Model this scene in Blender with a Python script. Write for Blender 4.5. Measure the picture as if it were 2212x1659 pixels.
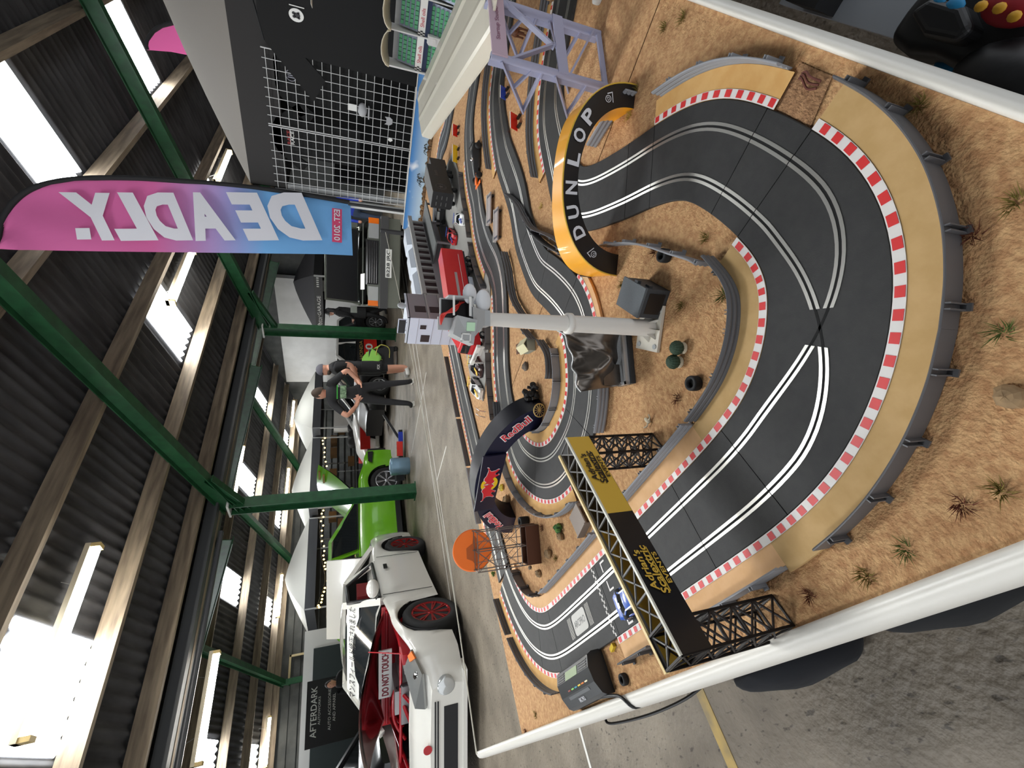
import bpy, bmesh, math, random
from mathutils import Vector, Matrix, Euler
R = math.radians
random.seed(7)
for o in list(bpy.data.objects): bpy.data.objects.remove(o)
scn = bpy.context.scene
COL = scn.collection

# ---------------------------------------------------------------- camera
# world: X runs along the hall and the table, Y across the hall, Z up; the phone was held upright and its
# picture is stored lying on its side, so the camera is rolled by a quarter turn
FPX, TH, HC, AZ = 960.0, R(20.8), 1.22, R(43)
TT = 0.643                                   # board surface
RT = Vector((math.cos(AZ), -math.sin(AZ), 0)); FW = Vector((math.sin(AZ), math.cos(AZ), 0)); UPV = Vector((0, 0, 1))
CAM = Vector((0, 0, HC))
FWD = FW*math.cos(TH) - UPV*math.sin(TH); UPC = FW*math.sin(TH) + UPV*math.cos(TH)
cd = bpy.data.cameras.new('camera'); co = bpy.data.objects.new('camera', cd); COL.objects.link(co)
cd.sensor_fit = 'HORIZONTAL'; cd.sensor_width = 36.0; cd.lens = 36.0*FPX/2212.0; cd.clip_start = 0.02; cd.clip_end = 200
m = Matrix.Identity(4)
for i in range(3):
    m[i][0] = -UPC[i]; m[i][1] = RT[i]; m[i][2] = -FWD[i]; m[i][3] = CAM[i]
co.matrix_world = m
scn.camera = co
def ray(x, y): return RT*(829.5-y) + UPC*(1106-x) + FWD*FPX
def P(x, y, z=0.0):                          # photo pixel -> point on a level plane
    d = ray(x, y); return CAM + d*((z-HC)/d.z)
def PX(x, y, X):                             # photo pixel -> point on the upright plane X
    d = ray(x, y); return CAM + d*(X/d.x)
def PY(x, y, Y):
    d = ray(x, y); return CAM + d*(Y/d.y)
def B(x, y, dz=0.0): return P(x, y, TT+dz)   # on the board

# ---------------------------------------------------------------- light and exposure
scn.view_settings.view_transform = 'Standard'; scn.view_settings.look = 'None'
scn.view_settings.exposure = 0.75; scn.view_settings.gamma = 1.0; scn.view_settings.use_curve_mapping = False
w = bpy.data.worlds.new('world'); scn.world = w; w.use_nodes = True
wb = w.node_tree.nodes['Background']; wb.inputs[0].default_value = (0.90, 0.94, 1.0, 1); wb.inputs[1].default_value = 1.0
SKY_E, TUBE_E = 16.0, 26.0

# ---------------------------------------------------------------- materials
MATS = {}
def mat(name, col=(.5, .5, .5), rough=.6, metal=0., emit=0., col2=None, scale=20., detail=4., bump=0., bscale=None, alpha=1., coat=0., trans=0., coords='Object', stretch=None, spec=None, lo=.35, hi=.65):
    if name in MATS: return MATS[name]
    m = bpy.data.materials.new(name); m.use_nodes = True; MATS[name] = m
    nt = m.node_tree; b = nt.nodes['Principled BSDF']
    b.inputs['Base Color'].default_value = (*col, 1); b.inputs['Roughness'].default_value = rough; b.inputs['Metallic'].default_value = metal
    if spec is not None: b.inputs['Specular IOR Level'].default_value = spec
    if coat: b.inputs['Coat Weight'].default_value = coat; b.inputs['Coat Roughness'].default_value = .05
    if trans: b.inputs['Transmission Weight'].default_value = trans
    if alpha < 1: b.inputs['Alpha'].default_value = alpha
    if emit: b.inputs['Emission Color'].default_value = (*col, 1); b.inputs['Emission Strength'].default_value = emit
    if col2 or bump:
        tc = nt.nodes.new('ShaderNodeTexCoord'); src = tc.outputs[coords]
        if stretch:
            mp = nt.nodes.new('ShaderNodeMapping'); mp.inputs['Scale'].default_value = stretch
            nt.links.new(src, mp.inputs[0]); src = mp.outputs[0]
        n = nt.nodes.new('ShaderNodeTexNoise'); n.inputs['Scale'].default_value = scale; n.inputs['Detail'].default_value = detail
        nt.links.new(src, n.inputs['Vector'])
        if col2:
            r = nt.nodes.new('ShaderNodeValToRGB'); r.color_ramp.elements[0].position = lo; r.color_ramp.elements[1].position = hi
            r.color_ramp.elements[0].color = (*col, 1); r.color_ramp.elements[1].color = (*col2, 1)
            nt.links.new(n.outputs['Fac'], r.inputs[0]); nt.links.new(r.outputs[0], b.inputs['Base Color'])
        if bump:
            n2 = n
            if bscale:
                n2 = nt.nodes.new('ShaderNodeTexNoise'); n2.inputs['Scale'].default_value = bscale; n2.inputs['Detail'].default_value = 3
                nt.links.new(src, n2.inputs['Vector'])
            bp = nt.nodes.new('ShaderNodeBump'); bp.inputs['Strength'].default_value = bump; bp.inputs['Distance'].default_value = .01
            nt.links.new(n2.outputs['Fac'], bp.inputs['Height']); nt.links.new(bp.outputs[0], b.inputs['Normal'])
    return m
def srgb(r, g, b):
    f = lambda c: (c/255/12.92) if c <= 10.31 else (((c/255)+.055)/1.055)**2.4
    return (f(r), f(g), f(b))

# ---------------------------------------------------------------- mesh builder
class MB:
    def __init__(s): s.v = []; s.f = []; s.mi = []; s.sm = []; s.M = None; s.cur = 0; s.smooth = False
    def add(s, vs, fs):
        n = len(s.v)
        for v in vs:
            v = Vector(v)
            s.v.append(s.M @ v if s.M else v)
        for f in fs:
            s.f.append([n+i for i in f]); s.mi.append(s.cur); s.sm.append(s.smooth)
        return s
    def mat(s, i): s.cur = i; return s
    def tf(s, loc=(0, 0, 0), rot=(0, 0, 0), sc=(1, 1, 1)):
        s.M = Matrix.LocRotScale(Vector(loc), Euler(rot), Vector(sc)); return s
    def box(s, c, d, rz=0.):
        x, y, z = d[0]/2, d[1]/2, d[2]/2; cs, sn = math.cos(rz), math.sin(rz)
        vs = []
        for dz in (-z, z):
            for dx, dy in ((-x, -y), (x, -y), (x, y), (-x, y)):
                vs.append((c[0]+dx*cs-dy*sn, c[1]+dx*sn+dy*cs, c[2]+dz))
        return s.add(vs, [(3, 2, 1, 0), (4, 5, 6, 7), (0, 1, 5, 4), (1, 2, 6, 5), (2, 3, 7, 6), (3, 0, 4, 7)])
    def bx(s, x0, x1, y0, y1, z0, z1): return s.box(((x0+x1)/2, (y0+y1)/2, (z0+z1)/2), (abs(x1-x0), abs(y1-y0), abs(z1-z0)))
    def bar(s, a, b, w, h=None, up=(0, 0, 1)):             # square bar between two points
        a, b = Vector(a), Vector(b); h = h or w; d = (b-a)
        if d.length < 1e-7: return s
        d.normalize(); up = Vector(up)
        if abs(d.dot(up)) > .98: up = Vector((1, 0, 0)) if abs(d.x) < .9 else Vector((0, 1, 0))
        u = d.cross(up).normalized(); v = u.cross(d).normalized()
        vs = []
        for p in (a, b):
            for i, j in ((-1, -1), (1, -1), (1, 1), (-1, 1)): vs.append(p+u*(i*w/2)+v*(j*h/2))
        return s.add(vs, [(0, 1, 2, 3), (7, 6, 5, 4), (4, 5, 1, 0), (5, 6, 2, 1), (6, 7, 3, 2), (7, 4, 0, 3)])
    def tube(s, pts, r, n=8, close=False, caps=True):
        pts = [Vector(p) for p in pts]; k = len(pts)
        rr = r if isinstance(r, (list, tuple)) else [r]*k
        u = None; vs = []; fs = []
        for i, p in enumerate(pts):
            if close: d = pts[(i+1) % k]-pts[i-1]
            else: d = pts[min(i+1, k-1)]-pts[max(i-1, 0)]
            d.normalize()
            if u is None:
                t = Vector((0, 0, 1)) if abs(d.z) < .9 else Vector((1, 0, 0)); u = d.cross(t).normalized()
            else: u = (u - d*u.dot(d)).normalized()
            v = d.cross(u)
            for j in range(n):
                a = 2*math.pi*j/n; vs.append(p+(u*math.cos(a)+v*math.sin(a))*rr[i])
        for i in range(k if close else k-1):
            for j in range(n):
                a, b = i*n, ((i+1) % k)*n; fs.append((a+j, a+(j+1) % n, b+(j+1) % n, b+j))
        sm = s.smooth; s.smooth = n > 5; s.add(vs, fs); s.smooth = sm
        if caps and not close:
            s.add(vs[:n], [tuple(reversed(range(n)))]); s.add(vs[-n:], [tuple(range(n))])
        return s
    def cyl(s, a, b, r, n=12, r2=None): return s.tube([a, b], [r, r if r2 is None else r2], n)
    def lathe(s, prof, n=16, c=(0, 0, 0)):                  # prof: (radius, z)
        vs = []; fs = []
        for r, z in prof:
            for j in range(n):
                a = 2*math.pi*j/n; vs.append((c[0]+r*math.cos(a), c[1]+r*math.sin(a), c[2]+z))
        for i in range(len(prof)-1):
            for j in range(n): fs.append((i*n+j, i*n+(j+1) % n, (i+1)*n+(j+1) % n, (i+1)*n+j))
        sm = s.smooth; s.smooth = True; s.add(vs, fs); s.smooth = sm
        if prof[-1][0] > 1e-5: s.add(vs[-n:], [tuple(range(n))])
        if prof[0][0] > 1e-5: s.add(vs[:n], [tuple(reversed(range(n)))])
        return s
    def ball(s, c, r, n=12, k=8, sc=(1, 1, 1), jit=0.):
        vs = []; fs = []
        for i in range(k+1):
            t = math.pi*i/k
            for j in range(n):
                a = 2*math.pi*j/n; q = r*(1+random.uniform(-jit, jit))
                vs.append((c[0]+q*sc[0]*math.sin(t)*math.cos(a), c[1]+q*sc[1]*math.sin(t)*math.sin(a), c[2]+q*sc[2]*math.cos(t)))
        for i in range(k):
            for j in range(n): fs.append((i*n+j, (i+1)*n+j, (i+1)*n+(j+1) % n, i*n+(j+1) % n))
        sm = s.smooth; s.smooth = jit == 0; s.add(vs, fs); s.smooth = sm
        return s
    def prism(s, poly, z0, z1):                              # flat polygon (x,y) pulled from z0 to z1
        n = len(poly); vs = [(p[0], p[1], z0) for p in poly]+[(p[0], p[1], z1) for p in poly]
        fs = [tuple(reversed(range(n))), tuple(range(n, 2*n))]+[(i, (i+1) % n, n+(i+1) % n, n+i) for i in range(n)]
        return s.add(vs, fs)
    def plate(s, pts, th):                                   # 3-D polygon given a thickness
        pts = [Vector(p) for p in pts]; n = len(pts)
        nm = Vector((0, 0, 0))
        for i in range(n): nm += (pts[i]-pts[0]).cross(pts[(i+1) % n]-pts[0])
        nm.normalize()
        vs = pts+[p-nm*th for p in pts]
        return s.add(vs, [tuple(range(n)), tuple(reversed(range(n, 2*n)))]+[(i, n+i, n+(i+1) % n, (i+1) % n) for i in range(n)])
    def grid(s, rows, smooth=True, closeu=False):            # rows of points
        n = len(rows[0]); vs = [p for r in rows for p in r]; fs = []
        for i in range(len(rows)-1):
            for j in range(n if closeu else n-1):
                fs.append((i*n+j, i*n+(j+1) % n, (i+1)*n+(j+1) % n, (i+1)*n+j))
        sm = s.smooth; s.smooth = smooth; s.add(vs, fs); s.smooth = sm; return s
    def build(s, name, mats, parent=None, loc=None, rot=None, fix=True):
        me = bpy.data.meshes.new(name); me.from_pydata([tuple(v) for v in s.v], [], s.f)
        if not isinstance(mats, (list, tuple)): mats = [mats]
        for mm in mats: me.materials.append(mm)
        me.polygons.foreach_set('material_index', s.mi); me.polygons.foreach_set('use_smooth', s.sm)
        me.update()
        if fix and len(s.f) < 60000:
            bm = bmesh.new(); bm.from_mesh(me); bmesh.ops.recalc_face_normals(bm, faces=bm.faces); bm.to_mesh(me); bm.free()
        return link(name, me, parent, loc, rot)
def link(name, me, parent=None, loc=None, rot=None):
    o = bpy.data.objects.new(name, me); COL.objects.link(o)
    if parent is not None: o.parent = parent
    if loc is not None: o.location = loc
    if rot is not None: o.rotation_euler = rot
    return o
def tag(o, label=None, cat=None, group=None, kind=None):
    if label: o['label'] = label
    if cat: o['category'] = cat
    if group: o['group'] = group
    if kind: o['kind'] = kind
    return o
def thing(name, label, cat, loc=(0, 0, 0), rz=0., group=None):
    o = bpy.data.objects.new(name, None); COL.objects.link(o); o.location = loc; o.rotation_euler = (0, 0, rz); o.empty_display_size = .05
    return tag(o, label, cat, group)
def copy_tree(o, parent=None):
    c = o.copy(); COL.objects.link(c); c.parent = parent
    for ch in list(o.children): copy_tree(ch, c)
    return c
def text_mesh(txt, size=1., ext=.0, bold=0., space=1., align='CENTER', shear=0.):
    c = bpy.data.curves.new('txt', 'FONT'); c.body = txt; c.size = size; c.extrude = ext; c.offset = bold; c.space_character = space
    c.align_x = align; c.align_y = 'CENTER'; c.shear = shear; c.resolution_u = 3
    o = bpy.data.objects.new('txt', c); COL.objects.link(o)
    dg = bpy.context.evaluated_depsgraph_get(); me = bpy.data.meshes.new_from_object(o.evaluated_get(dg))
    bpy.data.objects.remove(o); bpy.data.curves.remove(c)
    return me
def text(txt, mt, parent, mw, size, w=None, ext=.0008, bold=0., name='lettering', shear=0., space=1., h=None):
    """lettering: mw maps the local XY plane onto the surface; w rescales to a width"""
    me = text_mesh(txt, 1., 0., bold, space, shear=shear)
    xs = [v.co.x for v in me.vertices]; ys = [v.co.y for v in me.vertices]
    if not xs: return None
    cx, cy = (min(xs)+max(xs))/2, (min(ys)+max(ys))/2; W, Hh = max(xs)-min(xs), max(ys)-min(ys)
    sx = (w/W) if w else size; sy = (h/Hh) if h else (size if size else sx)
    for v in me.vertices: v.co = mw @ Vector(((v.co.x-cx)*sx, (v.co.y-cy)*sy, ext))
    me.materials.clear(); me.materials.append(mt); me.name = name
    return link(name, me, parent)
def frame(o, x, y):                          # 4x4 with origin o, local x and y directions
    x = Vector(x).normalized(); y = Vector(y); y = (y-x*y.dot(x)).normalized(); z = x.cross(y)
    m = Matrix.Identity(4)
    for i in range(3): m[i][0] = x[i]; m[i][1] = y[i]; m[i][2] = z[i]; m[i][3] = o[i]
    return m
def spline(pts, n=8, close=False):           # Catmull-Rom
    pts = [Vector(p) for p in pts]; k = len(pts); out = []
    for i in range(k if close else k-1):
        g = lambda j: pts[j % k] if close else pts[max(0, min(k-1, j))]
        a, b, c, d = g(i-1), g(i), g(i+1), g(i+2)
        for t in range(n):
            t /= n
            out.append(.5*((2*b)+(c-a)*t+(2*a-5*b+4*c-d)*t*t+(3*b-a-3*c+d)*t**3))
    if not close: out.append(pts[-1])
    return out
# ================================================================ the hall
M_floor = mat('concrete', srgb(104, 95, 82), .55, col2=srgb(130, 120, 105), scale=3.0, detail=8, bump=.7, bscale=38)
nt_ = M_floor.node_tree; bs_ = nt_.nodes['Principled BSDF']; lk_ = bs_.inputs['Base Color'].links[0].from_socket
tc_ = nt_.nodes.new('ShaderNodeTexCoord'); mp_ = nt_.nodes.new('ShaderNodeMapping'); mp_.inputs['Scale'].default_value = (1, .45, 1); mp_.inputs['Rotation'].default_value = (0, 0, .8); n_p = nt_.nodes.new('ShaderNodeTexNoise'); n_p.inputs['Scale'].default_value = 55; n_p.inputs['Detail'].default_value = 2
r_p = nt_.nodes.new('ShaderNodeValToRGB'); r_p.color_ramp.elements[0].position = .30; r_p.color_ramp.elements[0].color = (.35, .33, .3, 1); r_p.color_ramp.elements[1].position = .38
m_p = nt_.nodes.new('ShaderNodeMix'); m_p.data_type = 'RGBA'; m_p.blend_type = 'MULTIPLY'; m_p.inputs[0].default_value = 1
nt_.links.new(tc_.outputs['Object'], mp_.inputs[0]); nt_.links.new(mp_.outputs[0], n_p.inputs['Vector']); nt_.links.new(n_p.outputs['Fac'], r_p.inputs[0]); nt_.links.new(lk_, m_p.inputs[6]); nt_.links.new(r_p.outputs[0], m_p.inputs[7]); nt_.links.new(m_p.outputs[2], bs_.inputs['Base Color'])
M_roof = mat('fibre_cement', srgb(50, 50, 52), .9, col2=srgb(72, 72, 74), scale=6, stretch=(1, .2, 1))
M_timber = mat('timber', srgb(106, 93, 78), .8, col2=srgb(140, 126, 106), scale=5, stretch=(.4, 4, 4), detail=6)
M_green = mat('green_steel', srgb(22, 66, 38), .45, col2=srgb(32, 84, 50), scale=8)
M_sky = mat('skylight_sheet', (.95, .98, 1.0), .5, emit=SKY_E)
M_tube = mat('tube_glow', (1, .97, .90), .5, emit=TUBE_E)
M_white = mat('white_paint', (.8, .8, .78), .4)
M_black = mat('black_plastic', (.012, .012, .013), .45)
fl = MB(); fl.add([(-8, -7, 0), (18, -7, 0), (18, 19, 0), (-8, 19, 0)], [(0, 1, 2, 3)])
tag(fl.build('floor', M_floor), kind='structure')
M_line = mat('line_white', srgb(205, 203, 196), .6); M_yel = mat('line_yellow', srgb(190, 160, 90), .7, col2=srgb(140, 125, 92), scale=9)
fo = bpy.data.objects['floor']
for (x0, x1, y0, y1, mm) in ((-4, .95, 1.675, 1.725, M_yel), (-4, 1.5, 2.86, 2.885, M_line), (1.2, 9, 5.40, 5.42, M_line), (1.2, 9, 5.66, 5.68, M_line), (4.9, 4.92, 5.0, 7.2, M_line), (3.2, 3.22, 4.6, 5.4, M_line)):
    l = MB(); l.bx(x0, x1, y0, y1, .0002, .0022); l.build('painted_line', mm, fo)
# roof sheets: near nave rises from the valley at Y 7.4 towards the ridge above the table, second nave beyond
SL = .26; ZV = 3.22; YV = 7.35
def roof_near(y): return ZV + SL*(YV-y)
RY = 1.4
def sheet(name, y0, y1, z0, z1, xs, kind_parent=None):
    b = MB(); n = int((xs[1]-xs[0])/.146*6); rows = [[], []]
    for i in range(n+1):
        x = xs[0]+(xs[1]-xs[0])*i/n; d = .025*math.sin(2*math.pi*x/.146)
        rows[0].append((x, y0, z0+d)); rows[1].append((x, y1, z1+d))
    b.grid(rows)
    return b
cl = sheet('ceiling', YV, RY, ZV, roof_near(RY), (-6, 15)).build('ceiling', M_roof, fix=False)
tag(cl, kind='structure')
zr = roof_near(RY)
sheet('s', RY, -4.6, zr, ZV, (-6, 15)).build('roof_sheet', M_roof, cl, fix=False)
YR2, YE2 = 12.35, 17.4
sheet('s', YV, YR2, ZV, ZV+SL*(YR2-YV), (-6, 15)).build('roof_sheet', M_roof, cl, fix=False)
sheet('s', YR2, YE2, ZV+SL*(YR2-YV), ZV-.05, (-6, 15)).build('roof_sheet', M_roof, cl, fix=False)
def roof_far(y): return ZV+SL*(YR2-YV) - (y-YR2)*(SL*(YR2-YV)+.05)/(YE2-YR2)
def pmesh(y, zf, w=.075, h=.19, x0=-6, x1=15):
    b = MB(); z = zf(y)-.03-h/2; b.bx(x0, x1, y-w/2, y+w/2, z-h/2, z+h/2); return b
for y in (2.1, 3.4, 4.7, 5.93, 6.83, 7.30): pmesh(y, roof_near).build('purlin', M_timber, cl)
for y in (.6, -.7, -2.0, -3.3): pmesh(y, lambda q: zr-(RY-q)*(zr-ZV)/6.0).build('purlin', M_timber, cl)
for y in (7.95, 9.2, 10.5, 11.8): pmesh(y, lambda q: ZV+SL*(q-YV)).build('purlin', M_timber, cl)
for y in (13.1, 14.55, 15.7, 16.7, 17.2): pmesh(y, roof_far).build('purlin', M_timber, cl)
# steel frames
def ibeam(b, a, c, w=.13, h=.2):
    a, c = Vector(a), Vector(c); d = (c-a).normalized(); s = Vector((1, 0, 0)); n = s.cross(d).normalized()
    b.bar(a+n*h/2, c+n*h/2, w, .014, up=n); b.bar(a-n*h/2, c-n*h/2, w, .014, up=n); b.bar(a, c, .012, h, up=n)
FR = (-.35, 4.14, 8.63, 13.1)
for x in FR:
    b = MB(); ibeam(b, (x, YV+.05, ZV-.25-.09), (x, RY, roof_near(RY)-.25-.09)); b.build('rafter', M_green, cl)
    b = MB(); ibeam(b, (x, RY, zr-.34), (x, -4.5, ZV-.34)); b.build('rafter', M_green, cl)
    b = MB(); ibeam(b, (x, YV, 2.66), (x, YV-.9, roof_near(YV-.9)-.42), .1, .1); b.build('rafter_haunch', M_green, cl)
for x in (3.62, 7.35, 11.2):
    b = MB(); ibeam(b, (x, YR2, roof_far(YR2)-.33), (x, YE2, roof_far(YE2)-.33)); b.build('rafter', M_green, cl)
    b = MB(); ibeam(b, (x, YR2, roof_far(YR2)-.33), (x, YV, ZV-.33)); b.build('rafter', M_green, cl)
gt = MB(); gt.bx(-6, 15, YV-.22, YV+.12, ZV-.20, ZV-.17); gt.bx(-6, 15, YV-.24, YV-.22, ZV-.2, ZV-.05); gt.bx(-6, 15, YV+.12, YV+.14, ZV-.2, ZV-.05)
gt.build('valley_gutter', mat('gutter', srgb(70, 72, 74), .6), cl)
b = MB(); b.cyl((-6, YV-.32, ZV-.33), (3.6, YV-.32, ZV-.33), .035, 10); b.build('drain_pipe', mat('pipe_grey', srgb(60, 62, 66), .4), cl)
lab = ['green steel column standing in front of the lime green car', 'green steel column beside the trolley with the green cloth']
k = 0
for x in FR[1:3]:
    t = thing('steel_column', lab[k], 'column', (x, (7.28, 7.45)[k], 0), 0, 'green steel columns of the hall'); k += 1
    b = MB(); b.bx(-.09, .09, -.115, -.10, 0, 2.92); b.bx(-.09, .09, .10, .115, 0, 2.92); b.bx(-.006, .006, -.1, .1, 0, 2.92); b.build('post', M_green, t)
    b = MB(); b.bx(-.12, .12, -.14, .14, 0, .018); b.build('base_plate', M_green, t)
    b = MB(); b.bx(-.1, .1, -.17, .17, 2.88, 2.91); b.build('cap_plate', M_white, t)
b = MB(); b.bx(3.55, 3.69, 17.0, 17.14, 0, 2.95); tag(b.build('steel_column', M_green), 'green steel column against the wall behind the white coupe', 'column', 'green steel columns of the hall')
# walls
M_clad = mat('cladding', srgb(60, 62, 62), .7, col2=srgb(78, 80, 78), scale=3)
wf = MB(); wf.bx(-6, 15, 17.45, 17.5, 0, 3.06); wl = tag(wf.build('wall_far', M_clad), kind='structure')
for i in range(11):
    b = MB(); b.bx(-6, 15, 17.40, 17.45, .15+i*.26, .33+i*.26); b.build('cladding_board', M_clad, wl)
M_wall = mat('white_wall', srgb(196, 196, 194), .8, col2=srgb(184, 184, 182), scale=2)
b = MB(); b.add([(14.6, -4.6, 0), (14.6, YV, 0), (14.6, YV, ZV-.1), (14.6, RY, zr-.1), (14.6, -4.6, ZV-.1)], [(0, 1, 2, 3, 4)])
we = tag(b.build('wall_end', M_clad), kind='structure')
b = MB(); b.add([(14.6, YV, 0), (14.6, 17.45, 0), (14.6, 17.45, 3.05), (14.6, YR2, roof_far(YR2)-.1), (14.6, YV, ZV-.1)], [(0, 1, 2, 3, 4)]); b.build('gable', M_clad, we)
b = MB(); b.bx(14.3, 14.5, 10.0, 15.2, 0, 3.45); tag(b.build('wall_white', M_wall), kind='structure')
# skylights (translucent sheets with the daylight behind them)
def skylight(i, x0, x1, y0, y1, zf):
    b = MB(); n = max(6, int((x1-x0)/.146*6)); rows = [[], []]
    for j in range(n+1):
        x = x0+(x1-x0)*j/n; d = .025*math.sin(2*math.pi*x/.146)-.012
        rows[0].append((x, y0, zf(y0)+d)); rows[1].append((x, y1, zf(y1)+d))
    b.grid(rows); tag(b.build('window_%d' % i, M_sky, fix=False), kind='structure')
i = 1
for (x0, x1, y0, y1) in ((5.93, 6.69, 4.75, 5.85), (5.9, 6.7, 2.15, 3.33), (9.68, 10.44, 2.15, 3.33), (9.68, 10.44, 4.72, 5.9), (1.06, 1.98, 5.0, 5.95), (1.06, 1.98, 2.15, 3.33), (-2.6, -1.8, 4.75, 5.85), (-2.6, -1.8, 2.15, 3.33)):
    skylight(i, x0, x1, y0, y1, roof_near); i += 1
for x0 in (1.4, 5.14, 8.4, 11.76):
    for (y0, y1) in ((13.5, 14.45), (15.85, 16.6)):
        skylight(i, x0, x0+.78, y0, y1, roof_far); i += 1
# tube lights hung on wires
def tube_lamp(x0, x1, y, z, ztop, lb):
    t = thing('tube_light', lb, 'light', ((x0+x1)/2, y, z), 0, 'fluorescent tube lights under the roof')
    L = (x1-x0)/2
    b = MB(); b.bx(-L, L, -.055, .055, .03, .075); b.build('housing', mat('lamp_housing', srgb(200, 190, 165), .5), t)
    b = MB(); b.cyl((-L+.05, 0, 0), (L-.05, 0, 0), .042, 14); b.build('diffuser', M_tube, t)
    for s in (-1, 1):
        b = MB(); b.bx(s*L-.02*s-.02, s*L-.02*s+.02, -.05, .05, -.046, .076); b.build('end_cap', mat('lamp_cap', srgb(215, 190, 130), .5), t)
        b = MB(); b.tube([(s*L*.5, 0, .05), (s*L*.55, .03, (ztop-z)*.6), (s*L*.6, .06, ztop-z)], .004, 4); b.build('hanging_wire', mat('wire_grey', srgb(150, 150, 145), .5), t)
for (x0, x1, y, lb) in ((1.07, 2.67, 5.22, 'bright tube light hanging below the punctured skylight'), (6.27, 7.72, 4.98, 'tube light hanging beside the skylight over the banner flag'), (10.2, 11.75, 4.92, 'tube light hanging beyond the black gazebo roof')):
    tube_lamp(x0, x1, y, roof_near(y)-.25, roof_near(y)-.05, lb)
for (x0, x1) in ((.94, 2.16),):
    tube_lamp(x0, x1, 7.62, 2.82, 3.05, 'tube light hanging along the valley gutter')
for (x0, x1, y), lb in zip(((7.67, 9.35, 12.82), (12.64, 14.03, 16.1), (9.5, 10.67, 16.2), (5.31, 6.67, 16.43), (1.64, 2.75, 16.45), (11.2, 12.3, 12.85)), ('tube light under the second ridge above the lime green car', 'small far tube light above the cream gazebo', 'tube light above the white gazebo behind the lime green car', 'tube light above the white gazebo behind the white coupe', 'tube light above the black lettered trade stand', 'tube light under the second ridge beyond the trolley column')):
    tube_lamp(x0, x1, y, roof_far(y)-.3, roof_far(y)-.05, lb)
# ================================================================ the race table
M_sand = mat('sand', srgb(176, 130, 88), .95, col2=srgb(206, 164, 116), scale=110, detail=6, bump=.5, bscale=260)
M_trim = mat('white_vinyl', srgb(226, 222, 212), .35)
M_leg = mat('table_leg', srgb(60, 60, 62), .5, metal=.5)
XB0, XB1, YB0, YB1 = .034, 3.42, -.006, 1.865
def XL(y): return .034+.028*y
tb = thing('race_table', 'low table with a sandy desert landscape board and a white rounded rim', 'table', (0, 0, 0))
boards = ((XB0, 1.028, YB0, YB1), (1.031, 2.25, -.42, YB1), (2.253, XB1, -.42, YB1))
for i, (x0, x1, y0, y1) in enumerate(boards):
    b = MB(); nx, ny = int((x1-x0)/.03), int((y1-y0)/.03); rows = []
    for r in range(ny+1):
        rows.append([(x0+(x1-x0)*c/nx, y0+(y1-y0)*r/ny, TT+(0 if r in (0, ny) or c in (0, nx) else random.uniform(-.0016, -.0002))) for c in range(nx+1)])
    if i == 0: rows = [[(XL(p[1])+(p[0]-x0)*(x1-XL(p[1]))/(x1-x0), p[1], p[2]) for p in r] for r in rows]
    b.grid(rows)
    if i == 0: b.prism([(XL(y0), y0), (x1, y0), (x1, y1), (XL(y1), y1)], TT-.045, TT-.004)
    else: b.bx(x0, x1, y0, y1, TT-.045, TT-.004)
    b.build('landscape_board', M_sand, tb)
def rim(p0, p1, out, name='rim', k=1.):            # rounded white edge
    p0, p1, out = Vector(p0), Vector(p1), Vector(out); b = MB(); prof = [(0.0, -.004), (.001, .008), (.006, .0125), (.014, .013), (.024, .009), (.032, .001), (.036, -.012), (.037, -.03), (.034, -.055), (.02, -.062), (0, -.062)]; prof = [(u*k, v) for u, v in prof]
    b.grid([[p+out*u+Vector((0, 0, v)) for u, v in prof] for p in (p0, p1)])
    for p in (p0, p1): b.add([p+out*u+Vector((0, 0, v)) for u, v in prof], [tuple(range(len(prof)))])
    b.build(name, M_trim, tb)
rim((XL(YB0), YB0-.018, TT), (XL(2.56), 2.56, TT), (-1, .028, 0), k=.85); rim((XB0, YB0, TT), (1.028, YB0, TT), (0, -1, 0), k=.5)
rim((1.028, -.42, TT), (XB1, -.42, TT), (0, -1, 0)); rim((1.028, -.42, TT), (1.028, YB0, TT), (-1, 0, 0))
b = MB()
b.bx(XB0+.07, XB1, YB1-.03, YB1, TT-.12, TT-.046); b.bx(XB0+.02, XB1, 0.02, .05, TT-.12, TT-.046)
b.build('apron_rail', M_leg, tb)
for x in (.35, 1.2, 2.3, 3.2):
    for y in (.12, 1.75):
        b = MB(); b.bx(x-.02, x+.02, y-.02, y+.02, 0, TT-.046); b.build('leg', M_leg, tb)
# rope strung round the table
b = MB(); b.tube(spline([(.095, 2.54, .66), (.9, 2.57, .645), (2.0, 2.70, .64), (3.4, 2.85, .65), (5.375, 2.95, .72)], 6), .0035, 5)
tag(b.build('barrier_rope', mat('rope', srgb(210, 206, 190), .7)), 'thin white rope strung round the race table', 'rope')
b = MB(); b.bx(5.38, 5.42, 2.93, 2.97, 0, .78); b.bx(5.28, 5.52, 2.83, 3.07, 0, .02); tag(b.build('rope_post', M_leg), 'thin dark post holding the rope beyond the race table', 'post')

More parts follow.
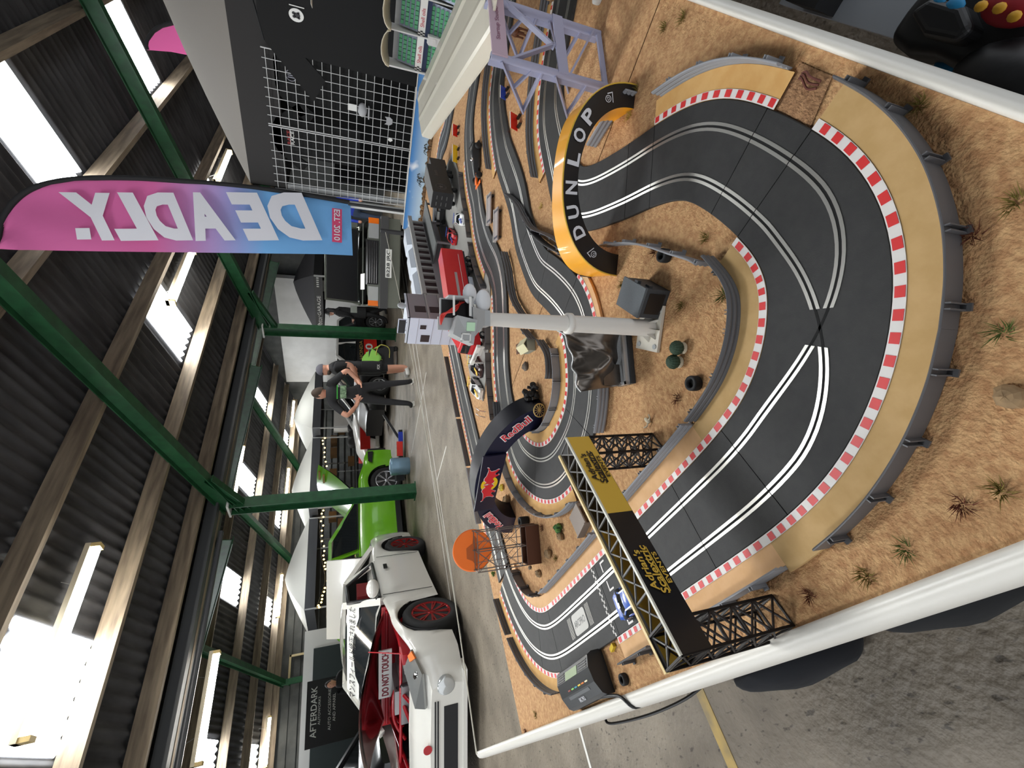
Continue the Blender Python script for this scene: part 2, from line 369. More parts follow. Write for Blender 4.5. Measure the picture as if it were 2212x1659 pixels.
# ---- track
M_trk = mat('track_black', srgb(34, 34, 34), .66, col2=srgb(41, 41, 40), scale=60, bump=.15, bscale=900)
M_rail = mat('steel_rail', srgb(205, 203, 196), .32, metal=.9)
M_slot = mat('slot_black', (.004, .004, .004), .9)
M_apron = mat('apron_sand', srgb(206, 158, 92), .8, col2=srgb(214, 170, 106), scale=40)
M_apron2 = mat('apron_tan', srgb(190, 155, 100), .8, col2=srgb(200, 165, 112), scale=40)
M_apron3 = mat('apron_pink', srgb(214, 168, 118), .8, col2=srgb(222, 178, 130), scale=40)
M_kw = mat('kerb_white', srgb(226, 222, 218), .5); M_kr = mat('kerb_red', srgb(214, 48, 48), .45)
ZT = TT+.007; TW = .078
def cent(pts, off):                           # traced edge (pixel) -> centre line
    q = [P(x, y, ZT).to_2d() for x, y in pts]
    return shift(q, off)
def tang(q, i): return (q[min(i+1, len(q)-1)]-q[max(i-1, 0)]).normalized()
def shift(q, off):
    out = []
    for i, p in enumerate(q):
        t = tang(q, i); out.append(p+Vector((-t.y, t.x))*(-off))
    return out
def resample(q, ds=.012):
    out = [q[0]]; acc = 0
    for i in range(1, len(q)):
        a, b = q[i-1], q[i]; L = (b-a).length; d = ds-acc
        while d <= L: out.append(a+(b-a)*(d/L)); d += ds
        acc = L-(d-ds)
    return out
def smoothp(q, it=6):
    for _ in range(it): q = [q[0]]+[(q[i-1]+q[i]*2+q[i+1])/4 for i in range(1, len(q)-1)]+[q[-1]]
    return q
class Path:
    def __init__(s, ctrl, sm=40):
        q = [p.to_2d() for p in spline([p.to_3d() for p in ctrl], 12)]
        s.q = smoothp(resample(q), sm); s.n = len(s.q)
    def near(s, p): return min(range(s.n), key=lambda i: (s.q[i]-p).length_squared)
    def npx(s, x, y): return s.near(P(x, y, ZT).to_2d())
    def off(s, i, o, z=0):
        t = tang(s.q, i); p = s.q[i]+Vector((-t.y, t.x))*o; return Vector((p.x, p.y, ZT+z))
main = Path([Vector(p) for p in ((.55, 1.66), (.43, 1.615), (.33, 1.54), (.268, 1.44), (.245, 1.33), (.24, 1.1), (.24, .9), (.24, .7), (.24, .55), (.242, .46), (.256, .36), (.30, .262), (.372, .185), (.45, .152), (.53, .146), (.60, .148), (.675, .158), (.735, .182), (.80, .23), (.86, .285), (.92, .335), (.985, .385), (1.06, .425), (1.14, .432), (1.215, .405), (1.30, .37), (1.38, .335), (1.435, .285), (1.48, .21), (1.51, .12), (1.545, .02), (1.60, -.08), (1.70, -.18), (1.85, -.24))], 10)
Bq = [(1064.6,138),(1059,201),(1058.6,247.7),(1062.4,302.5),(1068.8,346.8),(1075,380.6),(1091.9,433.8),(1101.4,469.6),(1107.7,509.7),(1115,547.7),(1143.5,627.8),(1165.7,655),(1187.8,678.5),(1212.5,713),(1221,739.6),(1225.7,775.7),(1228,814),(1227,848),(1219.7,891.5),(1205,927.6),(1188,956.6),(1166.6,967.4),(1145,959),(1128,941),(1113.6,889),(1106,865),(1100,816.7),(1096.7,780),(1096,720),(1095,682.7),(1091.9,602.5),(1084.5,562.4),(1076,533),(1061,505.5),(1048.6,469.6),(1041,431.6),(1037,395),(1026.6,349),(1021,290),(1022.4,237),(1026.6,201)]
bc = cent(Bq, -TW)
inner = Path([Vector((2.16, -.15)), Vector((2.12, .05)), Vector((2.06, .25))]+bc[1:-1]+[Vector((2.41, .42)), Vector((2.40, .25)), Vector((2.36, .1)), Vector((2.36, -.15))], 14)
D1 = cent([(967.5, 237), (961, 264.6), (950.6, 296), (942, 332)], -TW)
D2 = cent([(967.5,745),(986,838),(999.4,901.6),(1018,986.5),(1024.6,1018),(1044.5,1124.4)], -TW)
back = Path([Vector((2.86, .1)), Vector((2.84, .4)), Vector((2.84, .65))]+D1[1:3]+[Vector((2.95, 1.18)), Vector((2.85, 1.38)), Vector((2.66, 1.55)), Vector((2.35, 1.635))]+D2+[Vector((.68, 1.665)), Vector((.55, 1.66))], 16)
TRK = []
def lay(path, joints, lab, xover=None, group='pieces of slot racing track'):
    js = sorted(set([0]+[path.near(Vector(j)) for j in joints]+[path.n-1]))
    js2 = [js[0]]
    for j in js[1:]:
        while j-js2[-1] > 34 and not (xover is not None and js2[-1] < xover < j and j-js2[-1] < 70): js2.append(js2[-1]+29)
        if j-js2[-1] > 4: js2.append(j)
        else: js2[-1] = j
    th = thing('slot_track', lab, 'race track', (path.q[0].x, path.q[0].y, TT))
    o = Vector((path.q[0].x, path.q[0].y, TT))
    for a, e in zip(js2[:-1], js2[1:]):
        cross = xover is not None and a <= xover <= e and (e-a) > 12
        idx = list(range(a, e+1)); b = MB()
        def pt(i, of, z, k=None):
            p = path.off(i, of, z)-o
            if i == a and a != 0: p = p+(path.off(i+1, of, z)-path.off(i, of, z))*.06
            if i == e and e != path.n-1: p = p+(path.off(i-1, of, z)-path.off(i, of, z))*.06
            return p
        b.grid([[pt(i, w, z) for w, z in ((-TW, -.007), (-TW, -.0012), (-TW+.0012, 0), (TW-.0012, 0), (TW, -.0012), (TW, -.007))] for i in idx], smooth=False)
        for i in (a, e): b.add([pt(i, w, z) for w, z in ((-TW, -.007), (-TW, 0), (TW, 0), (TW, -.007))], [(0, 1, 2, 3)])
        pc = b.build('track_piece', M_trk, th)
        for ln in (1, -1):
            def lo(i):
                if not cross: return .039*ln
                t = (i-a)/(e-a); u = max(0, min(1, (t-.12)/.76)); return .039*ln*math.cos(math.pi*u)
            s = MB(); s.grid([[pt(i, lo(i)-.0019, .0003), pt(i, lo(i)+.0019, .0003)] for i in idx], smooth=False); s.build('slot', M_slot, pc)
            for sd in (-1, 1):
                runs = [idx]
                if cross:
                    mid = (a+e)/2; runs = [[i for i in idx if i < mid-1.9], [i for i in idx if i > mid+1.9]]
                for run in runs:
                    if len(run) < 2: continue
                    r = MB(); u0, u1 = sorted((sd*.0019, sd*.0066))
                    r.grid([[pt(i, lo(i)+u0, 0), pt(i, lo(i)+u0, .0009), pt(i, lo(i)+u1, .0009), pt(i, lo(i)+u1, 0)] for i in run], smooth=False); r.build('rail', M_rail, pc)
    return th
J = lambda *px: [P((a[0]+b_[0])/2, (a[1]+b_[1])/2, ZT).to_2d() for a, b_ in px]
jm = J(((1633,301.3),(1564.9,407.9)), ((1704.3,348.4),(1627.6,461.1)), ((1601,969.9),(1669.8,1072.4)), ((1410,311.3),(1408.6,399)), ((1357,350.1),(1356.3,429.4)), ((1471.2,1092.5),(1516.8,1182)), ((1189.4,1341.5),(1202.4,1409.8)), ((1291.9,1250.4),(1318,1322)))
jb = J(((1178.4,571.9),(1168.9,627.8)), ((1139.3,502.3),(1122.4,534)), ((1236.4,631),(1217.4,674.3)), ((1154.8,992.8),(1155.5,1045.9)))
lay(main, jm, 'black slot car track with the crossing lanes and steel rails along the table rim', xover=main.near(P(1775, 700, ZT).to_2d()))
lay(inner, jb, 'black slot car track making the hairpin under the dark blue arch')
lay(back, [], 'black slot car track running along the far edge of the table')

# ---- borders with kerbs
def border(path, i0, i1, side, lab, apron=M_apron, w=.046, kerb=True, kw=.0135):
    if i0 > i1: i0, i1 = i1, i0
    o = path.off((i0+i1)//2, side*TW); th = thing('track_border', lab, 'track border', (o.x, o.y, TT), 0, 'tan plastic borders beside the slot track'); o = Vector((o.x, o.y, TT))
    idx = list(range(i0, i1+1)); b = MB(); k0 = TW+.0006
    W = (lambda i: w(i) if callable(w) else w)
    b.grid([[path.off(i, side*k0, -.007)-o, path.off(i, side*k0, -.0002)-o, path.off(i, side*(TW+W(i)), -.0002)-o, path.off(i, side*(TW+W(i)), -.007)-o] for i in idx], smooth=False)
    b.build('apron', apron, th)
    if kerb:
        q = MB(); q.grid([[path.off(i, side*k0, -.0001)-o, path.off(i, side*k0, .0008)-o, path.off(i, side*(TW+kw), .0008)-o, path.off(i, side*(TW+kw), -.0001)-o] for i in idx], smooth=False)
        q.build('kerb', M_kw, th)
        r = MB(); L = 0; on = True; k = 0
        step = .0125; s0 = .004; acc = 0; cells = []; last = path.off(idx[0], side*(TW+kw/2)); fine = [last]
        for i in idx[1:]:
            nx = path.off(i, side*(TW+kw/2)); m_ = 4
            for u in range(1, m_+1): fine.append(last+(nx-last)*u/m_)
            last = nx
        def inout(f):                          # position index f (float) -> inner and outer edge points
            f = max(0, min(len(idx)-1.001, f)); i = int(f); t = f-i
            g = lambda of: (path.off(idx[i], of, .0012)*(1-t)+path.off(idx[min(i+1, len(idx)-1)], of, .0012)*t)-o
            return g(side*(TW+.0022)), g(side*(TW+kw-.0008))
        acc = s0; tot = sum((path.off(idx[i+1], side*(TW+kw/2))-path.off(idx[i], side*(TW+kw/2))).length for i in range(len(idx)-1)); per = tot/max(1, len(idx)-1)
        while acc+step < tot:
            a1, a2 = inout(acc/per); b1, b2 = inout((acc+step)/per)
            r.add([a1, a2, b2, b1], [(0, 1, 2, 3)]); acc += 2*step
        r.build('red_kerb_blocks', M_kr, th)
    return th
n_ = main.npx
border(main, main.near(Vector((.24, .5))), main.npx(1745, 290), -1, 'tan outer border with red and white kerb round the crossing bend', M_apron2, w=.0555)
border(main, main.near(Vector((.24, .5))), main.npx(1590, 520), 1, 'tan inner border with red and white kerb inside the crossing bend', M_apron2)
border(main, main.npx(1672, 236), main.npx(1412, 266), -1, 'orange tan border with kerb on the bend before the yellow bridge', M_apron)
border(main, main.near(Vector((.24, .5))), main.near(Vector((.24, 1.0))), -1, 'pale tan border with kerb under the black and yellow gantry', M_apron3)
border(main, main.near(Vector((.24, .5))), main.near(Vector((.24, 1.30))), 1, 'long pale tan border with kerb along the start straight', M_apron3)
border(main, main.near(Vector((.242, 1.305))), 4, 1, 'curved tan border with kerb inside the corner by the orange sign', M_apron3)
border(main, main.near(Vector((.245, 1.36))), 0, -1, 'curved tan border with kerb outside the table corner bend', M_apron)
border(main, main.near(Vector((1.27, .385))), main.near(Vector((1.52, .06))), 1, 'tan border with kerb beside the track behind the yellow bridge', M_apron)
border(inner, inner.npx(1212, 713), inner.npx(1128, 941), -1, 'orange tan border with kerb inside the hairpin', M_apron)
border(inner, inner.near(Vector((.90, .62))), inner.near(Vector((.60, .78))), 1, 'tan border with kerb outside the hairpin beside the grey rock', M_apron3, w=.03)
border(inner, inner.near(Vector((.53, .95))), inner.near(Vector((.90, 1.27))), 1, 'tan border with kerb outside the hairpin behind the dark arch', M_apron)
border(inner, inner.near(Vector((1.0, 1.25))), inner.near(Vector((1.43, .96))), 1, 'tan border with kerb in front of the parked model cars', M_apron3)
border(inner, inner.near(Vector((1.60, .93))), inner.near(Vector((2.25, .75))), 1, 'tan border with kerb in front of the black model lorry', M_apron)
border(inner, inner.near(Vector((1.74, .55))), inner.near(Vector((2.06, .3))), -1, 'tan border with kerb beside the middle track near the red board', M_apron)
border(back, back.npx(975, 740), back.npx(1040, 1190), -1, 'long tan border with kerb on the far edge of the table', M_apron3, w=.04)
border(back, back.npx(985, 205), back.npx(945, 350), -1, 'tan border with kerb at the foot of the blue backdrop', M_apron, w=.04)

# ---- crash barriers
M_bar = mat('barrier_grey', srgb(132, 134, 138), .5); M_bard = mat('barrier_dark', srgb(84, 84, 86), .45)
def barrier(pts, lab, mt=M_bar, h=.021, face=1, z=.0, n=None, stretch=None):
    """pts: world 2-D points along the foot; corrugated three-wave rail on clip posts"""
    q = [p.to_2d() for p in spline([Vector((p[0], p[1], 0)) for p in pts], 6)] if len(pts) < 30 else list(pts)
    o = q[len(q)//2]; th = thing('crash_barrier', lab, 'crash barrier', (o.x, o.y, TT+z), 0, 'grey model crash barriers')
    prof = [(0, .001), (.0012, .002), (.0022, .0045), (.0012, .007), (0, .0078), (.0012, .0086), (.0022, .0111), (.0012, .0136), (0, .0144), (.0012, .0152), (.0022, .0178), (.0012, .0203), (-.0002, h+.0003), (-.0012, h), (-.0012, .001)]; prof = [(u*1.2, v*1.45) for u, v in prof]
    b = MB(); rows = []
    for i, p in enumerate(q):
        t = tang(q, i); nv = Vector((-t.y, t.x))*face
        rows.append([Vector((p.x-o.x+nv.x*u, p.y-o.y+nv.y*u, v)) for u, v in prof])
    b.grid(rows, smooth=False, closeu=True)
    for r in (rows[0], rows[-1]): b.add(r, [tuple(range(len(r)))])
    b.build('rail', mt, th)
    L = 0; nxt = .02
    for i in range(1, len(q)):
        L += (q[i]-q[i-1]).length
        if L >= nxt:
            nxt += .075; t = tang(q, i); nv = Vector((-t.y, t.x))*face; ang = math.atan2(t.y, t.x)
            c = q[i]-o-nv*.0035; b = MB()
            b.box((c.x-t.x*.003, c.y-t.y*.003, .0155), (.0014, .006, .029), ang); b.box((c.x+t.x*.003, c.y+t.y*.003, .0155), (.0014, .006, .029), ang)
            c2 = q[i]-o-nv*.006; b.box((c2.x, c2.y, .002), (.008, .009, .003), ang); b.build('clip_post', mt, th)
    return th
def along(path, i0, i1, side, w, step=3):
    if i0 > i1: i0, i1 = i1, i0
    ids = list(range(i0, i1+1, step));  ids += [i1] if ids[-1] != i1 else []
    return [path.off(i, side*(TW+w)).to_2d() for i in ids]
N = main.near
xm = main.npx(1780, 700)
barrier(along(main, xm, main.npx(1742, 292), -1, .056), 'grey crash barrier round the crossing bend towards the soil patch', M_bard)
barrier(along(main, N(Vector((.238, .44))), xm, -1, .056), 'grey crash barrier round the crossing bend beside the gantry foot', M_bard)
barrier(along(main, xm, main.npx(1570, 500), 1, .049, 2), 'dark grey crash barrier inside the crossing bend beside the round hedges', M_bard, face=-1)
barrier(along(main, N(Vector((.24, .48))), xm, 1, .049, 2), 'dark grey crash barrier inside the crossing bend beside the tyre', M_bard, face=-1)
barrier(along(main, main.npx(1660, 230), main.npx(1420, 270), -1, .049), 'grey crash barrier on the bend before the yellow bridge')
barrier(along(main, N(Vector((.24, .49))), N(Vector((.24, .80))), -1, .049), 'grey crash barrier beside the start straight at the gantry foot')
barrier(along(main, N(Vector((.24, .87))), N(Vector((.24, 1.0))), -1, .049), 'short grey crash barrier between the gantry and the power base', M_bard)
barrier(along(main, N(Vector((.24, .50))), N(Vector((.24, .90))), 1, .049), 'long grey crash barrier along the start straight near the steer skull', face=-1)
barrier(along(main, N(Vector((.24, .92))), N(Vector((.242, 1.33))), 1, .049), 'grey crash barrier along the start straight near the orange sign', face=-1)
barrier(along(main, N(Vector((.262, 1.42))), N(Vector((.47, 1.632))), 1, .049, 2), 'dark crash barrier inside the table corner bend', M_bard, face=-1)
barrier(along(main, N(Vector((.25, 1.40))), N(Vector((.42, 1.60))), -1, .049), 'grey crash barrier outside the table corner bend', M_bard)
barrier(along(main, N(Vector((.43, 1.605))), 0, -1, .05), 'grey crash barrier overhanging the far table edge', M_bard)
barrier([B(1378, 200).to_2d(), B(1345, 235).to_2d(), B(1320, 270).to_2d(), B(1290, 318).to_2d()], 'grey crash barrier curving past the foot of the yellow bridge', face=1)
barrier([B(x, y).to_2d() for x, y in ((1318, 533), (1345, 529), (1385, 528), (1425, 536), (1470, 551), (1510, 563), (1530, 574))], 'grey crash barrier curving over the sand behind the tyre', face=-1)
n2 = inner.near
barrier(along(inner, inner.npx(1220, 730), inner.npx(1130, 950), -1, .05, 2), 'grey crash barrier inside the hairpin beside the wagon wheel', face=-1)
barrier(along(inner, n2(Vector((1.02, .645))), n2(Vector((.86, .63))), 1, .034, 2), 'grey crash barrier beside the yellow bridge foot', M_bard)
barrier(along(inner, n2(Vector((.76, .64))), n2(Vector((.60, .77))), 1, .034, 2), 'grey crash barrier outside the hairpin beside the grey rock')
barrier(along(inner, n2(Vector((.53, .96))), n2(Vector((.74, 1.21))), 1, .05, 2), 'grey crash barrier outside the hairpin below the dark arch')
barrier(along(inner, n2(Vector((.74, 1.21))), n2(Vector((1.0, 1.25))), 1, .05, 2), 'grey crash barrier outside the hairpin behind the dark arch')
barrier(along(inner, n2(Vector((1.02, 1.24))), n2(Vector((1.22, 1.12))), 1, .05, 2), 'dark crash barrier in front of the parked model cars', M_bard)
barrier(along(inner, n2(Vector((1.23, 1.11))), n2(Vector((1.50, .95))), 1, .05, 2), 'dark crash barrier in front of the red model lorry', M_bard)
barrier(along(inner, n2(Vector((1.54, .93))), n2(Vector((1.85, .93))), 1, .05, 2), 'dark crash barrier beside the grey paddock', M_bard)
barrier(along(inner, n2(Vector((1.88, .93))), n2(Vector((2.25, .80))), 1, .05, 2), 'dark crash barrier beside the black model lorry', M_bard)
barrier(along(inner, n2(Vector((1.78, .52))), n2(Vector((2.10, .15))), -1, .05, 2), 'dark crash barrier behind the middle track', M_bard)
barrier(along(back, back.npx(975, 740), back.npx(1000, 880), -1, .043, 2), 'dark crash barrier on the far table edge behind the red lorry', M_bard)
barrier(along(back, back.npx(1001, 885), back.npx(1022, 990), -1, .043, 2), 'brown grey crash barrier on the far table edge behind the dark arch', M_bard)
barrier(along(back, back.npx(1023, 995), back.npx(1045, 1120), -1, .043, 2), 'pale crash barrier on the far table edge beside the orange sign')
barrier(along(main, N(Vector((1.29, .375))), N(Vector((1.52, .05))), 1, .05, 2), 'dark crash barrier beside the red advertising board', M_bard, face=-1)
for (pp, lb) in ((((1105,420),(1127,440),(1148,478),(1165,497),(1190,507),(1215,520),(1240,540)), 'dark crash barrier winding behind the yellow bridge'),
                 (((1145,470),(1160,500),(1185,525),(1215,543),(1245,555)), 'dark crash barrier with slanted posts on the S bend'),
                 (((1098,545),(1107,580),(1113,620),(1120,648),(1136,676),(1145,682)), 'dark curved crash barrier lying between the middle tracks'),
                 (((1142,712),(1160,733)), 'short grey crash barrier beside the light pole'),
                 (((1177,735),(1195,765),(1199,800),(1197,818)), 'grey crash barrier inside the hairpin beside the wagon'),
                 (((1080,868),(1085,915),(1098,960)), 'thin crash barrier between the back tracks')):
    barrier([B(*q).to_2d() for q in pp], lb, M_bard)
# ================================================================ larger models on the board
M_yel2 = mat('bridge_yellow', srgb(240, 166, 24), .35, coat=.3)
M_blk = mat('gloss_black', (.008, .008, .009), .3)
M_sil = mat('silver_print', srgb(205, 205, 208), .4)
M_gold = mat('gold_yellow', srgb(204, 166, 62), .4)
M_red = mat('red_plastic', srgb(205, 30, 38), .35)
M_navy = mat('navy_print', srgb(16, 18, 46), .4)
def arch(o, th, xd, span, h, ring, depth, mt_face, mt_side, p=2.2, n=48, flare=None, name='arch'):
    """arch ring standing on the board; x runs along the span, the face looks towards -depth"""
    xd = Vector(xd).normalized(); nz = Vector((xd.y, -xd.x, 0))       # nz: towards the viewer
    def pt(t, r, d):
        c, s = math.cos(t), math.sin(t); a = span/2-r; b = h-r*.95
        x = a*math.copysign(abs(c)**(2/p), c); z = b*abs(s)**(2/p)
        return xd*x+Vector((0, 0, z))-nz*d
    ts = [math.pi*i/n for i in range(n+1)]
    fl_ = (lambda t: depth*(1+(flare or 0)*abs(math.cos(t))**2))
    f = MB(); f.grid([[pt(t, 0, 0), pt(t, ring*(1+.25*abs(math.cos(t))), 0)] for t in ts], smooth=False)
    s = MB(); s.grid([[pt(t, 0, 0), pt(t, 0, fl_(t))] for t in ts]); s.grid([[pt(t, ring*(1+.25*abs(math.cos(t))), 0), pt(t, ring*(1+.25*abs(math.cos(t))), fl_(t))] for t in ts])
    s.grid([[pt(t, 0, fl_(t)), pt(t, ring*(1+.25*abs(math.cos(t))), fl_(t))] for t in ts], smooth=False)
    for t in (0, math.pi): s.add([pt(t, 0, 0), pt(t, ring*1.25, 0), pt(t, ring*1.25, fl_(t)), pt(t, 0, fl_(t))], [(0, 1, 2, 3)])
    s.build(name+'_body', mt_side, th); f.build(name+'_face', mt_face, th)
    return pt, xd, nz
# yellow and black tyre bridge
fl_, fr_ = Vector((.765, .455)), Vector((.992, .146)); mid = (fl_+fr_)/2
th = thing('tyre_bridge', 'yellow arched bridge with a black lettered face over the track', 'bridge', (mid.x, mid.y, TT))
pt, xd, nz = arch(mid, th, (fr_-fl_).to_3d(), .39, .152, .036, .05, M_blk, M_yel2, flare=1.3, name='bridge')
e_ = MB(); e_.tube([pt(math.pi*i/40, -.001, -.0005) for i in range(41)], .0016, 5); e_.build('edge_bead', M_gold, th)
for i, ch in enumerate('DUNLOP'):
    t = math.pi*(.715-.43*i/5); q = pt(t, .020, -.001); q2 = pt(t-.01, .020, -.001)
    text(ch, M_sil, th, frame(q, q2-q, Vector((0, 0, 1))), .03, w=.0265, h=.0275, bold=.03)
for t in (math.pi*.85, math.pi*.15):
    q = pt(t, .022, -.0012); q2 = pt(t-.01, .022, -.0012); fr = frame(q, q2-q, Vector((0, 0, 1)))
    b = MB(); b.M = fr
    for i in range(18):
        a0, a1 = 2*math.pi*i/18, 2*math.pi*(i+1)/18
        b.add([(.007*math.cos(a0), .007*math.sin(a0), 0), (.007*math.cos(a1), .007*math.sin(a1), 0), (.0056*math.cos(a1), .0056*math.sin(a1), 0), (.0056*math.cos(a0), .0056*math.sin(a0), 0)], [(0, 1, 2, 3)])
    b.add([(.002, .0105, 0), (.015, .0085, 0), (.015, .0065, 0), (.002, .0085, 0)], [(0, 1, 2, 3)]); b.add([(.015, .0085, 0), (.0085, -.011, 0), (.007, -.010, 0), (.013, .0075, 0)], [(0, 1, 2, 3)])
    b.build('emblem', M_sil, th); text('D', M_sil, th, fr, .01, w=.0055, h=.007, bold=.01)

# black and yellow start gantry
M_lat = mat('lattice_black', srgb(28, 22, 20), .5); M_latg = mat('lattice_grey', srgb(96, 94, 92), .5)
g0, g1 = Vector((.053, .541)), Vector((.425, .602)); gl = (g1-g0).length; ga = math.atan2(g1.y-g0.y, g1.x-g0.x)
th = thing('start_gantry', 'start gantry with black and yellow fascia on lattice legs', 'gantry', (g0.x, g0.y, TT), ga)
GD, GZ0, GZ1 = .046, .146, .192
M_cream = mat('gantry_edge', srgb(226, 200, 140), .4)
for (x0, x1, y0, y1, mm, nm) in ((0, gl*.55, -.002, .0, M_blk, 'fascia_panel'), (gl*.55, gl, -.002, .0, M_gold, 'fascia_panel'), (0, gl*.55, GD, GD+.002, M_gold, 'rear_panel'), (gl*.55, gl, GD, GD+.002, M_blk, 'rear_panel')):
    b = MB(); b.bx(x0, x1, y0, y1, GZ0, GZ1); b.build(nm, mm, th)
b = MB(); b.bx(0, gl, -.0022, .002, GZ1, GZ1+.003); b.build('front_edge', mat('gantry_silver', srgb(200, 198, 185), .35), th)
b = MB(); b.bx(-.002, gl, GD-.001, GD+.004, GZ1-.004, GZ1+.002); b.build('rear_edge', M_cream, th)
def lattice(b, p, u, v, lu, lv, nu, bar, cross=True):        # flat truss panel
    p, u, v = Vector(p), Vector(u), Vector(v)
    b.bar(p, p+u*lu, bar); b.bar(p+v*lv, p+u*lu+v*lv, bar)
    for i in range(nu+1):
        a = p+u*(lu*i/nu); b.bar(a, a+v*lv, bar*.8)
        if i < nu:
            c = p+u*(lu*(i+1)/nu); b.bar(a, c+v*lv, bar*.7)
            if cross: b.bar(a+v*lv, c, bar*.7)
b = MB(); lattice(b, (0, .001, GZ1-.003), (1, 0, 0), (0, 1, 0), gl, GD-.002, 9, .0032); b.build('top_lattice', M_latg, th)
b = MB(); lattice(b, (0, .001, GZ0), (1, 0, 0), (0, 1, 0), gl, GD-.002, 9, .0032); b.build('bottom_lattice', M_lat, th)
for lx in (0, gl-.042):
    for (p, u, lv) in (((lx, 0, 0), (1, 0, 0), .042), ((lx, GD, 0), (1, 0, 0), .042), ((lx, 0, 0), (0, 1, 0), GD), ((lx+.042, 0, 0), (0, 1, 0), GD)):
        b = MB(); lattice(b, p, (0, 0, 1), u, GZ0 if lx else GZ1, lv, 5, .0034); b.build('leg_lattice', M_lat, th)
def logo3(cx, mm, th):
    for s_, z, h_, w_ in (('Adrian\'s', .181, .012, .062), ('Scalextric', .168, .013, .074), ('EVENTS', .1535, .0075, .048)):
        text(s_, mm, th, frame((cx, -.0034, z), (1, 0, 0), (0, 0, 1)), .01, w=w_, h=h_, bold=.025, shear=.15 if s_ != 'EVENTS' else 0)
    b = MB(); b.bx(cx-.034, cx+.034, -.0036, -.0022, .1592, .1606); b.build('underline', mm, th)
logo3(gl*.29, M_gold, th); logo3(gl*.80, M_blk, th)

# dark blue arch
fl_, fr_ = Vector((.640, 1.480)), Vector((.786, .955)); mid = (fl_+fr_)/2
M_navy2 = mat('navy_side', srgb(8, 9, 22), .4)
th = thing('energy_drink_arch', 'dark blue curved arch with red lettering over the hairpin', 'arch', (mid.x, mid.y, TT))
pt, xd, nz = arch(mid, th, (fr_-fl_).to_3d(), .55, .178, .062, .075, M_navy, M_navy2, p=2.0, name='arch')
M_wht = mat('white_print', srgb(235, 232, 230), .5); M_rbr = mat('logo_red', srgb(214, 36, 48), .45); M_rby = mat('logo_yellow', srgb(240, 200, 24), .45)
for (t0, w_) in ((math.pi*.185, .105), (math.pi*.80, .095)):
    q = pt(t0, .032, -.003); q2 = pt(t0-.02, .032, -.003); fr = frame(q, q2-q, Vector((0, 0, 1)))
    text('RedBull', M_wht, th, fr, .03, w=w_*1.06, h=.031, bold=.055, ext=.0006); text('RedBull', M_rbr, th, fr, .03, w=w_, h=.026, bold=.012, ext=.0016)
pz = Vector((0, 0, 1)); pc = -xd*.01+pz*.135+nz*.012
b = MB(); up = (pz+nz*.12).normalized(); fr = frame(pc, xd, up); b.M = fr
b.add([(-.118, -.034, 0), (.118, -.04, 0), (.118, .04, 0), (-.118, .034, 0), (-.118, -.034, -.006), (.118, -.04, -.006), (.118, .04, -.006), (-.118, .034, -.006)], [(0, 1, 2, 3), (7, 6, 5, 4), (0, 4, 5, 1), (1, 5, 6, 2), (2, 6, 7, 3), (3, 7, 4, 0)])
b.build('centre_panel', M_navy, th)
b = MB(); b.M = fr; b.add([(.031*math.cos(2*math.pi*i/28), .031*math.sin(2*math.pi*i/28)*.95, .0008) for i in range(28)], [tuple(range(28))]); b.build('sun_disc', M_rby, th)
bull = [(.004, -.012), (.010, -.016), (.016, -.010), (.024, -.008), (.030, -.018), (.034, -.026), (.040, -.024), (.037, -.014), (.044, -.012), (.052, -.020), (.058, -.024), (.060, -.019), (.055, -.010), (.054, .002), (.060, .008), (.068, .010), (.072, .016), (.069, .017), (.065, .013), (.057, .012), (.050, .013), (.038, .015), (.028, .021), (.019, .020), (.012, .012), (.006, .014), (.003, .019), (.001, .017), (.004, .009), (.001, .002), (.0005, -.006)]
for s in (1, -1):
    for (k_, zz, mm, nm) in ((1.09, .0012, M_wht, 'bull_outline'), (1.0, .0020, M_rbr, 'bull')):
        b = MB(); b.M = fr; cx_ = .032
        pts = [(s*(cx_+(x-cx_)*k_), y*k_*1.05, zz) for x, y in bull]
        b.add(pts if s > 0 else pts[::-1], [tuple(range(len(pts)))]); b.build(nm, mm, th)

# orange round sign on a scaffold
M_org = mat('orange_sign', srgb(255, 122, 30), .5); M_orgd = mat('orange_print', srgb(186, 88, 22), .5); M_brown = mat('brown_panel', srgb(86, 50, 30), .8); M_steel = mat('model_steel', srgb(120, 112, 106), .4, metal=.4)
t0, t1 = Vector((.452, 1.303)), Vector((.55, 1.243)); ta = math.atan2(t1.y-t0.y, t1.x-t0.x); tl = (t1-t0).length
th = thing('billboard', 'round orange sign on a steel scaffold above a brown base', 'sign', (t0.x, t0.y, TT), ta)
b = MB(); b.bx(0, tl, -.001, .002, 0, .045); b.build('front_board', M_brown, th)
b = MB(); b.bx(0, .002, 0, .05, 0, .045); b.bx(tl-.002, tl, 0, .05, 0, .045); b.bx(0, tl, .048, .05, 0, .045); b.bx(tl/2-.001, tl/2+.001, 0, .05, 0, .045); b.build('base_box', M_brown, th)
for x in (0, tl/2, tl):
    for y in (.006, .046):
        b = MB(); b.cyl((x, y, 0), (x, y, .205), .0018, 6); b.build('upright', M_steel, th)
b = MB()
for y in (.006, .046):
    for z in (.06, .13, .20): b.bar((0, y, z), (tl, y, z), .0022)
    for i in range(2):
        for z0, z1 in ((.06, .13), (.13, .20)):
            b.bar((tl*i/2, y, z0), (tl*(i+1)/2, y, z1), .0014); b.bar((tl*i/2, y, z1), (tl*(i+1)/2, y, z0), .0014)
for x in (tl*.25, tl*.75): b.bar((x, .006, .06), (x, .006, .205), .0018)
for x in (0, tl/2, tl):
    for z in (.06, .20): b.bar((x, .006, z), (x, .046, z), .0022)
b.build('bracing', M_steel, th)
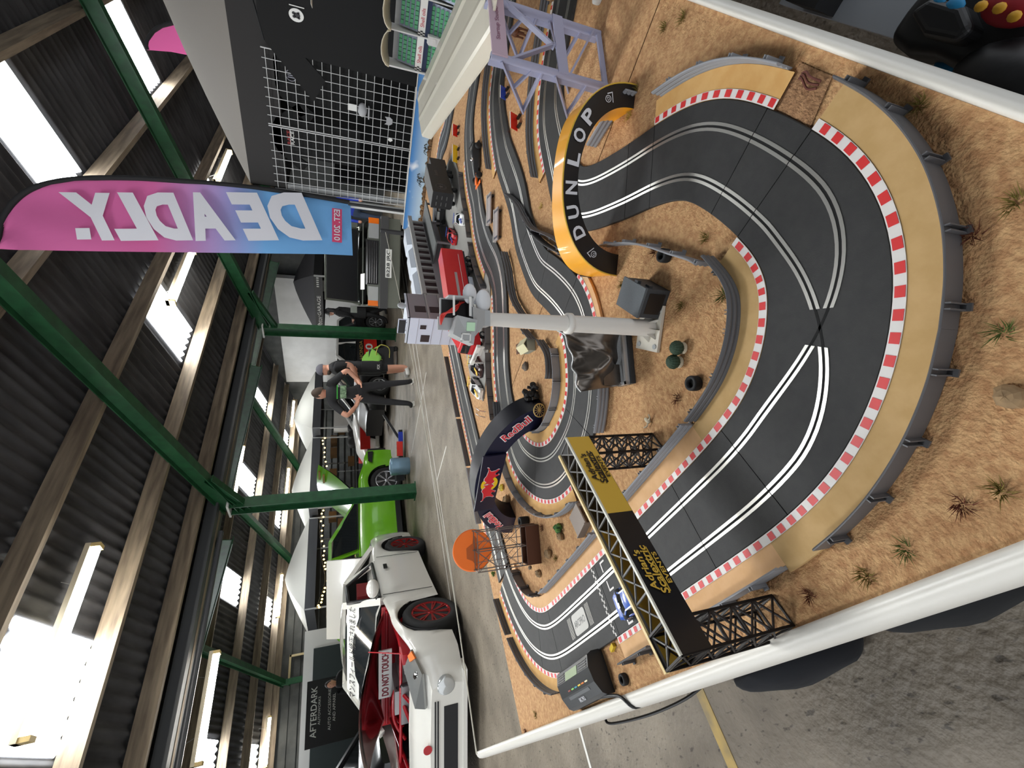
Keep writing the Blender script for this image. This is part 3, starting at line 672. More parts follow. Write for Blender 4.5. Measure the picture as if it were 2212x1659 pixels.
b = MB(); b.tf((tl/2, .05, .205), (math.pi/2, 0, 0)); b.lathe([(.060, -.004), (.062, -.002), (.062, .002), (.058, .003)], 36); b.build('disc', M_org, th)
b = MB(); b.tf((tl/2, .0462, .205), (math.pi/2, 0, 0)); b.add([(-.05, -.012, 0), (-.02, -.02, 0), (.03, -.018, 0), (.045, -.004, 0), (.02, .0, 0), (.008, .02, 0), (-.022, .02, 0), (-.03, .003, 0)], [tuple(range(8))]); b.build('silhouette', M_orgd, th)

# power base
M_pb = mat('console_black', srgb(34, 36, 38), .4)
th = thing('racing_console', 'black slot racing power console with screen and coloured lamps', 'console', (.075, 1.105, TT))
b = MB(); prof = [(0, 0), (0, .020), (.006, .031), (.030, .043), (.060, .047), (.084, .040), (.090, .028), (.090, 0)]
PL = .215
b.grid([[(x, y, z) for x, z in prof] for y in (0, .006, PL-.006, PL)], smooth=False)
for y in (0, PL): b.add([(x, y, z) for x, z in prof], [tuple(range(len(prof)))])
b.build('housing', M_pb, th)
sl = math.atan2(.012, .024)
def on_top(x, y, lift=.001):                 # point on the sloping lid
    for (x0, z0), (x1, z1) in zip(prof, prof[1:]):
        if x0 <= x <= x1 and x1 > x0: return Vector((x, y, z0+(z1-z0)*(x-x0)/(x1-x0)+lift))
def lid_panel(x0, x1, y0, y1, mm, nm, lift=.0012):
    b = MB(); b.plate([on_top(x0, y0, lift), on_top(x1, y0, lift), on_top(x1, y1, lift), on_top(x0, y1, lift)], .001); b.build(nm, mm, th)
lid_panel(.060, .078, .07, .15, mat('lcd', srgb(150, 168, 130), .25), 'screen')
for i in range(4):
    lid_panel(.062+i*.005, .0645+i*.005, .01, .062, M_blk, 'vent_slit'); lid_panel(.062+i*.005, .0645+i*.005, .158, .205, M_blk, 'vent_slit')
for i, c in enumerate(((235, 225, 190), (225, 130, 60), (230, 200, 80), (70, 150, 170), (150, 215, 110), (150, 70, 60))):
    lid_panel(.0365, .0395, .03+i*.022, .046+i*.022, mat('lamp_%d' % i, srgb(*c), .4), 'lamp')
lid_panel(.020, .0265, .04, .17, mat('console_grey', srgb(84, 86, 88), .4), 'grey_bar')
q = on_top(.012, .107, .0015); text('ARC PRO', M_sil, th, frame(q, (0, -1, 0), (.024, 0, .012)), .01, w=.036, h=.010, bold=.02)
b = MB(); b.bx(.09, .10, .0, .13, 0, .006); b.build('track_connector', mat('connector_grey', srgb(118, 118, 116), .6), th)
tr = next(o for o in bpy.data.objects if o.name == 'slot_track')
o3 = Vector(tr.location)
# printing on the start straight
def flat(poly, z, mm, nm, par, off=o3):
    b = MB(); b.add([Vector((p[0], p[1], z))-off for p in poly], [tuple(range(len(poly)))]); b.build(nm, mm, par)
M_pw = mat('track_print', srgb(198, 196, 190), .6); zp = ZT+.0006
cxp, cyp = .24, 1.155
rr = []
for (sx, sy, a0) in ((1, 1, 0), (-1, 1, 90), (-1, -1, 180), (1, -1, 270)):
    for a in (0, 30, 60, 90): rr.append((cxp+sx*.016+.009*math.cos(R(a0+a)), cyp+sy*.034+.009*math.sin(R(a0+a))))
flat(rr, zp, M_pw, 'printed_panel', tr)
for s in (-1, 1):
    for i in range(4): flat([(cxp-.025, cyp+s*(.052+.006*i)), (cxp+.025, cyp+s*(.052+.006*i)), (cxp+.025, cyp+s*(.0545+.006*i)), (cxp-.025, cyp+s*(.0545+.006*i))], zp, M_pw, 'printed_stripe', tr)
text('ARCPRO', M_blk, tr, frame(Vector((cxp, cyp, zp+.0003))-o3, (0, -1, 0), (1, 0, 0)), .01, w=.07, h=.016, ext=.0002)
for r_ in range(2):
    for i in range(22):
        if (i+r_) % 2 == 0:
            x0 = .164+.152*i/22; flat([(x0, .997+r_*.006), (x0+.152/22, .997+r_*.006), (x0+.152/22, 1.003+r_*.006), (x0, 1.003+r_*.006)], zp+.0001, M_pw, 'finish_check', tr)
for (cx_, y0) in ((.279, .955), (.201, .78), (.201, .93)):
    for s in (-1, 1):
        xa, xb = cx_+s*.010, cx_+s*.033
        flat([(xa, y0), (xb, y0), (xb, y0+.004), (xa, y0+.004)], zp, M_kw, 'grid_mark', tr); flat([(xb-s*.004, y0), (xb, y0), (xb, y0-.018), (xb-s*.004, y0-.018)], zp, M_kw, 'grid_mark', tr)

# light pole with solar lamp head
M_pvc = mat('pvc_grey', srgb(212, 208, 200), .45); M_lamp = mat('lamp_plastic', srgb(168, 170, 170), .4)
th = thing('camera_mast', 'grey plastic mast with a camera head on a white bolted base', 'mast', (.577, .456, TT), R(-55))
b = MB(); b.bx(-.045, .045, -.028, .040, 0, .006); b.build('base_plate', mat('base_white', srgb(212, 206, 192), .5), th)
for x in (-.035, .035):
    for y in (-.019, .03): b = MB(); b.cyl((x, y, .005), (x, y, .008), .005, 12); b.build('bolt_hole', M_lamp, th)
b = MB()
for i in range(8):
    a = 2*math.pi*i/8; b.add([(0, 0, .006), (.028*math.cos(a), .028*math.sin(a), .006), (.016*math.cos(a), .016*math.sin(a), .024)], [(0, 1, 2)])
    b.add([(.001*math.sin(a), -.001*math.cos(a), .006), (.028*math.cos(a)+.002*math.sin(a), .028*math.sin(a)-.002*math.cos(a), .006), (.016*math.cos(a), .016*math.sin(a), .024)], [(0, 1, 2)])
b.build('gusset', M_pvc, th)
b = MB(); b.cyl((0, 0, .006), (0, 0, .19), .0165, 24, .0155); b.cyl((0, 0, .19), (0, 0, .345), .0145, 24, .0115); b.build('pole', M_pvc, th)
b = MB(); b.lathe([(.0165, .183), (.0195, .185), (.0195, .194), (.0165, .196)], 28); b.build('collar', M_pvc, th)
HZ = .345; HR = R(12)
def hmb(): b = MB(); b.tf((0, 0, HZ), (0, 0, HR)); return b
b = hmb(); b.prism([(-.013, -.013), (.013, -.013), (.013, .013), (-.013, .013)], 0, .012); b.add([(-.012, -.014, .010), (.012, -.014, .010), (.012, .016, .010), (-.012, .016, .010), (-.034, -.020, .030), (.016, -.024, .034), (.016, .020, .034), (-.034, .018, .030)], [(0, 3, 2, 1), (0, 1, 5, 4), (1, 2, 6, 5), (2, 3, 7, 6), (3, 0, 4, 7)]); b.build('head_neck', M_lamp, th)
b = hmb(); b.add([(-.046, -.016, .030), (-.006, -.026, .026), (.0, -.026, .060), (-.030, -.022, .066), (-.046, .012, .030), (-.006, .018, .026), (.0, .018, .060), (-.030, .016, .066)], [(0, 1, 2, 3), (7, 6, 5, 4), (0, 4, 5, 1), (1, 5, 6, 2), (2, 6, 7, 3), (3, 7, 4, 0)]); b.build('head_shell', M_lamp, th)
b = hmb(); b.bx(.0, .034, -.016, .018, .030, .034); b.bx(.0, .034, .014, .018, .03, .080); b.bx(.031, .034, -.016, .018, .03, .072); b.bx(-.020, .002, .012, .016, .06, .084); b.build('open_casing', M_lamp, th)
b = hmb(); b.bx(.001, .031, .010, .0138, .034, .078); b.bx(.001, .031, -.010, .0138, .0341, .036); b.build('circuit_board', mat('dark_interior', (.01, .01, .011), .8), th)
for z0, z1 in ((.034, .038), (.062, .065)): b = hmb(); b.bx(.001, .033, -.0185, -.016, z0, z1); b.build('white_frame', mat('plate_white', srgb(225, 225, 220), .5), th)
for k in range(3): b = hmb(); b.tube(spline([(.028, .006, .040+.004*k), (.018-.004*k, -.008, .058), (.004, .0, .074+.003*k), (-.012, .008, .080)], 6), .0014, 5); b.build('red_cable', mat('cable_red', srgb(200, 50, 40), .5), th)
b = hmb(); b.M = b.M @ Matrix.Rotation(R(-14), 4, 'Z')
for (x0, x1, z0, z1) in ((-.036, -.022, .050, .052), (-.036, -.022, .036, .038), (-.036, -.034, .036, .052), (-.024, -.022, .036, .052)): b.bx(x0, x1, -.0290, -.0255, z0, z1)
b.build('lens_frame', mat('plate_white', srgb(225, 225, 220), .5), th)
b = hmb(); b.M = b.M @ Matrix.Rotation(R(-14), 4, 'Z'); b.bx(-.018, -.004, -.0285, -.0265, .030, .044); b.build('label_sticker', mat('sticker_green', srgb(190, 226, 190), .5), th)
for (x, z, r) in ((.040, .034, .015), (.030, .010, .017)):
    b = hmb(); b.ball((x, -.006, z), r, 14, 10, (1.15, .35, .8)); b.build('reflector', mat('reflector_white', srgb(214, 216, 218), .3), th)

# dark box
A1, A2 = Vector((.573, .429)), Vector((.590, .376)); bw = (A2-A1).length; ba = math.atan2(A2.y-A1.y, A2.x-A1.x)
M_dbox = mat('charcoal_box', srgb(46, 49, 52), .6, bump=.1, bscale=300); M_dbl = mat('charcoal_lid', srgb(74, 80, 84), .55, bump=.1, bscale=300)
th = thing('camera_box', 'charcoal plastic box lying beside the mast foot', 'box', (A1.x, A1.y, TT), ba)
b = MB(); b.bx(0, bw, 0, .074, 0, .052); b.build('body', M_dbox, th)
b = MB(); b.bx(-.001, bw+.001, -.001, .076, .052, .057); b.build('lid', M_dbl, th)
b = MB(); b.bx(bw, bw+.006, .03, .04, .048, .056); b.bx(bw, bw+.004, .008, .02, .036, .044); b.build('latch', M_dbox, th)
b = MB(); b.bx(.008, bw-.008, -.0008, 0, .008, .044); b.build('front_inset', M_blk, th)

# draped grey sheet on a framed plinth
M_foil = mat('pewter', srgb(92, 86, 80), .28, metal=.75, col2=srgb(140, 132, 124), scale=14); M_silv = mat('silver_trim', srgb(205, 206, 206), .3, metal=.5)
S0, S1 = Vector((.548, .590)), Vector((.652, .518)); sa = math.atan2(S1.y-S0.y, S1.x-S0.x); slen = (S1-S0).length
th = thing('draped_sculpture', 'pewter sculpture of windblown cloth on a silver edged plinth', 'sculpture', (S0.x, S0.y, TT), sa)
b = MB(); b.bx(0, slen+.01, -.022, .03, 0, .010); b.build('plinth', M_dbox, th)
b = MB(); b.bx(-.001, slen+.011, -.016, -.009, .010, .020); b.bx(-.001, .006, -.016, .012, .010, .020); b.build('silver_frame', M_silv, th)
b = MB(); rows = []
for i in range(25):
    r = []
    for j in range(31):
        u, v = j/30, i/24
        x = slen*(u*(1.0+.20*v)-.11*v); zt = .112+.035*u+.012*math.sin(u*9+.5)
        z = .018+(zt-.018)*v
        y = .010*math.sin(u*11+v*3)*(.4+v)+.006*math.sin(u*23-v*7)*v+.012*math.sin(v*6+u*4)-.02*v+.030*v*v
        dx, dz = u-.45, v-.50; y -= .024*math.exp(-(dx*dx/.012+dz*dz/.02))
        y += .010*math.exp(-((u-.62-.5*(v-.5))**2)/.004)
        r.append((x, y, z))
    rows.append(r)
b.grid(rows); so = b.build('cloth', M_foil, th, fix=False); sd = so.modifiers.new('s', 'SOLIDIFY'); sd.thickness = .0016
b = MB(); b.tube([rows[-1][j] for j in range(31)], .0016, 6); b.build('hem', M_silv, th)
b = MB(); b.bx(.0, .045, .005, .011, .018, .060); b.build('inner_slab', M_foil, th)
# ================================================================ cars
M_tyre = mat('tyre_rubber', (.012, .012, .012), .8); M_glass = mat('car_glass', (.015, .018, .02), .05, coat=.6); M_dark = mat('dark_interior', (.01, .01, .011), .8)
M_chrome = mat('chrome', (.7, .7, .7), .15, metal=1.); M_lens = mat('lamp_lens', srgb(190, 192, 190), .1, metal=.4); M_amber = mat('amber_lens', srgb(226, 110, 24), .25); M_plate = mat('plate_white', srgb(225, 225, 220), .5)
def lerp_tab(tab, x):
    if x <= tab[0][0]: return tab[0][1]
    for (a, p), (b, q) in zip(tab, tab[1:]):
        if x <= b: t = (x-a)/(b-a); t = t*t*(3-2*t); return p+(q-p)*t
    return tab[-1][1]
def wheel(par, x, y, r, w, rim_mat, side, spokes=10, s=1.):
    t = MB(); t.tf((x, y, r), (math.pi/2, 0, 0)); t.lathe([(r*.66, -w/2*.8), (r*.72, -w/2), (r*.92, -w/2), (r, -w/2*.7), (r, w/2*.7), (r*.92, w/2), (r*.72, w/2), (r*.66, w/2*.8)], 28)
    wo = t.build('wheel', M_tyre, par)
    m_ = MB(); m_.tf((x, y+side*w*.30, r), (-side*math.pi/2, 0, 0))
    m_.lathe([(r*.60, -.02*s*0), (r*.70, 0), (r*.70, w*.16), (r*.66, w*.17), (r*.60, w*.05)], 28); m_.lathe([(r*.14, 0), (r*.14, w*.1), (r*.05, w*.13), (.0001, w*.13)], 12)
    for i in range(spokes):
        a = 2*math.pi*i/spokes
        for da in (-.09, .09):
            m_.bar((r*.12*math.cos(a), r*.12*math.sin(a), w*.07), (r*.66*math.cos(a+da), r*.66*math.sin(a+da), w*.12), r*.055, r*.05)
    m_.build('rim', rim_mat, wo)
    d = MB(); d.tf((x, y+side*w*.12, r), (-side*math.pi/2, 0, 0)); d.lathe([(r*.64, 0), (.0001, 0)], 20); d.build('brake_disc', M_dark, wo)
class Car:
    """x forward, y left; tables of (x, value): half width, belt height, top (bonnet/deck) height"""
    def __init__(s, name, label, loc, rz, L, W, wb, wr, hw, belt, top, sill=.2, fa=None, group=None, scale=1., cat='car', arch=1.16):
        s.k = scale; s.t = thing(name, label, cat, loc, rz, group); s.L, s.W, s.wb, s.wr = L, W, wb, wr; s.hw, s.belt, s.top, s.sill = hw, belt, top, sill
        s.fx = fa if fa is not None else wb/2; s.rx = s.fx-wb; s.arch = arch
    def S(s, b): 
        if s.k != 1: b.v = [v*s.k for v in b.v]
        return b
    def build(s, b, name, mats, parent=None, fix=True): return s.S(b).build(name, mats, parent or s.t, fix=fix)
    def zb(s, x):
        z = s.sill
        for xw in (s.fx, s.rx):
            R_ = s.wr*s.arch
            if abs(x-xw) < R_: z = max(z, s.wr+math.sqrt(R_*R_-(x-xw)**2))
        return z
    def body(s, paint, n=64, open0=None, open1=None):
        xs = [-s.L/2+s.L*i/n for i in range(n+1)]; secs = []
        for x in xs:
            w, bz, tz, zb = lerp_tab(s.hw, x), lerp_tab(s.belt, x), lerp_tab(s.top, x), s.zb(x)
            zb = min(zb, bz-.03)
            mid_ = zb+(bz-zb)*.5
            secs.append([(x, w*.97, zb), (x, w, zb+(bz-zb)*.25), (x, w*1.0, mid_), (x, w*.985, bz-.04), (x, w*.95, bz), (x, w*.72, bz+(tz-bz)*.75), (x, w*.36, tz), (x, 0, tz+.006)])
        b = MB()
        for sd in (1, -1):
            rows = [[(p[0], p[1]*sd, p[2]) for p in sec] for sec in secs]
            if open0 is None: b.grid(rows)
            else:
                b.grid([r[:5] for r in rows]); a = [r[4:] for x, r in zip(xs, rows) if x <= open0+.001]; c = [r[4:] for x, r in zip(xs, rows) if x >= open1-.001]
                if len(a) > 1: b.grid(a)
                if len(c) > 1: b.grid(c)
        for sec in (secs[0], secs[-1]):
            b.add([(p[0], p[1], p[2]) for p in sec]+[(p[0], -p[1], p[2]) for p in reversed(sec)], [tuple(range(2*len(sec)))])
        s.build(b, 'body', paint)
        u = MB(); u.bx(-s.L/2+.15, s.L/2-.15, -s.W*.38, s.W*.38, s.sill-.02, s.sill+.04); s.build(u, 'underbody', M_dark)
        for xw in (s.fx, s.rx):
            for sd in (1, -1):
                a = MB(); R_ = s.wr*s.arch; a.grid([[(xw+R_*math.cos(math.pi*i/14), sd*(s.W/2-.02), s.wr+R_*math.sin(math.pi*i/14)), (xw+R_*math.cos(math.pi*i/14), sd*(s.W/2-.28), s.wr+R_*math.sin(math.pi*i/14))] for i in range(15)])
                a.add([(xw+R_*math.cos(math.pi*i/14), sd*(s.W/2-.28), s.wr+R_*math.sin(math.pi*i/14)) for i in range(15)], [tuple(range(15))]); s.build(a, 'arch_liner', M_dark)
    def cabin(s, paint, c0, r0, r1, c1, hroof, wroof, glass=M_glass, sideglass=True, pil=.05, wb_=None, doorx=None):
        """c0 cowl x, r0 roof front, r1 roof rear, c1 tail of the screen"""
        zb0, zb1 = lerp_tab(s.belt, c0), lerp_tab(s.belt, c1); w0 = (wb_ or lerp_tab(s.hw, c0)*.94); w1 = (wb_ or lerp_tab(s.hw, c1)*.94)
        A = lambda sd: (c0, sd*w0, zb0+.0); B_ = lambda sd: (r0, sd*wroof, hroof); C_ = lambda sd: (r1, sd*wroof, hroof-.01); D_ = lambda sd: (c1, sd*w1, zb1)
        zc = lerp_tab(s.top, c0); zd = lerp_tab(s.top, c1)
        b = MB(); n = 8
        b.grid([[(r0+(r1-r0)*i/n, y*wroof, hroof+.035*math.sin(math.pi*i/n)-.05*y*y+.03) for y in (-1, -.6, -.2, .2, .6, 1)] for i in range(n+1)])
        s.build(b, 'roof', paint)
        if glass:
            g = MB(); g.grid([[(c0-.02, y*w0*.96, zb0+(zc-zb0)*(1-y*y)+.005) for y in (-1, -.5, 0, .5, 1)], [(r0+.01, y*wroof*.97, hroof-.01-.03*y*y+.01) for y in (-1, -.5, 0, .5, 1)]]); s.build(g, 'windscreen', glass)
            g = MB(); g.grid([[(c1, y*w1*.96, zb1+(zd-zb1)*(1-y*y)+.005) for y in (-1, -.5, 0, .5, 1)], [(r1, y*wroof*.97, hroof-.02-.03*y*y+.01) for y in (-1, -.5, 0, .5, 1)]]); s.build(g, 'rear_window', glass)
            if sideglass:
                for sd in (1, -1):
                    g = MB(); g.add([A(sd), B_(sd), C_(sd), D_(sd)], [(0, 1, 2, 3)]); s.build(g, 'side_window', glass)
        for sd in (1, -1):
            for (p, q, nm) in ((A(sd), B_(sd), 'front_pillar'), (C_(sd), D_(sd), 'rear_pillar')):
                g = MB(); g.bar(p, q, pil*1.3, pil); s.build(g, nm, paint)
            g = MB(); g.bar(B_(sd), C_(sd), pil, pil); s.build(g, 'roof_rail', paint)
            if doorx is not None:
                t = (doorx-r1)/(r0-r1) if r0 != r1 else 0; p = Vector((doorx, sd*(w0+w1)/2, (zb0+zb1)/2)); q = Vector((doorx-.08, sd*wroof, hroof)); g = MB(); g.bar(p, q, pil, pil*.8); s.build(g, 'door_pillar', paint)
    def wheels(s, rim, w=.19, spokes=10):
        n0 = len(bpy.data.objects)
        for xw in (s.fx, s.rx):
            for sd in (1, -1): wheel(s.t, xw*s.k, sd*(s.W/2-w*.55)*s.k, s.wr*s.k, w*s.k, rim, sd, spokes)
    def panel(s, pts, name, mt, th=.01): b = MB(); b.plate(pts, th); return s.build(b, name, mt)
    def bxp(s, name, mt, *a): b = MB(); b.bx(*a); return s.build(b, name, mt)

# ---- white coupe with the bonnet up
M_wcar = mat('pearl_white', srgb(214, 212, 204), .18, coat=.8); M_maroon = mat('maroon_paint', srgb(94, 12, 20), .2, coat=.6); M_redeng = mat('engine_red', srgb(170, 24, 34), .3, coat=.4)
M_rimred = mat('rim_red', srgb(150, 22, 26), .25, metal=.5)
cw = Car('white_coupe', 'white coupe with open maroon lined bonnet and red wheels', (1.68, 6.68, 0), R(-133.2), 3.95, 1.68, 2.22, .31,
         [(-1.975, .62), (-1.8, .78), (-1.1, .84), (0, .82), (1.0, .84), (1.7, .79), (1.9, .68), (1.975, .56)],
         [(-1.975, .62), (-1.6, .80), (-.6, .82), (.45, .80), (1.1, .74), (1.75, .60), (1.975, .46)],
         [(-1.975, .66), (-1.5, .88), (-.9, .90), (.55, .88), (1.2, .78), (1.8, .60), (1.975, .47)], sill=.16, group=None)
cw.body(M_wcar, open0=.62, open1=1.62)
cw.cabin(M_wcar, .62, -.02, -.62, -1.15, 1.20, .50, glass=M_glass, sideglass=False, pil=.06, doorx=-.55)
cw.wheels(M_rimred, .2, 9)
cw.bxp('engine_bay', M_dark, .5, 1.68, -.70, .70, .30, .36); cw.bxp('bulkhead', M_redeng, .56, .60, -.70, .70, .36, .80); cw.bxp('slam_panel', M_redeng, 1.56, 1.66, -.66, .66, .46, .58)
for sd in (1, -1): cw.bxp('inner_wing', M_redeng, .6, 1.62, sd*.60, sd*.70, .36, .68)
b = MB(); b.bx(.75, 1.35, -.18, .22, .36, .66); b.bx(.8, 1.3, -.1, .14, .66, .72); cw.build(b, 'engine', mat('engine_metal', srgb(150, 150, 150), .35, metal=.6))
b = MB(); b.bx(.8, 1.3, .30, .46, .5, .62); cw.build(b, 'air_box', M_plate)
for (p, q) in (((.62, -.66, .74), (.62, .66, .74)), ((.65, -.6, .70), (1.6, -.5, .6)), ((.65, .6, .70), (1.6, .5, .6)), ((1.3, -.6, .66), (1.3, .6, .66))):
    b = MB(); b.cyl(p, q, .018, 8); cw.build(b, 'strut_bar', M_redeng)
for k_ in range(3):
    b = MB(); b.tube(spline([(.8+.2*k_, -.45, .6), (1.0+.1*k_, -.2, .72), (1.2, .1, .70), (1.45, .3-.2*k_, .58)], 6), .02, 8); cw.build(b, 'hose', M_redeng if k_ else M_black)
# bonnet leaning back on the windscreen, maroon underside towards the viewer
def bon(u, v, off=0., dz=0.):
    y = (u-.5)*1.30*(1-.10*v); x = .60+.85*v; z = .86+.22*v+.03*math.sin(math.pi*v)-.09*(2*u-1)**2
    return (x+off, y, z+dz)
b = MB(); b.grid([[bon(i/10, j/8) for i in range(11)] for j in range(9)]); o = cw.build(b, 'bonnet', [M_wcar], fix=False)
b = MB(); b.grid([[bon(.04+.92*i/10, .03+.90*j/8, 0., -.022) for i in range(11)] for j in range(9)]); cw.build(b, 'bonnet_lining', M_maroon, fix=False)
b = MB(); b.cyl((1.5, .62, .58), (1.28, .60, .98), .006, 6); cw.build(b, 'bonnet_stay', M_redeng)
b = MB(); b.cyl((1.975, 0, .50), (1.985, 0, .50), .04, 14); cw.build(b, 'badge', M_redeng)
# front end
for sd in (1, -1):
    b = MB(); b.plate([(1.72, sd*.80, .60), (1.90, sd*.66, .52), (1.94, sd*.36, .50), (1.90, sd*.36, .585), (1.70, sd*.62, .66)], .03); h_ = cw.build(b, 'headlamp', mat('headlamp_glass', srgb(150, 152, 150), .1, metal=.5, coat=.8))
    b = MB(); b.tf((1.885, sd*.50, .560), (0, R(55), 0)); b.lathe([(.05, -.012), (.045, .012), (.0001, .018)], 18); b.tf((1.855, sd*.62, .575), (0, R(55), 0)); b.lathe([(.042, -.012), (.038, .012), (.0001, .018)], 18); cw.build(b, 'reflector_bowl', M_chrome, h_)
    b = MB(); b.plate([(1.745, sd*.795, .602), (1.80, sd*.755, .575), (1.775, sd*.715, .62), (1.73, sd*.75, .634)], .024); cw.build(b, 'indicator', M_amber, h_)
    b = MB(); b.tf((1.925, sd*.545, .33), (0, math.pi/2, R(0))); b.lathe([(.09, -.05), (.085, .05), (.07, .055), (.0001, .06)], 20); cw.build(b, 'fog_lamp', M_lens)
cw.bxp('grille', M_dark, 1.90, 1.98, -.36, .36, .22, .35); cw.bxp('front_lip', M_wcar, 1.80, 1.985, -.66, .66, .13, .17)
for z in (.40, .425): cw.bxp('grille_slot', M_dark, 1.955, 1.984, -.42, .42, z, z+.012)
b = MB(); b.tf((.62, .95, .90)); b.ball((0, 0, 0), .11, 14, 8, (.6, 1, .65)); mo = cw.build(b, 'mirror', M_wcar)
b = MB(); b.bar((.55, .80, .84), (.62, .92, .88), .04); cw.build(b, 'mirror_arm', M_black)
cw.panel([(-.32, .838, .66), (-.18, .838, .66), (-.18, .838, .71), (-.32, .838, .71)], 'door_handle', M_black, .012)
for x in (.58, -.62): cw.panel([(x-.004, .842, .2), (x+.004, .842, .2), (x+.004, .838, .78), (x-.004, .838, .78)], 'door_gap', M_black, .004)
b = MB(); b.tube([(.58, .80, .82), (.10, .58, 1.16), (-.45, .55, 1.18), (-.55, .78, .84)], .025, 6, close=True); cw.build(b, 'window_seal', M_black)
b = MB(); b.bx(-.5, -.1, .12, .55, .5, 1.05); b.bx(-.3, .1, .12, .55, .40, .55); cw.build(b, 'seat', mat('red_seat', srgb(120, 20, 24), .7))
b = MB(); b.tube([(.28+.0*math.cos(a), .38+.17*math.cos(a), .86+.17*math.sin(a)) for a in [2*math.pi*i/20 for i in range(20)]], .016, 6, close=True); cw.build(b, 'steering_wheel', M_black)
# sun strip and the notice in the engine bay
q = Vector((.18, 0, 1.115)); dirx = Vector((0, 1, 0)); up = Vector((-.64, 0, .37)).normalized()
b = MB(); b.plate([(.215, -.66, 1.02), (.215, .66, 1.02), (.05, .56, 1.155), (.05, -.56, 1.155)], .004); b.v = [v+Vector((.03, 0, .02)) for v in b.v]; cw.build(b, 'sun_strip', M_plate)
fr = frame((.168, 0, 1.112), (0, 1, 0), (-.165, 0, .135)); text('マンスフィールド修正されました', M_black, cw.t, fr, .1, w=1.12, h=.125, ext=.008, bold=.01)
b = MB(); b.bx(.98, 1.0, -.10, .42, .72, .86); nt_ = cw.build(b, 'notice_card', M_plate)
text('DO NOT TOUCH', mat('notice_red', srgb(130, 20, 40), .6), nt_, frame((1.003, .16, .79), (0, 1, 0), (0, 0, 1)), .1, w=.47, h=.075, bold=.03)
b = MB(); b.plate([(-1.22, -.62, .90), (-1.22, .62, .90), (-1.36, .60, 1.46), (-1.36, -.60, 1.46)], .03); cw.build(b, 'raised_boot_lid', M_wcar)

# ---- lime green car without front bumper
M_lime = mat('lime_paint', srgb(118, 190, 40), .2, coat=.8); M_rims = mat('rim_silver', srgb(190, 192, 196), .25, metal=.8)
cg = Car('lime_green_car', 'lime green car without front bumper and with raised bonnet', (4.08, 9.58, 0), R(1), 4.2, 1.74, 2.5, .335,
         [(-2.1, .72), (-1.6, .84), (0, .86), (1.3, .86), (1.75, .80), (2.1, .74)], [(-2.1, .80), (-1.5, .92), (.3, .94), (1.2, .92), (1.9, .78), (2.1, .72)],
         [(-2.1, .86), (-1.6, .98), (.5, 1.0), (1.3, .96), (1.9, .80), (2.1, .74)], sill=.18, fa=1.22)
cg.body(M_lime, open0=.95, open1=2.0)
cg.cabin(M_lime, .85, .05, -1.2, -1.85, 1.46, .58, glass=M_glass, sideglass=False, pil=.06, doorx=-.25)
cg.wheels(M_rims, .22, 7)
cg.bxp('engine_bay', M_dark, .9, 2.0, -.72, .72, .4, .5)
b = MB(); b.bx(2.02, 2.16, -.72, .72, .30, .70); b.bx(2.10, 2.25, -.6, .2, .38, .60); cg.build(b, 'bare_front_frame', M_black)
b = MB(); b.grid([[(1.02+.78*(j/8)+.05*math.sin(math.pi*j/8), (i/8-.5)*1.45, 1.0+.72*(j/8)+.06*math.cos((i/8-.5)*3)) for i in range(9)] for j in range(9)]); cg.build(b, 'bonnet', M_lime, fix=False)
b = MB(); b.grid([[(1.06+.74*(j/8)+.05*math.sin(math.pi*j/8), (i/8-.5)*1.32, .965+.70*(j/8)+.06*math.cos((i/8-.5)*3)) for i in range(9)] for j in range(9)]); cg.build(b, 'bonnet_lining', M_dark, fix=False)
for k_ in range(2): cg.bxp('bonnet_vent', mat('vent_amber', srgb(150, 120, 40), .5), 1.62+.1*k_, 1.66+.1*k_, -.55, -.25, 1.60+.09*k_, 1.64+.09*k_)
cg.panel([(.78, -.872, .96), (.10, -.60, 1.40), (-.28, -.60, 1.42), (-.28, -.872, .97)], 'door_glass', M_glass, .01)
cg.panel([(-.36, -.868, .36), (-1.12, -.868, .36), (-1.15, -.86, .94), (-1.05, -.61, 1.38), (-.40, -.61, 1.40)], 'door_opening', M_dark, .012)
b = MB(); b.tube([(-.62, -.90+.02*math.cos(a), .95+.0*a) for a in (0,)]+[(-.62+.17*math.cos(a), -.885, .86+.17*math.sin(a)) for a in [2*math.pi*i/18 for i in range(18)]], .016, 6); cg.build(b, 'steering_wheel', mat('satin_black', (.03, .03, .03), .4))
cg.panel([(-.30, -.875, .955), (.80, -.877, .955), (.80, -.877, .935), (-.30, -.875, .935)], 'waist_trim', M_black, .006)
cg.panel([(1.70, -.85, .62), (2.05, -.77, .58), (2.05, -.77, .70), (1.75, -.84, .70)], 'side_vent', M_dark, .01)
b = MB(); b.bx(-2.0, 1.0, -.90, -.84, .10, .20); cg.build(b, 'side_skirt', M_black)
b = MB(); b.tf((.95, -.95, 1.05)); b.ball((0, 0, 0), .1, 12, 8, (.6, 1, .7)); cg.build(b, 'mirror', M_lime)
b = MB(); b.bx(-1.9, -.3, -.3, .3, .55, .62); cg.build(b, 'roll_bar', M_black)

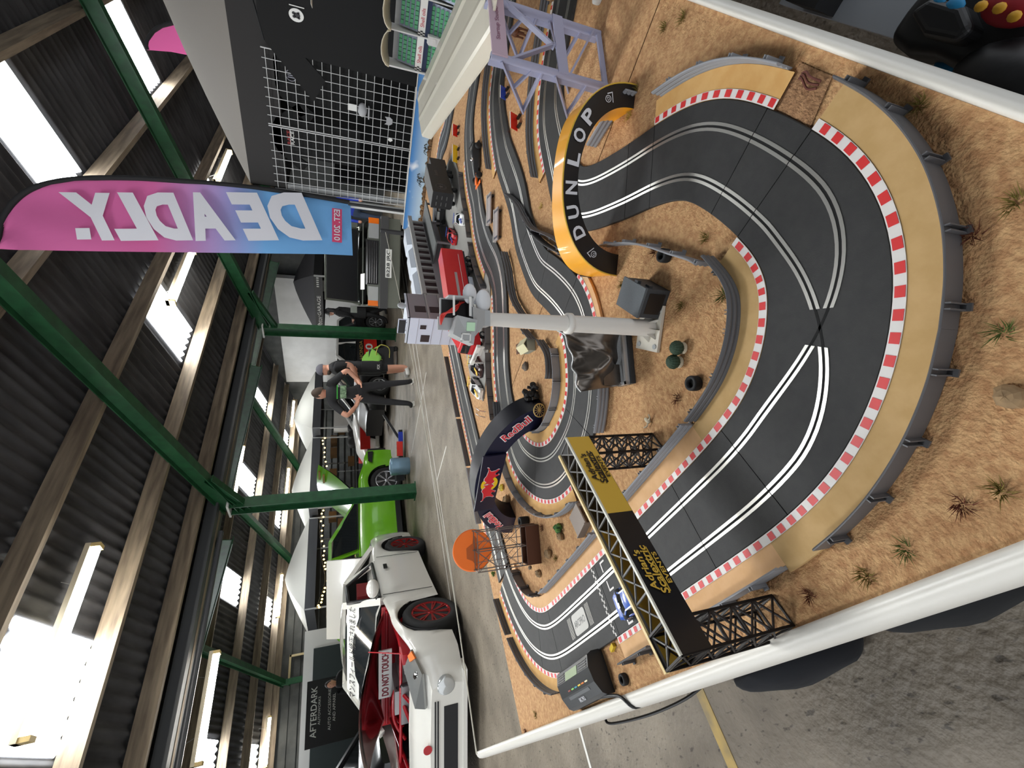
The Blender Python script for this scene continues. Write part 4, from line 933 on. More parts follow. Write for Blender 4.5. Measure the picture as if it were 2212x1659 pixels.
# ---- red and white race car number 64
M_rw = mat('race_white', srgb(215, 214, 210), .25, coat=.5); M_rr = mat('race_red', srgb(206, 40, 30), .25, coat=.5)
hdg = math.atan2(.324, -.946)
cr = Car('race_car', 'red and white race car with number panel on its door', (9.18+.946*1.25+.324*.78, 11.95-.324*1.25+.946*.78, 0), hdg, 4.2, 1.7, 2.5, .29,
         [(-2.1, .70), (-1.6, .83), (0, .85), (1.5, .84), (2.1, .70)], [(-2.1, .80), (-1.4, .88), (.6, .88), (1.4, .80), (2.1, .58)], [(-2.1, .84), (-1.5, .94), (.8, .92), (1.6, .82), (2.1, .60)], sill=.16, fa=1.25)
cr.body(M_rw); cr.cabin(M_rw, .75, -.05, -1.1, -1.8, 1.34, .56, glass=M_glass, pil=.06, doorx=-.4); cr.wheels(M_rims, .2, 10)
for sd in (1, -1):
    b = MB(); b.bx(-1.9, 1.95, sd*.845, sd*.875, .42, .72); cr.build(b, 'red_stripe', M_rr)
    b = MB(); b.bx(-.55, .25, sd*.87, sd*.885, .32, .80); cr.build(b, 'number_panel', M_plate)
    b = MB(); b.bx(-.55, .25, sd*.868, sd*.884, .22, .32); cr.build(b, 'panel_base', M_rr)
    text('64', M_black, cr.t, frame((-.15, sd*.889, .56), (-sd, 0, 0), (0, 0, 1)), .3, w=.52, h=.30, bold=.02, shear=.15)
    b = MB(); b.bx(-1.9, 1.9, sd*.84, sd*.88, .15, .26); cr.build(b, 'side_skirt', M_rw)

# ---- dark hatchback with lettered door beyond the column
ck = Car('black_race_hatchback', 'black hatchback with red lettered panel behind the green column', (9.95, 10.0, 0), R(174), 3.9, 1.66, 2.4, .29,
         [(-1.95, .7), (-1.4, .82), (1.4, .82), (1.95, .68)], [(-1.95, .86), (.6, .88), (1.4, .8), (1.95, .6)], [(-1.95, .9), (.7, .92), (1.4, .84), (1.95, .62)], sill=.17)
ck.body(M_blk); ck.cabin(M_rw, .7, .0, -1.4, -1.85, 1.38, .56, pil=.06, doorx=-.4); ck.wheels(M_rims, .19, 8)
b = MB(); b.bx(-.6, .5, .83, .86, .30, .66); ck.build(b, 'red_panel', M_rr); text('10', M_plate, ck.t, frame((-.05, .864, .52), (-1, 0, 0), (0, 0, 1)), .2, w=.4, h=.2, bold=.02); text('HONDA', mat('gold_text', srgb(180, 150, 80), .5), ck.t, frame((.0, .864, .74), (-1, 0, 0), (0, 0, 1)), .1, w=.7, h=.09)

# ---- silver saloon with plate
M_silc = mat('saloon_silver', srgb(122, 126, 116), .3, metal=.5, coat=.4); M_dgrey = mat('bumper_grey', srgb(62, 62, 62), .6)
cm = Car('silver_saloon', 'old silver saloon with open bonnet and white number plate', (7.62+2.2*math.cos(R(37)), 4.83+2.2*math.sin(R(37)), 0), R(-143), 4.42, 1.68, 2.66, .31,
         [(-2.21, .74), (-1.6, .83), (1.8, .83), (2.21, .80)], [(-2.21, .80), (-1.4, .88), (.8, .88), (1.6, .82), (2.21, .76)], [(-2.21, .86), (-1.5, .94), (.9, .92), (1.7, .86), (2.21, .80)], sill=.2, fa=1.42)
cm.body(M_silc, open0=.95, open1=2.1); cm.cabin(M_silc, .85, .1, -1.0, -1.7, 1.39, .60, pil=.06, doorx=-.4); cm.wheels(M_rims, .19, 12)
cm.bxp('engine_bay', M_dark, .9, 2.1, -.72, .72, .5, .6)
b = MB(); b.bx(1.1, 1.8, -.2, .2, .6, .74); b.bx(1.3, 1.6, .25, .5, .6, .70); cm.build(b, 'engine', mat('engine_dark', (.03, .03, .03), .4))
b = MB(); b.plate([(.95, -.78, .92), (.95, .78, .92), (1.25, .74, 1.56), (1.25, -.74, 1.56)], .03); cm.build(b, 'bonnet', M_silc)
b = MB(); b.plate([(.985, -.74, .94), (.985, .74, .94), (1.27, .70, 1.53), (1.27, -.70, 1.53)], .01); b.v = [v+Vector((.012, 0, 0)) for v in b.v]; cm.build(b, 'bonnet_lining', M_dark)
b = MB(); b.bx(1.45, 1.5, -.8, .8, .84, .86); cm.build(b, 'crossbar', M_silc)
b = MB(); b.bx(2.19, 2.24, -.40, .40, .60, .80); g_ = cm.build(b, 'grille', M_dark)
b = MB()
for z in (.63, .67, .71, .75, .79): b.bx(2.235, 2.25, -.38, .38, z, z+.012)
b.bx(2.22, 2.255, -.41, .41, .80, .825); cm.build(b, 'grille_bars', M_chrome, g_)
for sd in (1, -1):
    b = MB(); b.bx(2.18, 2.235, sd*.44, sd*.70, .60, .78); hl = cm.build(b, 'headlamp', M_lens)
    b = MB(); b.bx(2.15, 2.23, sd*.70, sd*.80, .60, .78); cm.build(b, 'indicator', M_amber)
    b = MB(); b.bx(-.1, .15, sd*.84, sd*1.0, .92, 1.06); cm.build(b, 'mirror', M_silc)
cm.bxp('bumper', M_dgrey, 2.16, 2.32, -.84, .84, .43, .57); cm.bxp('front_skirt', M_silc, 2.12, 2.27, -.82, .82, .22, .43)
b = MB(); b.bx(2.32, 2.33, -.26, .26, .37, .48); pl_ = cm.build(b, 'number_plate', M_plate); text('B228 JRC', M_black, pl_, frame((2.333, 0, .425), (0, 1, 0), (0, 0, 1)), .1, w=.48, h=.075, bold=.015)
b = MB(); b.plate([(2.05, -.5, .84), (2.05, -.2, .84), (1.7, -.2, .90), (1.7, -.5, .90)], .004); cm.build(b, 'info_sheet', M_plate)

# ---- dark car with open tailgate at the hall's far side
cb = Car('dark_estate_car', 'dark car with raised tailgate behind the white coupe', (.1, 11.4, 0), R(-60), 4.3, 1.75, 2.6, .31,
         [(-2.15, .75), (-1.6, .85), (1.6, .85), (2.15, .72)], [(-2.15, .9), (.8, .92), (1.6, .84), (2.15, .65)], [(-2.15, .95), (.9, .96), (1.7, .86), (2.15, .68)], sill=.18)
cb.body(M_blk); cb.cabin(M_blk, .9, .1, -1.3, -1.9, 1.46, .6, pil=.06, doorx=-.4); cb.wheels(M_rims, .19, 8)
b = MB(); b.tube(spline([(-.2, -.80, 1.0), (.1, -.78, 1.45), (.4, -.6, 1.78), (.5, .1, 1.86), (.4, .6, 1.78)], 6), .045, 8); cb.build(b, 'raised_tailgate_edge', M_rw)
b = MB(); b.plate([(-.2, -.75, 1.02), (.45, -.55, 1.76), (.45, .55, 1.76), (-.2, .75, 1.02)], .05); cb.build(b, 'raised_tailgate', M_blk)
# ================================================================ people
M_skin = mat('skin', srgb(206, 150, 124), .55); M_skin2 = mat('skin_pale', srgb(222, 176, 154), .55); M_tee = mat('black_cotton', (.012, .012, .013), .85); M_jean = mat('black_denim', (.016, .016, .018), .8)
M_hair = mat('short_hair', srgb(70, 56, 44), .8); M_bluej = mat('blue_denim', srgb(52, 66, 88), .8); M_royal = mat('royal_blue', srgb(24, 50, 160), .7); M_capg = mat('grey_cap', srgb(92, 90, 98), .8); M_sole = mat('pale_sole', srgb(190, 186, 176), .6)
def person(label, loc, rz, h, J, tags, mats, hands=(1, 1), group='visitors in the hall', rad=1.):
    """J: joint name -> (x forward, y left, z) for a 1.75 m figure; one skinned surface, coloured by the nearest bone"""
    k = h/1.75
    t = thing('person', label, 'person', loc, rz, group)
    rd = dict(pelvis=.155, waist=.14, chest=.165, neckb=.10, neck=.058, head=.092, crown=.075, sl=.085, sr=.085, el=.052, er=.052, wl=.036, wr=.036, hl=.042, hr=.042, pl=.032, pr=.032, hipl=.105, hipr=.105, kl=.068, kr=.068, al=.048, ar=.048, fl=.044, fr=.044, tl=.036, tr=.036)
    E_ = [('pelvis', 'waist', 'top'), ('waist', 'chest', 'top'), ('chest', 'neckb', 'top'), ('neckb', 'neck', 'skin'), ('neck', 'head', 'skin'), ('head', 'crown', 'skin'),
          ('neckb', 'sl', 'top'), ('sl', 'el', 'sleeve'), ('el', 'wl', 'arm'), ('wl', 'hl', 'skin'), ('hl', 'pl', 'skin'), ('neckb', 'sr', 'top'), ('sr', 'er', 'sleeve'), ('er', 'wr', 'arm'), ('wr', 'hr', 'skin'), ('hr', 'pr', 'skin'),
          ('pelvis', 'hipl', 'leg'), ('hipl', 'kl', 'leg'), ('kl', 'al', 'shin'), ('al', 'fl', 'shoe'), ('fl', 'tl', 'shoe'), ('pelvis', 'hipr', 'leg'), ('hipr', 'kr', 'leg'), ('kr', 'ar', 'shin'), ('ar', 'fr', 'shoe'), ('fr', 'tr', 'shoe')]
    names = list(rd); me = bpy.data.meshes.new('body')
    me.from_pydata([Vector(J[n])*k for n in names], [(names.index(a), names.index(b_)) for a, b_, _ in E_], [])
    o = bpy.data.objects.new('tmp', me); COL.objects.link(o)
    md = o.modifiers.new('skin', 'SKIN'); 
    for i, n in enumerate(names):
        sv = me.skin_vertices[0].data[i]; r = rd[n]*k*rad
        sv.radius = (r, r*(.72 if n in ('chest', 'waist', 'pelvis') else 1)) if n in ('chest', 'waist', 'pelvis') else (r, r)
        sv.use_root = n == 'pelvis'
    o.modifiers.new('sub', 'SUBSURF').levels = 2
    dg = bpy.context.evaluated_depsgraph_get(); m2 = bpy.data.meshes.new_from_object(o.evaluated_get(dg)); bpy.data.objects.remove(o)
    m2.name = 'body'; m2.materials.clear(); mk = []
    for n in mats:
        m2.materials.append(mats[n]); mk.append(n)
    tt = dict(top='shirt', sleeve='shirt', arm='skin', leg='trousers', shin='trousers', shoe='shoe', skin='skin'); tt.update(tags)
    segs = [(Vector(J[a])*k, Vector(J[b_])*k, tg, a) for a, b_, tg in E_]
    for p in m2.polygons:
        c = p.center; best = None
        for a, b_, tg, an in segs:
            d = b_-a; u = max(0, min(1, (c-a).dot(d)/d.length_squared)); dist = (c-a-d*u).length-.5*rd[an]*k
            if best is None or dist < best[0]: best = (dist, tg, u)
        tg = best[1]
        nm = tt[tg]
        if tg == 'sleeve' and tags.get('short', False) and best[2] > .75: nm = 'skin'
        if tg == 'shin' and tags.get('shorts', False) and best[2] > .12: nm = 'skin'
        if tg == 'top' and c.z < J['pelvis'][2]*k+.02: nm = 'trousers'
        p.material_index = mk.index(nm); p.use_smooth = True
    # fingers grown from the palm into the same mesh
    bm = bmesh.new(); bm.from_mesh(m2); fb = MB()
    for sd, on in (('l', hands[0]), ('r', hands[1])):
        if not on: continue
        p0, p1 = Vector(J['h'+sd])*k, Vector(J['p'+sd])*k; d = (p1-p0).normalized(); w_ = Vector(J['w'+sd])*k; sidev = d.cross(Vector((0, 0, 1)));  sidev = (sidev if sidev.length > .2 else d.cross(Vector((1, 0, 0)))).normalized()
        curl = sidev.cross(d)*(-1 if sd == 'l' else 1)
        for i, ln in enumerate((.062, .074, .070, .055)):
            q = p1+sidev*((i-1.5)*.019*k)-d*.015; fb.tube([q, q+d*ln*.5*k+curl*.006, q+d*ln*k+curl*.022*k], [.0088*k, .008*k, .0065*k], 6)
        q = p0+sidev*.035*k; fb.tube([q, q+sidev*.022*k+d*.02*k, q+sidev*.03*k+d*.055*k+curl*.01], [.011*k, .0095*k, .0075*k], 6)
    if fb.v:
        vs = [bm.verts.new(v) for v in fb.v]
        for f in fb.f:
            try: nf = bm.faces.new([vs[i] for i in f]); nf.material_index = mk.index('skin'); nf.smooth = True
            except ValueError: pass
    bm.to_mesh(m2); bm.free()
    link('body', m2, t)
    return t, k
def head_bits(t, k, J, yaw, hair=None, cap=None, capm=None, beard=False, long=False, scarf=None):
    hd = Vector(J['head'])*k; M4 = Matrix.Translation(hd) @ Matrix.Rotation(yaw, 4, 'Z')
    def put(b, nm, mt): b.v = [M4 @ v for v in b.v]; return b.build(nm, mt, t)
    b = MB(); b.ball((.010*k, 0, -.01*k), .100*k, 16, 12, (.95, .76, 1.22)); b.add([(.085*k, .012*k, .0), (.085*k, -.012*k, .0), (.112*k, 0, -.028*k), (.09*k, 0, .03*k), (.085*k, 0, -.035*k)], [(0, 2, 3), (1, 3, 2), (0, 4, 2), (1, 2, 4)])
    for sd in (1, -1): b.ball((-.005*k, sd*.078*k, -.01*k), .026*k, 8, 6, (.7, .35, 1.1))
    put(b, 'face', M_skin)
    e = MB()
    for sd in (1, -1): e.ball((.092*k, sd*.03*k, .012*k), .011*k, 8, 6, (.5, 1, .6))
    put(e, 'eyes', M_dark)
    e = MB(); e.ball((.088*k, 0, -.062*k), .022*k, 10, 6, (.4, 1, .28)); put(e, 'mouth', mat('lips', srgb(160, 90, 84), .6))
    if hair:
        b = MB(); rows = []
        for i in range(9):
            th_ = math.pi*.56*i/8
            rows.append([((-.012+.104*.98*math.sin(th_)*math.cos(a))*k, .084*math.sin(th_)*math.sin(a)*k, (.012+.124*math.cos(th_)-(.045*max(0, -math.cos(a))*(i/8)))*k) for a in [2*math.pi*j/20 for j in range(20)]])
        b.grid(rows, closeu=True)
        if long: b.ball((-.05*k, 0, -.08*k), .085*k, 12, 8, (.7, 1.05, 1.5))
        put(b, 'hair', hair)
    if beard: b = MB(); b.ball((.045*k, 0, -.085*k), .066*k, 14, 8, (.85, .95, .75)); put(b, 'beard', M_hair)
    if cap:
        b = MB(); rows = []
        for i in range(8):
            th_ = math.pi*.5*i/7; rows.append([((-.006+.112*math.sin(th_)*math.cos(a))*k, .092*math.sin(th_)*math.sin(a)*k, (.02+.122*math.cos(th_)**.8)*k) for a in [2*math.pi*j/20 for j in range(20)]])
        b.grid(rows, closeu=True); c_ = put(b, 'cap', capm)
        b = MB(); b.prism([(.085*k, -.07*k), (.15*k, -.05*k), (.172*k, 0), (.15*k, .05*k), (.085*k, .07*k)], .016*k, .026*k); b.v = [M4 @ v for v in b.v]; b.build('peak', cap, c_)
base = dict(pelvis=(0, 0, .95), waist=(0, 0, 1.10), chest=(0, 0, 1.28), neckb=(-.01, 0, 1.43), neck=(0, 0, 1.50), head=(.02, 0, 1.61), crown=(.01, 0, 1.68),
            sl=(0, .185, 1.40), sr=(0, -.185, 1.40), el=(-.03, .25, 1.13), er=(-.03, -.25, 1.13), wl=(.03, .26, .90), wr=(.03, -.26, .90), hl=(.045, .26, .84), hr=(.045, -.26, .84), pl=(.06, .255, .78), pr=(.06, -.255, .78),
            hipl=(0, .095, .90), hipr=(0, -.095, .90), kl=(.02, .11, .50), kr=(.02, -.11, .50), al=(-.01, .115, .09), ar=(-.01, -.115, .09), fl=(.05, .12, .05), fr=(.05, -.12, .05), tl=(.16, .13, .04), tr=(.16, -.13, .04))
away = AZ; face = math.atan2(FW.y, FW.x)                 # heading straight away from the viewer
# man seen from behind, hands on hips
J1 = dict(base); J1.update(al=(0, .20, .09), ar=(-.0, -.20, .09), kl=(.02, .16, .50), kr=(.02, -.16, .50), fl=(.05, .22, .05), tl=(.15, .25, .04), fr=(.05, -.22, .05), tr=(.15, -.25, .04),
          el=(-.12, .42, 1.16), wl=(-.02, .24, 1.02), hl=(-.06, .17, .99), pl=(-.10, .11, .97), er=(-.10, -.40, 1.16), wr=(-.05, -.24, 1.0), hr=(-.10, -.18, .96), pr=(-.13, -.13, .93))
m1 = P(894, 848)
t, k = person('man in black clothes with hands on hips and a green car print on his back', (m1.x, m1.y, 0), face+R(8), 1.74, J1, {'short': True}, dict(shirt=M_tee, trousers=M_jean, skin=M_skin, shoe=M_black))
head_bits(t, k, J1, R(55), hair=M_hair)
b = MB(); b.grid([[(-.150-.012*math.cos(y*6), y, z) for y in (-.11, -.05, 0, .05, .11)] for z in (1.17, 1.27)]); b.build('car_print', mat('shirt_print', srgb(150, 176, 140), .8, col2=srgb(60, 90, 60), scale=30), t, fix=False)
b = MB(); b.bx(-.166, -.160, -.12, .12, 1.305, 1.325); b.build('print_lettering', mat('print_green', srgb(60, 160, 60), .8), t)
for y in (.205, -.215): b = MB(); b.bx(-.06, .20, y-.045, y+.045, .0, .02); b.build('shoe_sole', M_sole, t)
# man in shorts and cap, side on
J2 = dict(base); J2.update(el=(-.02, .22, 1.12), wl=(.20, .16, 1.02), hl=(.26, .14, 1.02), pl=(.32, .12, 1.02), er=(.0, -.24, 1.12), wr=(.16, -.12, .98), hr=(.22, -.10, .98), pr=(.28, -.08, .98), head=(.04, 0, 1.60))
m2_ = P(884, 797)
t, k = person('man in grey cap and black shorts with white trainers', (m2_.x, m2_.y, 0), math.atan2(-RT.y, -RT.x)+R(12), 1.70, J2, {'short': True, 'shorts': True}, dict(shirt=M_tee, trousers=M_tee, skin=M_skin, shoe=mat('white_trainer', srgb(205, 204, 198), .5)), rad=1.12)
head_bits(t, k, J2, R(10), cap=M_black, capm=M_capg, beard=True)
b = MB(); b.bx(-.09, .13, -.22, .22, .50, .86); b.v = [Vector((v.x*(1-.0), v.y, v.z)) for v in b.v]
b = MB()
for sd in (1, -1): b.lathe([(.115, .54), (.125, .70), (.12, .90)], 14, (0.0, sd*.10, 0))
b.build('shorts', M_tee, t)
text('FOX', M_plate, t, frame((.02, .222, .60), (-1, 0, 0), (0, 0, 1)), .05, w=.09, h=.05)
# woman with black cap
m3 = P(838, 679)
J3 = dict(base); J3.update(el=(.02, .22, 1.12), wl=(.14, .10, .98), hl=(.20, .08, .98), pl=(.26, .06, .99), er=(.02, -.22, 1.12), wr=(.14, -.10, .98), hr=(.20, -.08, .98), pr=(.26, -.06, .99), al=(.10, .10, .09), fl=(.17, .10, .05), tl=(.27, .10, .04), ar=(-.15, -.08, .10), fr=(-.09, -.08, .05), tr=(.02, -.08, .04))
t, k = person('woman in a black cap and black coat walking past the column', (m3.x, m3.y, 0), math.atan2(-RT.y, -RT.x)+R(-20), 1.70, J3, {'arm': 'shirt'}, dict(shirt=M_tee, trousers=M_jean, skin=M_skin2, shoe=M_black), rad=1.05)
head_bits(t, k, J3, R(-12), hair=M_black, cap=M_black, capm=M_black, long=True)
b = MB(); b.lathe([(.20, .62), (.17, .95), (.155, 1.15), (.18, 1.34)], 16); b.v = [Vector((v.x*.8, v.y, v.z)) for v in b.v]; b.build('coat', M_tee, t)
# person behind her
t, k = person('person in blue jeans standing behind the woman in black', (m3.x+.9, m3.y-.05, 0), math.atan2(-RT.y, -RT.x), 1.74, J3, {'arm': 'shirt'}, dict(shirt=mat('navy_top', srgb(24, 24, 34), .8), trousers=M_bluej, skin=M_skin2, shoe=M_black))
head_bits(t, k, J3, 0., hair=M_hair)
# person behind the banner, only blue jumper and jeans show
m5 = PX(823, 452, 9.5)
t, k = person('person in a royal blue jumper and jeans behind the banner flag', (11.2, 5.65, 0), R(200), 1.72, base, {'arm': 'shirt'}, dict(shirt=M_royal, trousers=M_bluej, skin=M_skin, shoe=M_black), hands=(0, 0))
head_bits(t, k, base, 0., hair=M_hair)
# person stooping under the garage gazebo
t, k = person('person in black with white collar under the dark garage gazebo', (13.4, 9.1, 0), R(190), 1.65, base, {'arm': 'shirt'}, dict(shirt=M_tee, trousers=M_tee, skin=M_skin, shoe=M_black), hands=(0, 0))
head_bits(t, k, base, 0., hair=M_hair)
# woman with long dark hair beyond the white coupe
q = PY(712, 1478, 12.2)
t, k = person('woman with long dark hair standing by the black trade stand', (q.x, q.y, 0), math.atan2(-FW.y, -FW.x)+R(20), 1.60, base, {'arm': 'shirt'}, dict(shirt=M_tee, trousers=M_tee, skin=M_skin, shoe=M_black), hands=(0, 0))
head_bits(t, k, base, 0., hair=mat('brown_hair', srgb(40, 26, 20), .7), long=True)
# ================================================================ flags, gazebos, stands
def PDv(x, y, d): r = ray(x, y); return CAM + r*(d/r.dot(FW))
# feather banner, printed side away from the viewer
m = bpy.data.materials.new('banner_cloth'); m.use_nodes = True; MATS['banner_cloth'] = m
nt = m.node_tree; bs = nt.nodes['Principled BSDF']; bs.inputs['Roughness'].default_value = .8; bs.inputs['Transmission Weight'].default_value = .0
tc = nt.nodes.new('ShaderNodeTexCoord'); sp = nt.nodes.new('ShaderNodeSeparateXYZ'); mr = nt.nodes.new('ShaderNodeMapRange'); cr_ = nt.nodes.new('ShaderNodeValToRGB')
nt.links.new(tc.outputs['Object'], sp.inputs[0]); nt.links.new(sp.outputs['Z'], mr.inputs[0]); mr.inputs[1].default_value = 1.1; mr.inputs[2].default_value = 3.7
nt.links.new(mr.outputs[0], cr_.inputs[0]); el = cr_.color_ramp.elements; el[0].position = .30; el[0].color = (*srgb(104, 158, 208), 1); el[1].position = .62; el[1].color = (*srgb(196, 96, 150), 1)
nt.links.new(cr_.outputs[0], bs.inputs['Base Color'])
tl_ = nt.nodes.new('ShaderNodeBsdfTranslucent'); nt.links.new(cr_.outputs[0], tl_.inputs[0]); mx = nt.nodes.new('ShaderNodeMixShader'); mx.inputs[0].default_value = .25
nt.links.new(bs.outputs[0], mx.inputs[1]); nt.links.new(tl_.outputs[0], mx.inputs[2]); nt.links.new(mx.outputs[0], nt.nodes['Material Output'].inputs[0])
DF = 4.55
th = thing('feather_banner', 'pink and blue feather banner flag with large white mirrored lettering', 'flag', (0, 0, 0))
sleeve = [(757, 441), (700, 431), (620, 418), (540, 408), (460, 400), (380, 394), (300, 389), (220, 388), (160, 391), (110, 399), (70, 412), (40, 432), (18, 458), (3, 492), (-4, 530)]
free = [(762, 552), (700, 549), (620, 548), (540, 547), (460, 546), (380, 545), (300, 544), (220, 543), (160, 542), (110, 541), (70, 540), (40, 540), (18, 539), (3, 538), (-4, 537)]
b = MB(); rows = []
for i, (s_, f_) in enumerate(zip(sleeve, free)):
    rows.append([PDv(s_[0]+(f_[0]-s_[0])*j/10, s_[1]+(f_[1]-s_[1])*j/10, DF+.012*math.sin(i*1.3+j*.9)+.01*math.sin(j*.6)) for j in range(11)])
rows = [[rows[0][0] if False else p for p in r] for r in rows]
b.grid(rows); b.build('cloth', m, th, fix=False)
b = MB(); sl_pts = spline([PDv(x-2, y-4, DF) for x, y in sleeve], 4); b.tube(sl_pts, .021, 8); b.build('pole_sleeve', M_tee, th)
bp = PDv(757, 441, DF); b = MB(); b.cyl((bp.x, bp.y, 0.02), (bp.x, bp.y, bp.z+.02), .014, 10); b.build('pole', M_black, th)
b = MB(); b.box((bp.x, bp.y, .012), (.5, .05, .024), .6); b.box((bp.x, bp.y, .012), (.5, .05, .024), .6+math.pi/2); b.build('cross_base', M_black, th)
M_fl = mat('flag_white', srgb(214, 214, 220), .8)
# letters: baseline runs up the pole, seen from behind
for ch, x0, x1 in (('D', 690, 582), ('E', 596, 497), ('A', 502, 415), ('D', 410, 315), ('L', 335, 243), ('Y', 246, 136), ('.', 200, 160)):
    cx_ = (x0+x1)/2; wpx = abs(x1-x0)
    a, c_ = PDv(x0, 470, DF-.03), PDv(x1, 470, DF-.03); ctr = PDv(cx_, 468 if ch != '.' else 492, DF-.032)
    hgt = (PDv(cx_, 409, DF)-PDv(cx_, 519, DF)).length
    fr = frame(ctr, c_-a, PDv(cx_, 409, DF)-PDv(cx_, 519, DF))
    if ch == '.':
        b = MB(); b.M = frame(PDv(180, 505, DF-.032), c_-a, PDv(cx_, 409, DF)-PDv(cx_, 519, DF)); b.bx(-.045, .045, -.045, .045, -.0005, .0005); b.build('full_stop', M_fl, th); continue
    text(ch, M_fl, th, fr, .4, w=(c_-a).length, h=hgt*.93, ext=0., bold=.055, shear=.32)
ctr = PDv(728, 487, DF-.03); b = MB(); ux = PDv(728, 521, DF)-PDv(728, 449, DF); uy = PDv(717, 487, DF)-PDv(738, 487, DF); fr = frame(ctr, ux, uy); b.M = fr
b.bx(-ux.length/2, ux.length/2, -uy.length/2, uy.length/2, -.001, .001); b.build('date_box', mat('flag_red', srgb(206, 70, 110), .8), th)
text('EST. 2010', M_fl, th, frame(PDv(728, 486, DF-.036), ux, uy), .1, w=ux.length*.92, h=uy.length*.62, bold=.02, ext=0.)
# second, pink banner beyond the black gazebo
th = thing('feather_banner', 'plain pink feather banner tip behind the black gazebo roof', 'flag', (0, 0, 0))
D2_ = 7.4
out = [(470, 150), (421, 122), (370, 112), (319, 108), (322, 90), (335, 72), (352, 61), (384, 53), (430, 60), (475, 75)]
b = MB(); b.plate([PDv(x, y, D2_) for x, y in out], .004); b.build('cloth', mat('pink_cloth', srgb(244, 110, 176), .8), th)
b = MB(); b.tube(spline([PDv(x, y, D2_) for x, y in ((319, 108), (317, 90), (332, 66), (352, 55), (384, 48), (430, 54), (475, 68))], 4), .022, 6); b.build('pole_sleeve', M_tee, th)
bp = PDv(475, 68, D2_); b = MB(); b.cyl((bp.x, bp.y, 0), (bp.x, bp.y, bp.z), .014, 8); b.build('pole', M_black, th)
# black gazebo with grid wall at the end of the table
M_gaz = mat('gazebo_black', srgb(38, 36, 35), .8, bump=.05, bscale=8); M_gazr = mat('gazebo_roof_grey', srgb(120, 114, 106), .85); M_gazw = mat('gazebo_white', srgb(158, 157, 150), .8); M_gazd = mat('gazebo_valance_grey', srgb(62, 64, 68), .8)
def gazebo(label, cx, cy, w, d, zv0, zv1, zp, roof_m, val_m, rz=0., legs=True, name='gazebo', walls=()):
    t = thing(name, label, 'gazebo', (cx, cy, 0), rz, 'pop up gazebos')
    c = [(-w/2, -d/2), (w/2, -d/2), (w/2, d/2), (-w/2, d/2)]
    for i in range(4):
        a, e = c[i], c[(i+1) % 4]; b = MB(); n = 6; rows = []
        for j in range(n+1):
            f = j/n; s_ = (1-f)**1.25; rows.append([((a[0]+(e[0]-a[0])*u)*(1-f), (a[1]+(e[1]-a[1])*u)*(1-f), zv1+(zp-zv1)*(1-s_)) for u in (0, .25, .5, .75, 1)])
        b.grid(rows); b.build('roof_panel', roof_m, t, fix=False)
        b = MB(); b.plate([(a[0], a[1], zv0), (e[0], e[1], zv0), (e[0], e[1], zv1), (a[0], a[1], zv1)], .006); b.build('valance', val_m, t)
        if legs: b = MB(); b.bx(a[0]*.985-.02, a[0]*.985+.02, a[1]*.985-.02, a[1]*.985+.02, 0, zv1-.01); b.build('leg', M_lamp, t)
    return t
g_ = gazebo('black gazebo with a grey roof over the mesh display wall', 5.95, .62, 3.0, 3.0, 1.70, 2.0, 2.85, M_gazr, M_gaz)
# grid display panels with black clothing
M_wire = mat('white_wire', srgb(206, 206, 204), .4)
def grid_panel(label, X, y0, z0, z1, n=8, w=.53):
    t = thing('mesh_panel', label, 'display panel', (X, y0, z0), 0, 'white wire display panels')
    b = MB(); st = w/n
    for i in range(n+1): b.cyl((0, i*st, 0), (0, i*st, z1-z0), .0045 if i in (0, n) else .0028, 6)
    k_ = int((z1-z0)/st)
    for j in range(k_+1): b.cyl((.003, 0, j*st), (.003, w, j*st), .0028, 6)
    b.build('wire_grid', M_wire, t)
    b = MB(); b.bx(-.2, .2, .02, .05, -z0, -z0+.02); b.bx(-.01, .01, .02, .05, -z0, 0); b.build('foot', M_wire, t)
grid_panel('white wire mesh panel holding the black clothing', 4.42, 1.04, .25, 1.80); grid_panel('white wire mesh panel next to the hall lane', 4.42, 1.585, .25, 1.80)
b = MB(); b.bx(4.40, 4.44, 2.15, 2.20, 0, 1.70); tag(b.build('display_post', M_wire), 'white upright post beside the wire mesh panels', 'post')
b = MB(); b.bx(5.2, 5.25, -.9, 2.1, 0.05, 1.9); tag(b.build('backdrop_cloth', mat('black_curtain', (.006, .006, .006), .95)), 'black curtain behind the wire mesh panels', 'curtain')
b = MB(); b.bx(4.55, 5.2, 2.02, 2.05, 0.05, 1.3); tag(b.build('backdrop_cloth', mat('black_curtain', (.006, .006, .006), .95)), 'black curtain return beside the lane', 'curtain')
def tshirt(label, X, yc, ztop, w, h, tilt=0.):
    t = thing('t_shirt', label, 't-shirt', (X, yc, ztop), tilt, 'black clothing on display')
    b = MB(); o_ = [(-w*.16, 0), (w*.16, 0), (w*.30, -.03), (w*.62, -h*.30), (w*.46, -h*.38), (w*.34, -h*.26), (w*.36, -h), (-w*.36, -h), (-w*.34, -h*.26), (-w*.46, -h*.38), (-w*.62, -h*.30), (-w*.30, -.03)]
    b.plate([(0, -y, z) for y, z in o_], .03); b.build('shirt', mat('tee_black', (.007, .007, .007), .95), t)
    b = MB(); b.tube([(.01, w*.3, -.02), (.01, 0, .04), (.01, -w*.3, -.02)], .006, 5); b.build('hanger', M_black, t)
    return t
